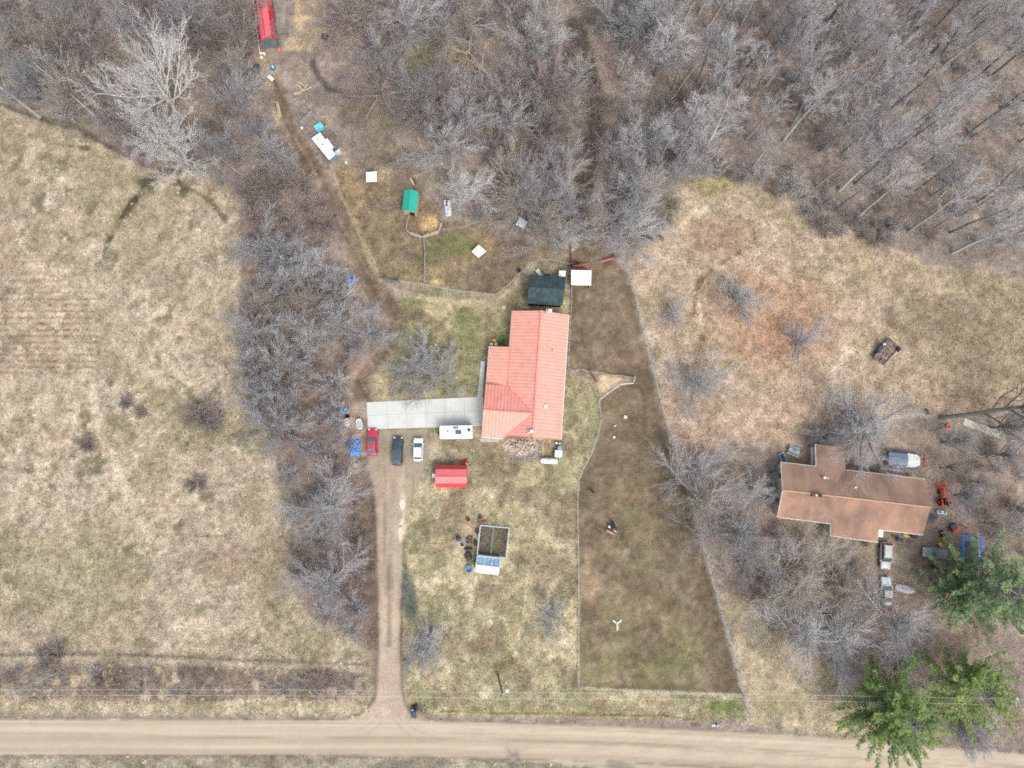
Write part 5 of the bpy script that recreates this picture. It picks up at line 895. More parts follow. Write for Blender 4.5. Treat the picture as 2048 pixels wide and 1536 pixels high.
t = thing('hay_feeder', 'grey green wooden feeder right of the red barn', 'feeder', tuple(P(583, 68)), R(2)); MB().box(0, 0, .3, .7, 1.3, .6).build('box', mat('feeder_green', (168, 178, 156), .8), t); MB().box(0, 0, .62, .5, 1.1, .04).build('hay', mat('feeder_hay', (150, 158, 138), .9), t)
t = thing('scrap_tarp', 'dark slack tarpaulin heap on the left of stock tank', 'tarp', tuple(P(511, 136)), R(60)); MB().blob((0, 0, .15), (1.1, .55, .3), 4, 14, .35).build('sheet', mat('dark_tarp', (74, 82, 104), .7, 0, .3, 3), t)
t = thing('log_stump', 'black burnt stump with pale top right of the barn', 'stump', tuple(P(650, 75)), 0); MB().blob((0, 0, .2), (.75, .6, .4), 5, 12, .3).build('stump', mat('burnt', (44, 46, 48), .9), t); MB().lathe([(0, 0), (.2, 0), (.2, .1), (0, .12)], 9, .15, .1, .5).build('pale_top', mat('stumptop', (206, 190, 170), .9), t)
t = thing('stone_pile', 'heap of pale stones by the fence above the red gates', 'stone pile', tuple(P(1131, 379)), 0); b = MB(); rd = random.Random(2)
for k in range(34): b.blob((rd.uniform(-.5, .5), rd.uniform(-1.4, 1.4), .1 + rd.random() * .2), (rd.uniform(.12, .24),) * 2 + (.14,), k, 7, .3)
tag(b.build('stones', mat('white_stone', (216, 222, 222), .8, 0, .2, 3), t), kind='stuff')
# rusty trailer wreck in the clearing
t = thing('scrap_trailer', 'rusty trailer frame with round basin in the clearing', 'scrap trailer', tuple(P(1768, 705)), R(47)); M_RUST = mat('rusty_frame', (104, 86, 82), .8, .2, .35, 3); M_LTR = mat('bare_rail', (206, 196, 190), .6, 0, .1, 2); MB().box(.1, 0, .5, 4.6, 2.3, .1).build('bed', mat('rusty_bed', (128, 116, 106), .9, 0, .35, 2, rgb2=(96, 62, 58)), t); b = MB()
for a, b_ in (((-2.2, -1.2), (2.4, -1.2)), ((-1.2, 1.2), (2.4, 1.2)), ((2.4, -1.2), (2.4, 1.2))): b.tube([(*a, .6), (*b_, .6)], .08, 4)
b.build('frame', M_RUST, t); b = MB(); b.tube([(-1.0, -.9, .8), (-1.0, .5, .8), (.9, .6, .8), (.9, -1.0, .8)], .05, 4); b.build('rail', M_LTR, t); b = MB(); b.tube([(1.5, -.9, .7), (1.5, .3, .7)], .04, 4); b.build('rail', M_LTR, t); b = MB(); b.tube([(-.6, -1.25, .75), (.6, -1.3, .75), (.5, -1.6, .7), (-1.1, -1.6, .7)], .045, 4); b.build('rail', M_LTR, t)
MB().lathe(tubprof(.78, .5, .1), 20, -1.75, .35, .4).build('basin', mat('basin_grey', (150, 148, 138), .6, 0, .2, 3), t); MB().box(-.15, 1.2, .75, 1.5, .55, .5).build('toolbox', mat('tb_dark', (62, 72, 78), .6), t); MB().lathe([(.1, 0), (.24, 0), (.24, .08), (.1, .08), (.1, 0)], 12, .75, 1.2, 1.0).build('ring', M_WHITE, t); MB().box(1.9, -1.35, .75, .7, .6, .55).build('engine', M_DARK, t)
for x, y in ((-1.0, 1.25), (.9, 1.25), (-1.0, -1.25), (.9, -1.25)): MB().lathe([(0, -.1), (.3, -.1), (.3, .1), (0, .1)], 12, ax='y').build('wheel', M_TYRE, t).location = (x, y, .3)
# ------------------------------------------------------------------ things round the brown house
q0 = P(1883, 995); t = thing('tractor', 'orange loader tractor parked at the right end of brown house', 'tractor', (q0.x, q0.y, 0), R(92)); M_OR = mat('tractor_orange', (240, 74, 44), .4, 0, .08, 2)
MB().box(.75, 0, .95, 1.5, .62, .55, tx=.95, ty=.85).build('hood', M_OR, t, bevel=.06); MB().box(-.6, 0, .75, 1.5, .5, .35).build('chassis', M_DARK, t); MB().box(-.7, 0, 1.15, .5, .5, .15).build('seat', mat('seat_black', (40, 40, 48), .7), t); MB().box(-.95, 0, 1.35, .12, .5, .4).build('backrest', MATS['seat_black'], t)
for s in (-1, 1):
    w_ = MB().lathe([(0, -.16), (.4, -.16), (.58, -.14), (.62, 0), (.58, .14), (.4, .16), (0, .16)], 18, ax='y').build('rear_wheel', M_TYRE, t); w_.location = (-.85, s * .72, .62); MB().lathe([(0, -.02), (.3, 0), (.3, .05), (0, .07)], 12, ax='y').build('rim', M_OR, w_).location = (0, .14 * s, 0)
    MB().box(-.85, s * .62, 1.15, .95, .3, .08).build('fender', M_OR, t); w_ = MB().lathe([(0, -.1), (.34, -.1), (.36, 0), (.34, .1), (0, .1)], 14, ax='y').build('front_wheel', M_TYRE, t); w_.location = (1.0, s * .58, .36)
    MB().tube([(-.1, s * .5, 1.25), (.9, s * .52, 1.35), (2.0, s * .5, .5)], .07, 5).build('loader_arm', M_OR, t)
MB().loft([[(x + 2.15, y, z) for x, z in ((-.25, .15), (.35, .1), (.38, .16), (-.15, .22), (-.2, .75), (-.3, .75))] for y in (-.85, .85)]).build('bucket', M_OR, t)
for y in (-.4, .4): MB().tube([(2.4, y, .14), (3.7, y, .12)], .04, 4).build('fork', M_GREYM, t)
MB().tube([(-.2, .3, 1.1), (-.35, .3, 1.6), (-.35, -.3, 1.6), (-.2, -.3, 1.1)], .03, 5).build('roll_bar', M_DARK, t)
t = thing('garden_sink', 'white fibreglass tub with dark openings below the tractor', 'tub', tuple(P(1882, 1024.5)), R(-8)); MB().box(0, 0, .25, 1.9, .75, .4, tx=.9, ty=.8).build('shell', mat('shell_white', (214, 228, 230), .5, 0, .08, 2), t, bevel=.12); MB().box(-.45, 0, .46, .45, .3, .03).build('opening', M_DARK, t); MB().box(.45, .05, .46, .3, .35, .03).build('opening', M_DARK, t)
t = thing('wheelbarrow', 'dark blue wheelbarrow at the right corner of brown roof', 'wheelbarrow', tuple(P(1864, 1034.5)), R(180)); MB().box(0, 0, .4, .9, .65, .3, tx=1.2, ty=1.15).build('tray', mat('barrow_blue', (48, 74, 108), .5), t)
for s in (-1, 1): MB().tube([(-.4, s * .2, .4), (.9, s * .3, .55)], .03, 5).build('handle', mat('pale_handle', (170, 184, 196)), t)
MB().lathe([(0, -.05), (.18, -.05), (.18, .05), (0, .05)], 12, ax='y').build('wheel', M_TYRE, t).location = (-.6, 0, .18)
t = thing('lawn_spreader', 'black hopper on an orange mower deck right of brown house', 'mower', tuple(P(1904, 1055.5)), R(35)); MB().box(0, .3, .65, 1.35, 1.05, .5, tx=.8, ty=.75).build('hopper', mat('hopper_black', (70, 82, 86), .45, 0, .2, 2), t, bevel=.06); MB().box(.1, -.65, .35, 1.35, .5, .3).build('deck', M_OR, t, bevel=.05); MB().tube([(.7, .3, .6), (1.7, -.9, .5), (2.0, -1.6, .1)], .04, 5).build('handle', M_DARK, t)
for s in (-1, 1): MB().lathe([(0, -.06), (.2, -.06), (.2, .06), (0, .06)], 10, ax='y').build('wheel', M_TYRE, t).location = (s * .5, -.2, .2)
t = thing('snow_blower', 'yellow machine with black and white handle end near trampoline', 'snow blower', tuple(P(1884, 1071)), R(107)); M_YEL = mat('machine_yellow', (240, 200, 40), .45, 0, .08, 2); MB().box(-.75, 0, .4, 1.2, .48, .5, tx=.9, ty=.85).build('housing', M_YEL, t, bevel=.05); MB().box(.55, 0, .35, .9, .55, .4).build('engine', M_DARK, t); MB().tube([(.55, -.3, .58), (.55, .3, .58)], .06, 4).build('grip', M_WHITE, t); MB().tube([(.9, -.2, .4), (1.4, 0, .9)], .04, 4).build('handle', M_DARK, t)
for s in (-1, 1): MB().lathe([(0, -.08), (.2, -.08), (.2, .08), (0, .08)], 10, ax='y').build('wheel', M_TYRE, t).location = (0, s * .35, .2)
t = thing('yellow_cart', 'yellow mower deck half under the pine edge', 'mower deck', tuple(P(1879, 1089)), R(125)); MB().box(0, 0, .25, 1.0, .6, .25).build('deck', mat('dull_yellow', (206, 176, 70), .6, 0, .15, 3), t, bevel=.08); MB().tube([(.4, 0, .35), (.9, .2, .4)], .05, 4).build('hitch', M_DARK, t)
t = thing('garden_hose', 'coiled yellow green hose left of the yellow machine', 'hose', tuple(P(1875, 1073.5)), 0); b = MB()
for k in range(2): b.tube([((.45 - .1 * k) * math.cos(a * .52) * .8, (.45 - .1 * k) * math.sin(a * .52), .04 + k * .04) for a in range(13)], .03, 4)
b.build('coil', mat('hose_green', (176, 176, 96), .6), t)
for u, v, lab, nm, m in ((1795.5, 1078.5, 'navy barbecue grill right of the beige minivan roof', 'grill', M_NAVY), (1824, 1071.5, 'dark covered grill under the eave of brown house', 'grill', mat('cover_dark', (58, 68, 88), .6))):
    p = P(u, v); t = thing(nm, lab, 'grill', (p.x, p.y, 0), R(-15)); MB().box(0, 0, .8, 1.15, .7, .35, tx=.8, ty=.7).build('lid', m, t, bevel=.06); MB().box(0, 0, .45, .9, .5, .4).build('cabinet', M_DARK, t); MB().box(-.75, 0, .72, .4, .45, .05).build('side_shelf', M_DARK, t)
t = thing('ride_on_toy', 'yellow plastic toy under the eave of brown house', 'toy', tuple(P(1811, 1070.5)), R(-10)); MB().blob((0, 0, .3), (.6, .4, .3), 8, 12, .15).build('body', mat('toy_yellow', (226, 196, 110), .5), t); MB().blob((.55, .05, .35), (.22, .2, .2), 9, 8, .1).build('seat', mat('toy_yel2', (214, 184, 100), .5), t)
# trampoline
q0 = P(1938, 1099); t = thing('trampoline', 'rectangular trampoline with bright blue padding beside the pine', 'trampoline', (q0.x, q0.y, 0), R(-5)); M_TB = mat('tramp_blue', (10, 118, 206), .5, 0, .12, 2); hx, hy = 1.85, 2.35; rg = []
b = MB(); o_ = [(-hx, -hy), (hx, -hy), (hx, hy), (-hx, hy)]; i_ = [(-hx + .42, -hy + .42), (hx - .42, -hy + .42), (hx - .42, hy - .42), (-hx + .42, hy - .42)]
for k in range(4): k2 = (k + 1) % 4; b.v += [(*o_[k], .95), (*o_[k2], .95), (*i_[k2], .97), (*i_[k], .97), (*o_[k], .88), (*o_[k2], .88), (*i_[k2], .9), (*i_[k], .9)]; n = len(b.v) - 8; b.f += [(n, n + 1, n + 2, n + 3), (n + 7, n + 6, n + 5, n + 4), (n, n + 4, n + 5, n + 1), (n + 2, n + 6, n + 7, n + 3)]
b.build('padding', M_TB, t); b = MB(); b.prism([(.1 + 1.05 * math.copysign(abs(math.cos(a)) ** .6, math.cos(a)), -.3 + 1.4 * math.copysign(abs(math.sin(a)) ** .6, math.sin(a))) for a in [i * .3142 for i in range(20)]], .84, .88); b.build('mat', mat('tramp_mat', (74, 84, 106), .7, 0, .15, 2), t)
for x, y in o_: MB().tube([(x * .95, y * .95, 0), (x * .95, y * .95, .9)], .05, 6).build('leg', M_GREYM, t)
b = MB()
for k in range(28):
    a = k * 6.283 / 28; x0, y0 = .1 + 1.03 * math.cos(a), -.3 + 1.35 * math.sin(a); s_ = min(1.45 / max(abs(math.cos(a)), .01), 1.95 / max(abs(math.sin(a)), .01)); b.tube([(x0, y0, .86), (math.cos(a) * s_, math.sin(a) * s_, .9)], .02, 3)
b.build('springs', M_GREYM, t); MB().box(.15, -.6, .9, .5, .06, .01, .2).build('cross_mark', M_WHITE, t); MB().box(.15, -.6, .902, .06, .5, .01, .2).build('cross_mark', M_WHITE, t)
# tv antenna lying
q0 = P(1924, 1020); t = thing('tv_antenna', 'fallen silver television antenna on the leaves right of tractor', 'antenna', (q0.x, q0.y, 0), R(-42)); MB().tube([(-1.8, .0, .25), (2.1, 0, .12)], .05, 5).build('boom', mat('ant_silver', (222, 216, 228), .4, .2), t)
for k in range(9): x = -1.3 + k * .28; l = .35 + .09 * k; MB().tube([(x, -l * .6, .18), (x + .1, l, .5)], .018, 4).build('element', MATS['ant_silver'], t)
# pontoon / covered boat
q0 = P(1800, 919); t = thing('pontoon_boat', 'pontoon boat with white front cover and blue grey canopy', 'boat', (q0.x, q0.y, 0), R(-6))
MB().box(.25, -.05, .75, 5.6, 2.7, .35).build('deck', mat('boat_blue', (58, 96, 142), .5, 0, .15, 2), t, bevel=.05)
cv = [[(x, y, 1.0 + z) for y, z in ((-w_, 0), (-w_ * .9, .3), (0, .42), (w_ * .9, .3), (w_, 0))] for x, w_ in ((.3, 1.3), (1.5, 1.28), (2.4, 1.15), (2.9, .8))]; MB().loft(cv, False).build('front_cover', mat('boat_cover', (222, 222, 214), .7, 0, .12, 2.5, rgb2=(186, 186, 180)), t)
cv = [[(x, y, 1.25 + z) for y, z in ((-1.3, 0), (-1.0, .5), (0, .7), (1.0, .5), (1.3, 0))] for x in (-3.0, -1.5, .45)]; MB().loft(cv, False).build('canopy', mat('boat_canopy', (106, 122, 138), .7, 0, .12, 2), t)
for s in (-1, 1): MB().lathe([(0, -2.9), (.3, -2.7), (.32, 2.2), (.05, 2.9)], 12, 0, s * .95, .32, ax='x').build('pontoon', M_GREYM, t)
MB().tube([(-1.1, -1.4, 1.0), (.7, -1.42, 1.0), (.85, -1.2, 1.2)], .04, 4).build('railing', M_WHITE, t)
for u, v, rgb, lab in ((1840.5, 914.5, (240, 92, 64), 'orange plastic toy at the front of the pontoon boat'), (1841, 921.5, (44, 176, 160), 'teal plastic toy chair below the orange toy'), (1848, 921, (206, 90, 110), 'pinkish toy scooter right of the teal toy chair'), (1837, 934, (226, 110, 96), 'coral toy piece below the pontoon boat nose')):
    p = P(u, v); t = thing('plastic_toy', lab, 'toy', (p.x, p.y, 0), rd.random()); m = mat('toy_%d_%d' % rgb[:2], rgb, .45); MB().box(0, 0, .22, .62, .5, .3).build('seat', m, t, bevel=.07); MB().box(-.25, 0, .5, .1, .45, .4).build('backrest', m, t)
t = thing('pedal_boat', 'grey white upturned rowing boat right of the silver sedan', 'boat', tuple(P(1810, 1178)), R(-13)); rg = []
for x, w_, h in ((-1.85, .35, .3), (-1.5, .62, .45), (-.6, .75, .55), (.4, .72, .55), (1.3, .5, .42), (1.95, .08, .2)): rg.append([(x, y * w_, h * z) for y, z in ((-1, 0), (-.85, .55), (-.35, .95), (0, 1), (.35, .95), (.85, .55), (1, 0))])
MB().loft(rg).build('hull', mat('hull_lilac', (206, 200, 208), .45, 0, .08, 1.5), t); MB().tube([(-1.75, 0, .36), (-.6, 0, .6), (.4, 0, .6), (1.3, 0, .47), (1.9, 0, .2)], .04, 4).build('keel', mat('keel', (160, 154, 164), .5), t)
t = thing('trash_bins', 'black bags and bin among leaves beneath the pine', 'rubbish bags', tuple(P(1864, 1133)), .3)
for k, (x, y) in enumerate(((0, 0), (.6, .3), (.4, -.45))): MB().blob((x, y, .3), (.42, .36, .36), k, 10, .2).build('bag', mat('black_bag', (34, 40, 46), .35, 0, .3, 4), t)
# picnic furniture upper left of the brown house
q0 = P(1585, 903); t = thing('picnic_table', 'grey blue picnic table with dishes left of the deck', 'picnic table', (q0.x, q0.y, 0), R(-22)); M_TBL = mat('table_grey', (150, 172, 176), .8, 0, .12, 4); MB().box(0, .1, .72, 1.9, .75, .06).build('tabletop', M_TBL, t)
for s in (-1, 1): MB().box(0, .1 + s * .68, .42, 1.9, .26, .05).build('bench', M_TBL, t); MB().box(s * .7, .1, .36, .08, 1.3, .7, tx=1, ty=.5).build('leg', M_TBL, t)
MB().box(.1, .2, .84, .7, .5, .16).build('tray', M_GREYM, t); MB().box(.1, .2, .93, .25, .25, .04).build('tray_hole', M_DARK, t)
t = thing('pallet', 'slatted wooden pallet leaning below the picnic table', 'pallet', tuple(P(1592, 910)), R(-25)); [MB().box(0, -.4 + .2 * k, .25, 1.2, .11, .03).build('slat', mat('pallet_pale', (206, 204, 190), .9), t) for k in range(5)]
t = thing('pallet', 'grey slatted pallet flat beside the solar panel', 'pallet', tuple(P(1553, 917)), R(3)); [MB().box(0, -.45 + .18 * k, .1, 1.15, .1, .03).build('slat', mat('pallet_grey', (146, 158, 156), .9), t) for k in range(6)]
t = thing('solar_panel', 'dark framed panel tilted at upper left corner of brown house', 'solar panel', tuple(P(1564, 916)), R(-70)); MB().box(0, 0, .5, 1.8, .95, .05).build('frame', mat('panel_frame', (196, 206, 206), .5), t); MB().box(0, 0, .54, 1.6, .78, .03).build('cells', mat('panel_dark', (30, 44, 74), .2), t); MB().box(.5, 0, .25, .06, .6, .5).build('leg', M_GREYM, t)
t = thing('life_ring', 'pink red inflatable ring near the big leaning tree', 'ring', tuple(P(1896.5, 853)), 0); MB().lathe([(.2, .0), (.42, -.02), (.5, .1), (.42, .22), (.25, .2), (.2, .1), (.2, 0)], 18).build('ring', mat('ring_pink', (242, 96, 112), .5), t)
# pile at the road corner: tipped bin with bags
q0 = P(829, 1421); t = thing('tipped_bin', 'dark blue wheeled bin tipped over beside the driveway mouth', 'rubbish bin', (q0.x, q0.y, ground_z(q0.x, q0.y)), R(82)); MB().box(-.55, .0, .36, 1.15, .68, .66, tx=.92, ty=.92).build('body', mat('bin_denim', (58, 84, 108), .6, 0, .3, 4), t, bevel=.05); MB().box(.45, .38, .3, .6, .6, .4, .35).build('lid', mat('bin_lid_dark', (26, 38, 54), .5), t, bevel=.05)
MB().tube([(.55, -.3, .5), (.2, .05, .55), (.05, .5, .5)], .09, 5).build('white_strap', mat('strap_white', (206, 224, 240), .5), t)
for s in (-1, 1): MB().lathe([(0, -.05), (.14, -.05), (.14, .05), (0, .05)], 10, ax='y').build('wheel', M_TYRE, t).location = (-1.15, s * .3, .14)
t = thing('rubbish_bag', 'navy rubbish bag on the grass beside the tipped bin', 'rubbish bag', tuple(P(831.5, 1416.5)), 0); MB().blob((0, 0, .25), (.42, .55, .34), 3, 12, .2).build('bag', mat('navy_bag', (34, 36, 58), .4, 0, .2, 3), t)
t = thing('rubbish_bag', 'brown black rubbish bag, topmost of the driveway corner rubbish', 'rubbish bag', tuple(P(833, 1410.5)), 0); MB().blob((0, 0, .2), (.26, .36, .26), 4, 12, .2).build('bag', mat('brown_bag', (70, 54, 56), .5, 0, .2, 3), t)
for u, v, s in ((891, 1415.5, .32), (850, 1415, .13), (862, 1422, .14), (847, 1422.5, .1)): vessel('roadside_stone', 'pale stone on the verge %.1f percent across the photo, right of the driveway' % (u / 20.48), 'stone', u, v, [(0, 0), (s, .02), (s * .8, s * .5), (0, s * .6)], MATS['pale_stone'], k=7, rz=s * 9, group='pale stones on the road verge')
t = thing('mailbox', 'black mailbox on a post at the right roadside', 'mailbox', tuple(P(1429, 1445)), R(0)); MB().tube([(0, 0, 0), (0, 0, 1.0)], .05, 6).build('post', M_WOOD, t); MB().lathe([(0, -.28), (.14, -.28), (.14, .28), (0, .28)], 12, 0, .05, 1.12, ax='y').build('box', M_DARK, t)
flat('gravel_patch', None, None, [(1424, 1449), (1436, 1449), (1437, 1454), (1423, 1454)], .012, mat('pale_gravel', (196, 200, 200), .9, 0, .15, 4), .05, 'structure')
# puddles
for nm, pts, rgb in (('puddle', [(800, 999), (807, 998), (811, 1004), (810, 1014), (805, 1022), (801, 1014), (799, 1008)], (224, 208, 182)), ('puddle', [(799, 1052), (804, 1050), (806, 1062), (803, 1078), (800, 1088), (797, 1072), (795, 1062)], (214, 202, 178)), ('puddle', [(802, 1038), (805, 1034), (803, 1052), (799, 1056)], (220, 206, 180))): flat(nm, None, None, pts, .022, mat('muddy_water_%d' % rgb[0], rgb, .15, 0, .05, 1, spec=.5), .04, 'structure')
# ------------------------------------------------------------------ utility line
M_POLE = mat('pole_wood', (128, 112, 96), .9, 0, .2, 3); M_POLEG = mat('pole_grey', (168, 182, 184), .8, 0, .15, 3); HP = 10.7
def upole(label, u, v, m, lamp=False, arms=True, lean=(0, 0)):
    p = P(u, v); t = thing('utility_pole', label, 'utility pole', (p.x, p.y, 0), group='utility poles along the road'); MB().tube([(0, 0, -.3), (lean[0] * .5, lean[1] * .5, HP / 2), (lean[0], lean[1], HP)], [.17, .15, .12], 8).build('pole', m, t)
    if arms: MB().box(lean[0], lean[1] - .35, HP - .2, .12, 1.4, .12).build('crossarm', m, t)
    MB().tube([(lean[0] + .1, lean[1], HP), (lean[0] + .1, lean[1], HP + .3)], .07, 6).build('insulator', M_WPL, t)
    if lamp:
        l = MB().tube([(lean[0], lean[1], HP - .8), (lean[0] + .6, lean[1] + .2, HP - .5)], .05, 5).build('lamp_arm', M_GREYM, t); MB().lathe([(0, 0), (.26, .02), (.3, .15), (.12, .3), (0, .32)], 14, lean[0] + .75, lean[1] + .35, HP - .6).build('lamp_head', mat('lamp_white', (240, 240, 244), .4), t)
    return Vector((p.x + lean[0], p.y + lean[1], HP))
T0 = upole('grey brown utility pole leaning outward at the lower left', 112, 1345, M_POLEG); T1 = upole('dark utility pole with round white lamp near photo bottom centre', 996, 1350, M_POLE, True, False, (.9, .0)); T2 = upole('pale utility pole beyond the pines at lower right', 1947, 1362, M_POLEG)
MB_ = MATS.get('line_wire') or mat('line_wire', (214, 216, 220), .5, 0, .05, 1)
def wire(label, dy, pts, zs=-.1):
    t = []; b = MB()
    for A, B in zip(pts[:-1], pts[1:]):
        L = [A.lerp(B, k / 24) for k in range(25)]; b.tube([(q.x, q.y + dy, q.z + zs - .9 * (1 - (2 * k / 24 - 1) ** 2)) for k, q in enumerate(L)], .016, 3)
    return tag(b.build('power_line', MB_), label, 'power line', 'power lines over the verge')
ext0 = T0 + (T0 - T1) * .5; ext2 = T2 + (T2 - T1) * .5
wire('upper of the two pale power lines above the road verge', .15, [ext0, T0, T1, T2, ext2]); wire('lower of the two pale power lines above the road verge', -.75, [ext0, T0, T1, T2, ext2])
p = T1 + Vector((-3.1, -.3, -.4)); t = thing('line_spacer', 'short white spacer hanging between the power lines', 'spacer', tuple(p)); MB().tube([(0, .55, 0), (0, -.55, 0)], .05, 4).build('bar', M_WHITE, t)
t = thing('marker_rod', 'thin white transformer and rod on the right utility pole', 'transformer', tuple(T2 + Vector((.45, .2, -1.3)))); MB().tube([(0, 0, 0), (0, 0, .9)], .26, 10).build('can', M_GREYM, t)
# ------------------------------------------------------------------ animals
def animal(name, label, cat, u, v, heading, L, rgb, m=None, head_down=True, extra=None):
    p = P(u, v); t = thing(name, label, cat, (p.x, p.y, ground_z(p.x, p.y)), heading); k = L / 1.6; hgt = 1.25 * k
    vs = [(-.75, 0, 1.12), (-.45, 0, 1.15), (0, 0, 1.08), (.42, 0, 1.14), (.7, 0, 1.2), (1.0, 0, 1.15 if head_down else 1.55), (1.22, 0, .85 if head_down else 1.75), (1.5, 0, .45 if head_down else 1.6),
          (-.62, .2, .85), (-.66, .2, .5), (-.72, .2, .48), (-.66, .2, .05), (-.62, -.2, .85), (-.66, -.2, .5), (-.66, -.2, .05), (.45, .18, .8), (.47, .18, .42), (.45, .18, .05), (.45, -.18, .8), (.47, -.18, .42), (.45, -.18, .05), (-.85, 0, 1.0), (-.95, 0, .45)]
    es = [(0, 1), (1, 2), (2, 3), (3, 4), (4, 5), (5, 6), (6, 7), (1, 8), (8, 9), (9, 10), (10, 11), (1, 12), (12, 13), (13, 14), (3, 15), (15, 16), (16, 17), (3, 18), (18, 19), (19, 20), (0, 21), (21, 22)]
    rad = [.24, .3, .31, .29, .24, .14, .12, .07, .15, .08, .07, .05, .15, .08, .05, .12, .07, .05, .12, .07, .05, .06, .05]
    me = bpy.data.meshes.new('body'); me.from_pydata([(a * k, b * k, c_ * k) for a, b, c_ in vs], es, []); o = bpy.data.objects.new('body', me); COL.objects.link(o); o.parent = t
    mo = o.modifiers.new('skin', 'SKIN'); me.skin_vertices  # radii below
    for i, sv in enumerate(me.skin_vertices[0].data): sv.radius = (rad[i] * k,) * 2; sv.use_root = (i == 2)
    s2 = o.modifiers.new('sub', 'SUBSURF'); s2.levels = 2; s2.render_levels = 2; me.materials.append(m or mat('hide_%d_%d' % rgb[:2], rgb, .7, 0, .12, 3))
    for s in (-1, 1): hx, hz = (1.2, .98) if head_down else (1.22, 1.92); MB().tube([(hx * k, s * .08 * k, hz * k), ((hx - .02) * k, s * .12 * k, (hz + .16) * k)], [.045 * k, .01], 5).build('ear', me.materials[0], t)
    return t
PM = mat('pinto', (246, 244, 242), .7, 0, .02, 1.3)
_r = [n for n in PM.node_tree.nodes if n.type == 'VALTORGB'][0]; _r.color_ramp.elements[0].position = .49; _r.color_ramp.elements[1].position = .52; _r.color_ramp.elements[0].color = (.03, .025, .025, 1)
animal('horse', 'black pony, uppermost of the three in the lower pasture', 'pony', 1226.5, 1049, R(-62), 1.35, (38, 44, 54)); animal('horse', 'white and dark patched pony between the black and tan ponies', 'pony', 1222.5, 1056, R(-38), 1.35, (240, 240, 240), PM); animal('horse', 'tan pony with dark mane, lowest of the three ponies', 'pony', 1219, 1063.5, R(-28), 1.3, (196, 140, 104))
animal('goat', 'small black goat alone near the left pasture fence', 'goat', 1184.3, 982.5, R(135), .85, (38, 38, 44)); animal('goat', 'cream and tan goat standing just above the green shed', 'goat', 824.5, 364.5, R(-60), 1.1, (226, 192, 150), head_down=True); animal('goat', 'dark brown goat behind the cream goat above green shed', 'goat', 829, 365, R(-80), 1.0, (62, 48, 46))
# ------------------------------------------------------------------ bare trees
def _norm(d):
    l = math.sqrt(d[0] ** 2 + d[1] ** 2 + d[2] ** 2) or 1; return (d[0] / l, d[1] / l, d[2] / l)
def grow(tr, cr, p, d, L, r, lvl, S, rd):
    nseg, wob, up, nch, cang, clen, tmin, split = S['lv'][lvl]
    pts = [p]; dirs = [d]; q = p; dd = d
    for i in range(nseg):
        dd = _norm((dd[0] + rd.gauss(0, wob), dd[1] + rd.gauss(0, wob), dd[2] + rd.gauss(0, wob * .7) + up))
        q = (q[0] + dd[0] * L / nseg, q[1] + dd[1] * L / nseg, q[2] + dd[2] * L / nseg)
        pts.append(q); dirs.append(dd)
    last = lvl == len(S['lv']) - 1
    tip = S.get('tip', .25) if lvl == 0 else .3
    if last: rr = [r] * nseg + [r * .35]
    else: rr = [r * (1 - (1 - tip) * i / nseg) for i in range(nseg + 1)]
    (tr if lvl < split_at(S) else cr).append((pts, rr, 7 if lvl == 0 else 5 if lvl == 1 else 3))
    if last: return
    for c in range(nch):
        t = tmin + (1 - tmin) * ((c + rd.random() * .9) / nch); t = min(t, .999); k = min(int(t * nseg), nseg - 1); f = t * nseg - k
        b = tuple(pts[k][j] + (pts[k + 1][j] - pts[k][j]) * f for j in range(3)); ax = dirs[k + 1]
        a = rd.uniform(.7, 1.25) * cang
        if lvl == 0 and S.get('fan'): a = .12 + S['fan'] * ((c * 7 % nch) + rd.random()) / nch
        az = rd.random() * 6.283 if lvl else c * 2.4 + rd.random()
        h = (0, 0, 1) if abs(ax[2]) < .95 else (1, 0, 0)
        u = _norm((ax[1] * h[2] - ax[2] * h[1], ax[2] * h[0] - ax[0] * h[2], ax[0] * h[1] - ax[1] * h[0])); w = (ax[1] * u[2] - ax[2] * u[1], ax[2] * u[0] - ax[0] * u[2], ax[0] * u[1] - ax[1] * u[0])
        ca, sa = math.cos(a), math.sin(a); cz, sz = math.cos(az), math.sin(az)
        nd = _norm(tuple(ax[j] * ca + (u[j] * cz + w[j] * sz) * sa for j in range(3)))
        rad = max((r * (1 - (1 - tip) * t)) * S['rk'], S['rmin'])
        grow(tr, cr, b, nd, L * clen * rd.uniform(.7, 1.2) * (1 - S['shape'] * (t - tmin)), rad, lvl + 1, S, rd)
def split_at(S): return S.get('trunk_levels', 2)
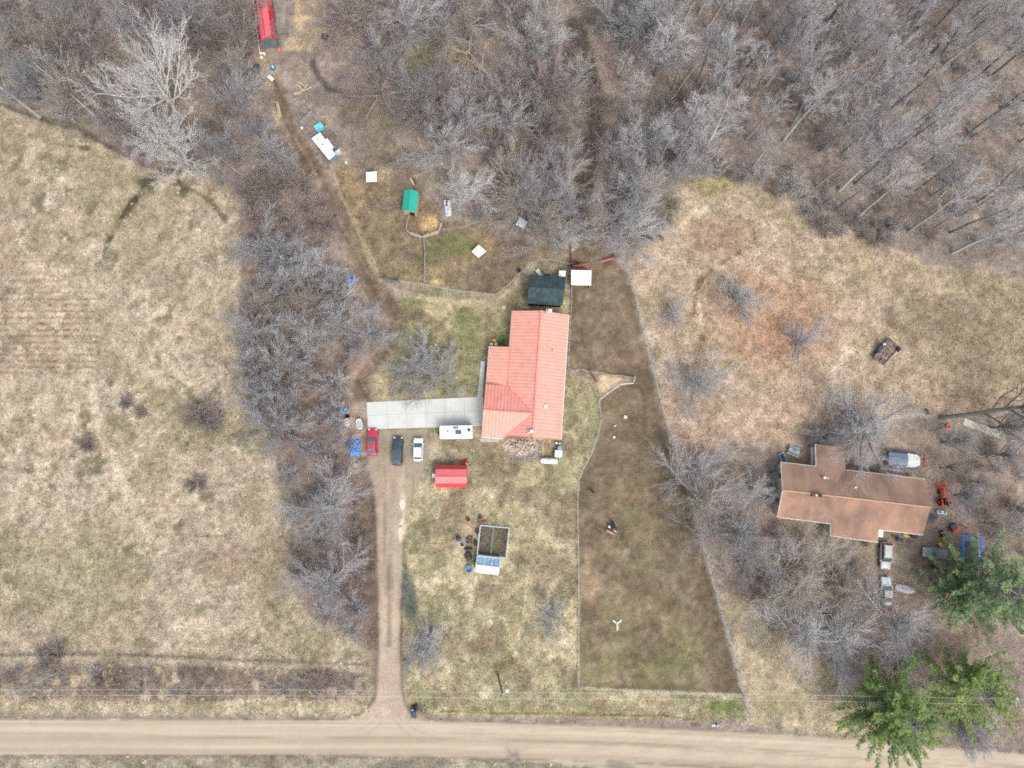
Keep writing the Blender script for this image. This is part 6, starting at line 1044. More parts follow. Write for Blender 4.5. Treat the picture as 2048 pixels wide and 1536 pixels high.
def mesh_of(name, segs, m):
    V = []; F = []; 
    for pts, rr, k in segs:
        n0 = len(V); n = len(pts)
        for i, p in enumerate(pts):
            a = pts[max(i - 1, 0)]; b = pts[min(i + 1, n - 1)]; d = _norm((b[0] - a[0], b[1] - a[1], b[2] - a[2])); h = (0, 0, 1) if abs(d[2]) < .9 else (1, 0, 0)
            u = _norm((d[1] * h[2] - d[2] * h[1], d[2] * h[0] - d[0] * h[2], d[0] * h[1] - d[1] * h[0])); w = (d[1] * u[2] - d[2] * u[1], d[2] * u[0] - d[0] * u[2], d[0] * u[1] - d[1] * u[0])
            for j in range(k):
                t = 6.28318 * j / k; c, s = math.cos(t) * rr[i], math.sin(t) * rr[i]; V.append((p[0] + u[0] * c + w[0] * s, p[1] + u[1] * c + w[1] * s, p[2] + u[2] * c + w[2] * s))
        for i in range(n - 1):
            for j in range(k): A = n0 + i * k + j; B = n0 + i * k + (j + 1) % k; F.append((A, B, B + k, A + k))
    me = bpy.data.meshes.new(name); V = np.array(V, np.float32); F = np.array(F, np.int32)
    me.vertices.add(len(V)); me.vertices.foreach_set('co', V.ravel()); me.loops.add(F.size); me.loops.foreach_set('vertex_index', F.ravel())
    me.polygons.add(len(F)); me.polygons.foreach_set('loop_start', np.arange(0, F.size, 4, dtype=np.int32)); me.materials.append(m); me.update(calc_edges=True); return me
# level: segments, wobble, upward pull, children, child angle, child length, first child, -
SPECS = {
 'spread': dict(H=3.4, r=.26, rk=.50, rmin=.010, shape=.1, tip=.8, fan=1.25, trunk_levels=2, lv=[(3, .06, .1, 14, .85, 1.75, .5, 0), (6, .055, .03, 11, .48, .46, .22, 0), (4, .06, .02, 8, .42, .48, .15, 0), (3, .07, .01, 4, .4, .55, .15, 0), (1, .1, .02, 0, 0, 0, 0, 0)]),
 'round': dict(H=1.9, r=.17, rk=.50, rmin=.010, shape=.1, tip=.8, fan=1.35, trunk_levels=2, lv=[(3, .08, .1, 16, .95, 2.1, .35, 0), (5, .06, .03, 11, .45, .42, .2, 0), (4, .07, .02, 8, .42, .5, .12, 0), (2, .08, .0, 3, .4, .55, .1, 0), (1, .1, .0, 0, 0, 0, 0, 0)]),
 'forest': dict(H=17.5, r=.31, rk=.42, rmin=.016, shape=.35, tip=.3, trunk_levels=1, lv=[(9, .022, .02, 13, .72, .27, .5, 0), (5, .07, .07, 9, .5, .5, .2, 0), (4, .08, .04, 7, .45, .5, .15, 0), (2, .08, .03, 4, .4, .55, .1, 0), (2, .1, 0, 0, 0, 0, 0, 0)]),
 'pole': dict(H=15, r=.22, rk=.4, rmin=.016, shape=.3, tip=.3, trunk_levels=1, lv=[(8, .03, .02, 9, .6, .22, .55, 0), (4, .07, .07, 9, .5, .5, .2, 0), (3, .08, .05, 7, .45, .5, .15, 0), (2, .1, 0, 0, 0, 0, 0, 0)]),
 'syc': dict(H=4.5, r=.26, rk=.55, rmin=.018, shape=.1, tip=.8, fan=1.3, trunk_levels=2, lv=[(4, .08, .05, 13, .7, 1.6, .35, 0), (7, .09, .04, 9, .6, .42, .25, 0), (5, .12, .07, 7, .55, .5, .15, 0), (3, .12, .07, 4, .5, .5, .15, 0), (1, .1, .05, 0, 0, 0, 0, 0)]),
 'bush': dict(H=.4, r=.09, rk=.5, rmin=.013, shape=.1, tip=.8, trunk_levels=2, lv=[(2, .1, .1, 18, .8, 5.0, .1, 0), (4, .12, .04, 12, .5, .45, .15, 0), (3, .12, .02, 10, .5, .45, .1, 0), (2, .16, .0, 0, 0, 0, 0, 0)]),
 'shrub': dict(H=.5, r=.10, rk=.5, rmin=.012, shape=.1, tip=.8, trunk_levels=2, lv=[(2, .1, .1, 14, .75, 5.2, .1, 0), (4, .09, .04, 10, .5, .45, .15, 0), (3, .1, .03, 8, .5, .5, .1, 0), (2, .16, .02, 0, 0, 0, 0, 0)]),
}
M_BK = {'grey': mat('bark_grey', (158, 156, 150), .9, 0, .2, 2, rand=.18), 'dark': mat('bark_dark', (124, 127, 124), .9, 0, .25, 2, rand=.25), 'white': mat('bark_white', (192, 190, 182), .85, 0, .15, 3, rand=.05), 'tan': mat('bark_tan', (150, 136, 122), .9, 0, .2, 2, rand=.2)}
M_TW = {'bush': mat('twig_bush', (160, 148, 140), .9, 0, .15, .5, rand=.1), 'grey': mat('twig_grey', (194, 192, 190), .9, 0, .15, .5, rand=.14), 'lilac': mat('twig_lilac', (176, 175, 175), .9, 0, .15, .5, rand=.16), 'brown': mat('twig_brown', (168, 154, 149), .9, 0, .15, .5, rand=.16), 'white': mat('twig_white', (222, 221, 216), .85, 0, .1, .5, rand=.04), 'tan': mat('twig_tan', (186, 177, 164), .9, 0, .15, .5, rand=.14)}
TREES = {}
def tree_proto(kind, bark, twig, seed):
    key = (kind, bark, twig, seed)
    if key not in TREES:
        S = SPECS[kind]; rd = random.Random(seed * 77 + len(kind)); tr = []; cr = []; a = rd.random() * 6.28; ln = .04 if kind in ('forest', 'pole') else .08
        grow(tr, cr, (0, 0, -.15), _norm((math.cos(a) * ln, math.sin(a) * ln, 1)), S['H'] * (1 if kind not in ('forest', 'pole') else 1.15), S['r'], 0, S, rd)
        if kind in ('shrub', 'bush'): tr, cr = tr[:15], tr[15:] + cr
        zt = max(p[2] for s in (tr + cr) for p in s[0]); TREES[key] = (mesh_of('trunk', tr, M_BK[bark]), mesh_of('branches', cr, M_TW[twig]), zt, float(np.percentile([math.hypot(s[0][-1][0], s[0][-1][1]) for s in cr], 93)))
    return TREES[key]
USED = set()
def place_tree(kind, u, v, h, label=None, bark='grey', twig='grey', seed=0, group=None, phrase=None, wide=1.0, name=None, rz=None, lean=None, crown=None):
    """foot at photograph pixel (u, v); h = height in metres"""
    tm, bm, zt, rc = tree_proto(kind, bark, twig, seed); p = P(u, v, .65 * h if crown else 0); p.z = 0; s = h / zt
    if crown: wide = crown / (rc * s)
    nm = name or ('shrub' if kind in ('shrub', 'bush') else 'bare_tree')
    if label is None:
        key = (round(u / 20.48, 0), round(v / 15.36, 0))
        fu, fv = round(u / 20.48), round(v / 15.36)
        if (nm, fu, fv, phrase) in USED: return None
        USED.add((nm, fu, fv, phrase)); label = '%s, foot %d%% across, %d%% down the photo' % (phrase, fu, fv)
    t = thing(nm, label, 'shrub' if nm == 'shrub' else 'tree', (p.x, p.y, ground_z(p.x, p.y)), group=group)
    rd = random.Random(int(u * 7 + v * 13)); t.rotation_euler = (0, 0, rd.random() * 6.28 if rz is None else rz); t.scale = (s * wide, s * wide, s)
    if lean: t.rotation_euler = (lean[0], lean[1], t.rotation_euler[2])
    for n, me in (('trunk', tm), ('branches', bm)): o = bpy.data.objects.new(n, me); COL.objects.link(o); o.parent = t
    return t
NT = [0]
def wood(poly, n, kinds, hr, phrase, group, seed, mind=30, avoid=(), wide=1.0):
    rd = random.Random(seed); got = []; P_ = np.array(poly, float); lo, hi = P_.min(0), P_.max(0); tries = 0
    while len(got) < n and tries < n * 60:
        tries += 1; u, v = rd.uniform(lo[0], hi[0]), rd.uniform(lo[1], hi[1])
        if poly_sd(np.array([u]), np.array([v]), poly)[0] < 0: continue
        if any((u - a) ** 2 + (v - b) ** 2 < mind ** 2 for a, b in got) or any((u - a) ** 2 + (v - b) ** 2 < r * r for a, b, r in avoid): continue
        k, bark, twig, ns = rd.choice(kinds)
        if place_tree(k, u, v, rd.uniform(*hr), None, bark, twig, rd.randrange(ns), group, phrase, wide=wide * rd.uniform(.85, 1.2)): got.append((u, v)); NT[0] += 1
    return got
# hand placed trees of the yards and field edge
one = [
 ('spread', 655, 1158, 8.5, 'wide bare grey tree beside the driveway, lowest tree of the hedge', 'grey', 'grey', 1, 6.6), ('spread', 652, 1010, 8.5, 'wide bare tree left of the driveway below the chopping block', 'grey', 'grey', 2, 7),
 ('round', 732, 668, 6.2, 'round bare bluish tree inside the bend of the dirt track', 'grey', 'lilac', 1, 5.4), ('round', 822, 745, 5.2, 'left of two bare trees whose twigs reach the concrete slab', 'grey', 'grey', 2, 4.2), ('round', 872, 752, 5.8, 'right of two bare trees whose twigs reach the concrete slab', 'grey', 'lilac', 3, 5.4),
 ('round', 845, 700, 4.4, 'small bare tree just above the pair beside the slab', 'grey', 'grey', 4, 3.6), ('round', 905, 697, 2.2, 'tiny pale bare sapling left of the porch roof', 'white', 'grey', 1, 1.5), ('round', 1108, 1238, 3.6, 'small round bare tree in the lower front lawn', 'grey', 'lilac', 2, 3.6),
 ('syc', 862, 1285, 3.4, 'small whitish crooked tree near the foot of the driveway', 'white', 'grey', 1, 4.2), ('round', 845, 1300, 2.8, 'low bare sapling below the whitish crooked tree', 'grey', 'lilac', 4, 4),
 ('syc', 935, 372, 7.5, 'chalk white bare tree above the truck cap', 'white', 'white', 2, 4.9),
 ('syc', 292, 158, 19, 'huge white barked tree, tallest in the upper left', 'white', 'white', 3, 11.5), ('syc', 322, 262, 10.5, 'white barked tree just below the huge white tree', 'white', 'white', 1, 6), ('syc', 345, 300, 9.5, 'lowest of the white barked trees at the field corner', 'white', 'white', 2, 5.5), ('syc', 275, 240, 8.5, 'left of the smaller white barked trees by the field', 'white', 'white', 4, 5.5),
 ('spread', 1482, 588, 5.2, 'bare grey tree at the top of the orange leaf patch', 'dark', 'grey', 3, 5), ('spread', 1612, 682, 6.0, 'bare tree right of the middle of the orange leaf patch', 'dark', 'grey', 1, 4.8), ('spread', 1345, 625, 3.8, 'small dark bare tree near the left edge of clearing', 'dark', 'grey', 2, 3.1), ('spread', 1400, 762, 6.0, 'sprawling faint bare tree low in the clearing', 'grey', 'lilac', 2, 5.8),
 ('spread', 1745, 862, 8.0, 'dense bare tree overhanging the upper side of brown house', 'dark', 'grey', 2, 8), ('spread', 1690, 862, 6.5, 'lower bare tree at the left of the dense one by brown house', 'dark', 'lilac', 3, 5.5),
 ('spread', 1402, 1000, 9.5, 'large bare tree crowning the right pasture fence', 'grey', 'tan', 1, 9), ('spread', 1400, 945, 8.0, 'pale bare tree above the large one on the pasture fence', 'grey', 'grey', 2, 6.5), ('round', 1516, 990, 6, 'pale bare tree at the left wall of brown house', 'grey', 'grey', 3, 4.0),
 ('spread', 1492, 1072, 9.5, 'dark limbed bare tree between pasture fence and brown house', 'dark', 'lilac', 2, 7.5), ('spread', 1610, 1160, 9.0, 'bare tree in the yard left of the beige minivan', 'tan', 'tan', 3, 8), ('spread', 1630, 1265, 9.0, 'pale bare tree above the lower pines', 'dark', 'grey', 1, 8), ('spread', 1540, 1190, 7.0, 'bare tree nearest the right pasture fence low down', 'tan', 'tan', 1, 6),
 ('spread', 1800, 1255, 9.5, 'pale bare tree right below the silver sedan', 'white', 'grey', 1, 8.5), ('spread', 1705, 1190, 7.5, 'bare tree left of the silver sedan', 'tan', 'tan', 2, 6.5), ('spread', 1690, 1300, 8.0, 'bare tree touching the lowest pine from above left', 'grey', 'grey', 3, 6.5),
 ('spread', 1085, 430, 8.5, 'bare tree spreading over the grey white duck house', 'grey', 'tan', 2, 7.5), ('spread', 1128, 470, 6.5, 'bare tree on the fence line above the red gates', 'grey', 'grey', 1, 5), ('spread', 1040, 380, 7.5, 'bare tan tree left of the fence line in upper woods', 'tan', 'tan', 3, 6),
 ('spread', 1262, 455, 7.5, 'bare grey tree above the upper corner of the right fence', 'grey', 'grey', 3, 6.5), ('round', 1935, 1455, 5.5, 'dark stemmed bare tree at the lower right roadside', 'dark', 'lilac', 1, 4), ('round', 1965, 1480, 5.0, 'bare bush-like tree right at the bottom edge roadside', 'grey', 'lilac', 3, 4),
]
for k, u, v, h, lab, bk, tw, sd, wd in one: place_tree(k, u, v, h, lab, bk, tw, sd, None, crown=wd * 1.15); NT[0] += 1
BIG = dict(group='tall trees of the upper right woods')
AV = [(556, 185, 26), (566, 220, 26), (588, 265, 28), (612, 315, 30), (640, 355, 30)] + [(u, v, 30) for u, v in ((1150, 50), (1172, 110), (1188, 165), (1190, 220), (1185, 270), (1174, 325), (1164, 380), (1160, 430))] + [(960, 140, 62), (838, 125, 62), (640, 120, 75), (600, 40, 55), (1045, 300, 34), (383, 252, 30), (292, 158, 70), (322, 262, 35), (345, 300, 35), (935, 372, 50), (1085, 430, 30)]
wood([(1330, -20), (1700, -60), (2060, -60), (2060, 520), (1900, 520), (1800, 455), (1680, 430), (1600, 385), (1510, 345), (1420, 335), (1345, 345), (1290, 250)], 106, [('forest', 'dark', 'grey', 5), ('forest', 'dark', 'lilac', 5), ('pole', 'dark', 'grey', 4), ('pole', 'grey', 'grey', 4), ('forest', 'white', 'grey', 2)], (14, 23), 'tall bare woodland tree', 'tall trees of the upper right woods', 11, 32, (), 1.15)
wood([(1190, -20), (1330, -20), (1300, 260), (1330, 350), (1300, 420), (1215, 400), (1200, 200)], 18, [('forest', 'dark', 'grey', 5), ('spread', 'grey', 'grey', 4), ('pole', 'grey', 'grey', 4)], (9, 17), 'bare tree in the upper middle woods', 'trees of the upper middle woods', 12, 34, AV, 1.15)
wood([(1225, 250), (1330, 270), (1420, 300), (1500, 320), (1480, 340), (1400, 340), (1330, 375), (1290, 460), (1230, 450)], 12, [('spread', 'grey', 'grey', 4), ('spread', 'grey', 'lilac', 4)], (7, 9.5), 'broad bare tree on the clearing rim', 'trees around the clearing rim', 17, 30, AV, 1.3)
wood([(690, 10), (1165, 10), (1160, 440), (1040, 420), (1000, 330), (880, 300), (790, 240), (690, 150)], 46, [('spread', 'tan', 'tan', 4), ('round', 'grey', 'grey', 4), ('spread', 'grey', 'lilac', 4), ('pole', 'grey', 'grey', 4), ('round', 'tan', 'brown', 4)], (5, 11), 'bare tree in the upper middle woods', 'trees of the upper middle woods', 13, 36, AV, 1.35)
wood([(-20, 10), (500, 10), (515, 150), (530, 230), (560, 340), (480, 360), (400, 330), (210, 270), (0, 190)], 42, [('spread', 'tan', 'tan', 4), ('spread', 'grey', 'lilac', 4), ('round', 'grey', 'brown', 4), ('pole', 'grey', 'grey', 4)], (6, 11), 'bare tree in the upper left woods', 'trees of the upper left woods', 14, 36, AV, 1.35)
wood([(520, 470), (640, 470), (680, 540), (700, 640), (650, 760), (690, 860), (640, 900), (565, 880), (530, 790), (500, 720), (505, 560)], 26, [('spread', 'grey', 'grey', 4), ('round', 'grey', 'grey', 4), ('round', 'grey', 'lilac', 4), ('spread', 'tan', 'tan', 4)], (4.5, 7.5), 'bare tree of the hedge strip', 'trees of the hedge strip', 15, 32, wide=1.45)
wood([(1880, 860), (2050, 850), (2050, 1080), (1960, 1060), (1880, 980)], 8, [('spread', 'dark', 'lilac', 4), ('spread', 'tan', 'tan', 4)], (6, 10), 'bare tree at the right of the brown house', 'trees right of the brown house', 16, 45)
SH = [('shrub', 'tan', 'brown', 5), ('shrub', 'grey', 'lilac', 5), ('shrub', 'grey', 'grey', 4)]
wood([(485, 375), (560, 350), (640, 380), (655, 450), (600, 480), (520, 480)], 18, [('shrub', 'tan', 'brown', 5)], (3, 5), 'reddish brown bush of the upper hedge', 'bushes of the hedge strip', 21, 24, wide=1.15)
wood([(490, 480), (700, 500), (700, 900), (735, 960), (720, 1290), (640, 1230), (590, 1150), (590, 1000), (530, 800), (490, 700)], 62, SH, (2.2, 4.5), 'bare bush of the hedge strip', 'bushes of the hedge strip', 22, 26, wide=1.2)
wood([(690, 20), (1165, 20), (1160, 460), (960, 440), (880, 300), (700, 160)], 44, SH, (2, 4), 'bare bush under the upper middle trees', 'bushes of the upper middle woods', 23, 32, AV)
wood([(-20, 20), (500, 20), (515, 150), (600, 370), (480, 380), (200, 270), (0, 200)], 44, SH, (2, 4.5), 'bare bush under the upper left trees', 'bushes of the upper left woods', 24, 32, AV)
wood([(1200, 30), (2050, 30), (2050, 530), (1800, 470), (1500, 340), (1340, 380), (1280, 500), (1225, 470)], 56, SH, (1.5, 4), 'bare bush under the upper right trees', 'bushes of the upper right woods', 25, 40, AV)
wood([(1290, 410), (1365, 400), (1350, 455), (1290, 480)], 6, [('shrub', 'tan', 'brown', 5)], (2.5, 4), 'brown bush at the left edge of clearing', 'bushes of the clearing edge', 26, 20, wide=1.2)
wood([(1400, 335), (1480, 325), (1600, 370), (1680, 430), (1790, 465), (1770, 490), (1650, 465), (1580, 405), (1480, 362)], 20, SH, (2, 3.4), 'bare bush on the upper rim of clearing', 'bushes of the clearing edge', 31, 20, wide=1.3)
wood([(1640, 400), (1770, 420), (1800, 470), (1700, 450)], 6, [('shrub', 'tan', 'brown', 5)], (2, 3.2), 'brown bush at the upper edge of clearing', 'bushes of the clearing edge', 27, 22)
wood([(1440, 900), (1540, 900), (1560, 1090), (1700, 1110), (1720, 1300), (1600, 1330), (1430, 1100)], 22, SH, (1.5, 3), 'bare bush in the brown house yard', 'bushes of the brown house yard', 28, 34)
wood([(1890, 880), (2050, 870), (2050, 1320), (2000, 1330), (1960, 1270), (2010, 1120), (1960, 1060), (1900, 980)], 16, SH, (1.5, 3), 'bare bush at the right edge of the yard', 'bushes of the brown house yard', 29, 32)
wood([(-10, 1335), (730, 1350), (735, 1390), (-10, 1385)], 24, [('shrub', 'tan', 'brown', 5), ('shrub', 'grey', 'lilac', 5)], (.8, 1.5), 'low brown brush along the lower field edge', 'brush along the lower field edge', 30, 22, wide=1.6)
for u, v, h, lab, wd in ((408, 826, 3.0, 'hazy grey brown bush, largest alone in the left field', 1.7), (432, 848, 2.0, 'dark bush at the lower right of the largest field bush', 1.4), (252, 806, 1.4, 'low greenish dark bush in the left field', 1.6), (285, 822, 1.2, 'low grey bush right of the low greenish bush', 1.5), (172, 885, 1.8, 'faint grey bush furthest left in the left field', 1.5), (395, 965, 2.0, 'round dark bush, lowest alone in the left field', 1.4), (120, 1300, 1.8, 'grey bush by the leaning left utility pole', 1.6), (100, 1325, 1.6, 'dark bush on the field fence at lower left', 1.8)): place_tree('bush', u, v, h, lab, 'tan', 'bush', int(u) % 3, 'lone bushes of the left field', wide=wd * 1.25)
# evergreen foundation bushes of the brown house
def ever_bush(label, u, v, r, h, seed, rgb=(74, 104, 62)):
    p = P(u, v); rd = random.Random(seed); b = MB()
    for k in range(420):
        th = rd.random() * 6.28; ph = math.acos(rd.uniform(-.1, 1)); q = rd.uniform(.55, 1); c = Vector((math.sin(ph) * math.cos(th) * r * q, math.sin(ph) * math.sin(th) * r * q, .1 + math.cos(ph) * h * q)); d = Vector((rd.gauss(0, 1), rd.gauss(0, 1), rd.gauss(0, 1))).normalized() * rd.uniform(.08, .16); e = d.cross(Vector((rd.random(), 1, rd.random()))).normalized() * .05; b.quad(c - e, c + e, c + d)
    t = thing('evergreen_bush', label, 'bush', (p.x, p.y, 0)); b.build('leaves', mat('bush_green_%d' % rgb[0], rgb, .8, 0, .4, 4), t); MB().tube([(0, 0, 0), (0, 0, h * .7)], .08, 5).build('stem', M_BK['tan'], t)
ever_bush('green bush in the inner lower corner of brown house', 1646, 1064, 1.0, 1.6, 1); ever_bush('small dark green bush under the lower brown eave', 1728, 1085, .8, .9, 2, (70, 92, 60)); ever_bush('small mossy bush at the clearing edge above the brown house', 1852, 823, .5, .5, 3, (96, 112, 60)); ever_bush('mossy green tuft at the upper point of the clearing', 1436, 352, 1.2, .6, 4, (128, 134, 88))
# ------------------------------------------------------------------ pines
def pine(label, u, v, h, rad, seed, az0, spread=6.283, lean=None, dens=1.0, tone=(96, 122, 74)):
    rd = random.Random(seed); p = P(u, v); t = thing('pine_tree', label, 'pine tree', (p.x, p.y, ground_z(p.x, p.y))); lx, ly = lean or (0, 0)
    MB().tube([(0, 0, -.2), (lx * .5, ly * .5, h * .5), (lx, ly, h * .98)], [.34, .24, .05], 9).build('trunk', M_BK['dark'], t)
    limbs = []; V = []; F = []; Cc = []; g1 = alb(tone); g2 = alb((tone[0] * 1.35, tone[1] * 1.3, tone[2] * 1.2)); g3 = alb((tone[0] * .72, tone[1] * .8, tone[2] * .86)); g4 = alb((158, 168, 110))
    n = int(96 * dens)
    for i in range(n):
        f = (i + rd.random()) / n; z = h * (.22 + .76 * f); az = az0 + (rd.random() - .5) * spread; L = rad * (1.0 - .72 * max(0, f - .25)) * rd.uniform(.45, 1.25); x0, y0 = lx * z / h, ly * z / h
        pts = [(x0, y0, z)]; k = 6; el = .12 + .35 * f; a = az
        for j in range(k): a += rd.gauss(0, .10); q = pts[-1]; zz = q[2] + L / k * math.sin(el - .25 + .1 * j); pts.append((q[0] + math.cos(a) * L / k, q[1] + math.sin(a) * L / k, zz))
        limbs.append((pts, [.07 * (1 - j / (k + 1)) + .012 for j in range(k + 1)], 4))
        sh = rd.random()
        for j in range(int(L * 12)):
            s_ = rd.uniform(.28, 1.0) * k; jj = min(int(s_), k - 1); q = [pts[jj][c] + (pts[jj + 1][c] - pts[jj][c]) * (s_ - jj) for c in range(3)]
            off = (1 - s_ / k) * 1.1 + .2; side = rd.choice((-1, 1)); da = a + side * rd.uniform(.5, 1.0); o2 = rd.uniform(.1, 1) * off; c0 = (q[0] + math.cos(da) * o2, q[1] + math.sin(da) * o2, q[2] + rd.gauss(0, .12))
            mixc = rd.random(); base_c = g1 * (1 - sh) + g2 * sh if mixc < .7 else (g3 if mixc < .92 else g4)
            for m_ in range(16):
                th = a + (da - a) * .6 + rd.gauss(0, .5); l = rd.uniform(.22, .55); up = rd.uniform(-.05, .3) * l; w_ = .016; n0 = len(V)
                V += [(c0[0] - math.sin(th) * w_, c0[1] + math.cos(th) * w_, c0[2]), (c0[0] + math.sin(th) * w_, c0[1] - math.cos(th) * w_, c0[2]), (c0[0] + math.cos(th) * l, c0[1] + math.sin(th) * l, c0[2] + up)]; F.append((n0, n0 + 1, n0 + 2)); cc = base_c * rd.uniform(.7, 1.3); Cc += [cc, cc, cc]
    o = bpy.data.objects.new('limbs', mesh_of('limbs', limbs, M_BK['dark'])); COL.objects.link(o); o.parent = t
    o = np_mesh('needles', np.array(V), np.array(F), bpy.data.materials['blade'], np.array(Cc)); o.parent = t; return t
pine('tall green pine, uppermost of the four, right of the trampoline', 1912, 1158, 15, 8.4, 1, R(-10), 6.283, (1.2, -.4), 1.45, (112, 138, 98)); pine('smaller green pine between the tall pine and the silver sedan', 1885, 1180, 9, 5.6, 5, R(-60), 6.283, None, .8, (100, 128, 84))
pine('yellow green pine stretched along the power lines', 1880, 1352, 12, 8.0, 2, R(0), 6.283, (1.0, -.2), 1.1, (118, 138, 76)); pine('dark green pine overhanging the road, lowest of the four', 1752, 1388, 13.5, 8.4, 3, R(-60), 6.283, (-.2, -1.6), 1.5, (108, 134, 74))
# ------------------------------------------------------------------ fallen and leaning trunks
def log(name, label, pts, r0, r1, m, z=(.2, .2), branches=0, seed=1, cat='fallen log', up=.0, Lb=2.5):
    W = [P(u, v) for u, v in pts]; n = len(W); c = sum(W, Vector()) / n; t = thing(name, label, cat, (c.x, c.y, ground_z(c.x, c.y))); zs = [z[0] + (z[1] - z[0]) * i / (n - 1) for i in range(n)]
    l = [(q.x - c.x, q.y - c.y, zs[i]) for i, q in enumerate(W)]; MB().tube(l, [r0 + (r1 - r0) * i / (n - 1) for i in range(n)], 8).build('trunk', m, t)
    if branches:
        rd = random.Random(seed); S = dict(SPECS['spread']); segs = []
        for k in range(branches):
            f = rd.uniform(.3, 1) * (n - 1); i = min(int(f), n - 2); b = tuple(l[i][j] + (l[i + 1][j] - l[i][j]) * (f - i) for j in range(3)); d0 = _norm(tuple(l[i + 1][j] - l[i][j] for j in range(3))); a = rd.choice((-1, 1)) * rd.uniform(.5, 1.3); d = _norm((d0[0] * math.cos(a) - d0[1] * math.sin(a), d0[0] * math.sin(a) + d0[1] * math.cos(a), d0[2] + rd.uniform(-.1, .5)))
            S2 = dict(rk=.55, rmin=.02, shape=.2, tip=.4, trunk_levels=0, lv=[(4, .12, .02, 6, .7, .5, .2, 0), (3, .16, .0, 4, .7, .5, .2, 0), (3, .15, 0, 3, .6, .5, .2, 0), (2, .1, 0, 0, 0, 0, 0, 0)]); grow(segs, segs, b, d, Lb * rd.uniform(.6, 1.2), r1 * .6 + .03, 0, S2, rd)
        o = bpy.data.objects.new('branches', mesh_of('branches', segs, m)); COL.objects.link(o); o.parent = t
    return t
M_LOG = mat('bare_log', (196, 176, 150), .9, 0, .2, 1.5); M_LOGG = mat('grey_log', (178, 174, 168), .9, 0, .2, 1.5); M_LOGD = mat('dark_log', (112, 112, 100), .9, 0, .25, 2)
log('fallen_trunk', 'long pale fallen trunk with broken crown in the upper middle woods', [(1022, 212), (998, 178), (972, 148), (949, 126), (938, 112)], .32, .16, M_LOG, (.3, 1.6), 7, 2, Lb=5)
log('fallen_trunk', 'pale forked fallen trunk left of the fence line', [(988, 284), (1010, 297), (1035, 311), (1062, 322)], .16, .07, M_LOG, (.3, .8), 3, 3, Lb=2)
log('fallen_trunk', 'short brown log on the leaves above the paddock', [(836, 275), (844, 295), (851, 313)], .2, .17, M_LOG); log('fallen_trunk', 'thin greyish log right beside the short brown log', [(843, 288), (853, 302)], .1, .08, M_LOGG)
log('fallen_trunk', 'slender pale trunk leaning across the creek at top', [(1228, 68), (1262, 50), (1300, 28), (1345, 5)], .2, .1, M_LOGG, (.3, 2.5)); log('fallen_trunk', 'pale fallen pole slanting in the upper left hedge top', [(424, 306), (448, 322), (470, 340), (505, 362)], .13, .09, M_LOG, (.3, .5))
log('fallen_trunk', 'pale straight pole leaning in the woods above clearing', [(1378, 218), (1393, 192), (1412, 158)], .08, .05, M_LOGG, (.2, 1)); log('fallen_trunk', 'long pale leaning pole with dark brush to its left', [(1328, 218), (1350, 190), (1372, 160), (1396, 130)], .09, .08, M_LOG, (.2, 1)); log('fallen_trunk', 'rotten orange brown log by the broken crown', [(930, 82), (940, 98), (948, 112)], .26, .22, mat('rotten', (176, 116, 84), .95, 0, .3, 3))
log('fallen_trunk', 'mossy pale log under the leaning birch beside house yard', [(1467, 1070), (1485, 1074), (1505, 1072)], .16, .12, M_LOGD, branches=3, Lb=3, seed=5); log('fallen_trunk', 'short white birch log leaning above the lower pines', [(1755, 1330), (1755, 1312), (1756, 1296)], .16, .2, M_BK['white'], (.5, 3.5), 2, 4, Lb=2.5)
log('fallen_trunk', 'thin pale stick lying low in the left hedge', [(672, 1204), (690, 1222), (702, 1236)], .06, .05, M_LOG); log('fallen_trunk', 'dark branch on the bottom verge below the road', [(1005, 1526), (1024, 1520), (1034, 1508)], .06, .04, M_LOGG, (.3, 1), 3, 7, Lb=1.2)
log('leaning_tree', 'thick dark leaning tree reaching off the right edge', [(1880, 836), (1920, 831), (1960, 824), (2000, 820), (2052, 806)], .42, .26, M_LOGD, (.2, 12), 13, 6, 'tree', Lb=6.5)
log('leaning_tree', 'grey leaning trunk at the far left edge above the field', [(82, 236), (60, 218), (35, 200), (5, 180)], .3, .16, M_BK['grey'], (.2, 9), 7, 9, 'tree', Lb=4)
log('leaning_tree', 'grey leaning trunk left below the huge white tree', [(208, 248), (180, 222), (150, 196), (122, 172)], .22, .1, M_BK['grey'], (.2, 8), 6, 8, 'tree', Lb=3.5)
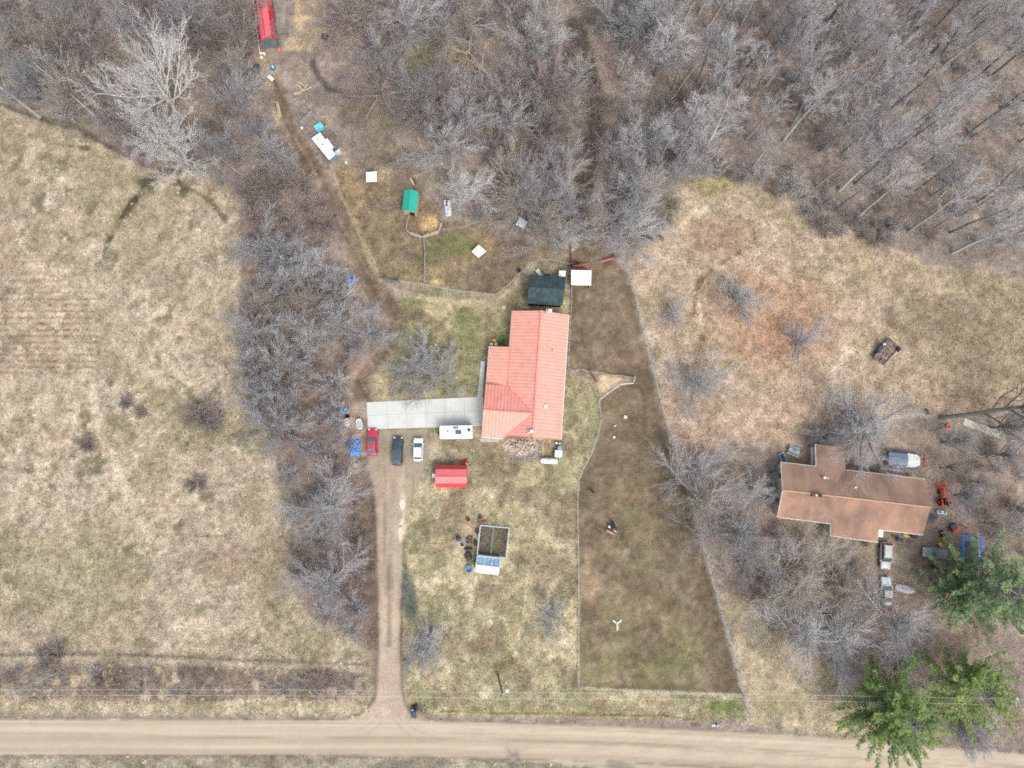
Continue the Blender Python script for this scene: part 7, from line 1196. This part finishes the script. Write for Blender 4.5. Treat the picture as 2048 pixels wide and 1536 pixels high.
# ------------------------------------------------------------------ low twiggy undergrowth
def undergrowth(name, label, polys, n, seed, hmax, cols):
    g = np.random.default_rng(seed); VV = []; 
    U = g.uniform(-30, 2080, n * 3); V = g.uniform(-30, 1560, n * 3); keep = np.zeros(len(U), bool)
    for p in polys: keep |= in_poly(U, V, p)
    dx = (U - 1024) / FPX; dy = -(V - 768) / FPX; dyy = dy * _ct + _st; dz = dy * _st - _ct; k = -HC / dz; X = dx * k; Y = dyy * k
    dens = fbm(X, Y, 5, seed) ; keep &= dens > g.uniform(.3, .62, len(U)); X, Y = X[keep][:n], Y[keep][:n]; n = len(X)
    th = g.uniform(0, 6.283, n); L = g.uniform(.4, 1.3, n); el = g.uniform(.0, 1.0, n); z0 = g.uniform(-.05, hmax, n) * g.random(n); w_ = g.uniform(.010, .022, n); c, s = np.cos(th), np.sin(th)
    v = np.empty((n, 3, 3)); zg = -.1; v[:, 0] = np.stack([X - s * w_, Y + c * w_, zg + z0], -1); v[:, 1] = np.stack([X + s * w_, Y - c * w_, zg + z0], -1); v[:, 2] = np.stack([X + c * L * np.cos(el), Y + s * L * np.cos(el), zg + z0 + L * np.sin(el)], -1)
    pc = np.array([alb(q) for q in cols])[g.integers(0, len(cols), n)] * g.uniform(.75, 1.25, n)[:, None]
    return tag(np_mesh(name, v.reshape(-1, 3), np.arange(n * 3).reshape(-1, 3), bpy.data.materials['blade'], np.repeat(pc, 3, 0)), label, 'undergrowth', kind='stuff')
NEW = [(1180, -30), (2090, -30), (2090, 540), (1850, 520), (1660, 450), (1590, 395), (1440, 345), (1330, 380), (1280, 500), (1225, 470), (1190, 300)]
undergrowth('undergrowth', 'grey twiggy undergrowth through the woods and hedge', [NEW, [(-30, -30), (520, -30), (560, 240), (640, 400), (700, 560), (700, 900), (735, 960), (735, 1290), (690, 1270), (625, 1230), (580, 1160), (548, 900), (484, 740), (480, 400), (300, 340), (0, 200)], [(640, -30), (1180, -30), (1180, 440), (1000, 480), (880, 440), (700, 300)], [(1350, 900), (1550, 900), (1560, 1050), (1720, 1090), (1740, 1300), (1640, 1400), (1500, 1300), (1400, 1050)], [(1870, 850), (2090, 840), (2090, 1500), (1900, 1450), (1900, 1300), (2010, 1200), (1960, 1060)], [(-30, 1332), (735, 1345), (735, 1392), (-30, 1390)]], 260000, 91, 1.0, [(160, 150, 144), (148, 138, 130), (172, 160, 148), (128, 114, 106), (146, 130, 118), (180, 170, 160)])
print('trees', NT[0])
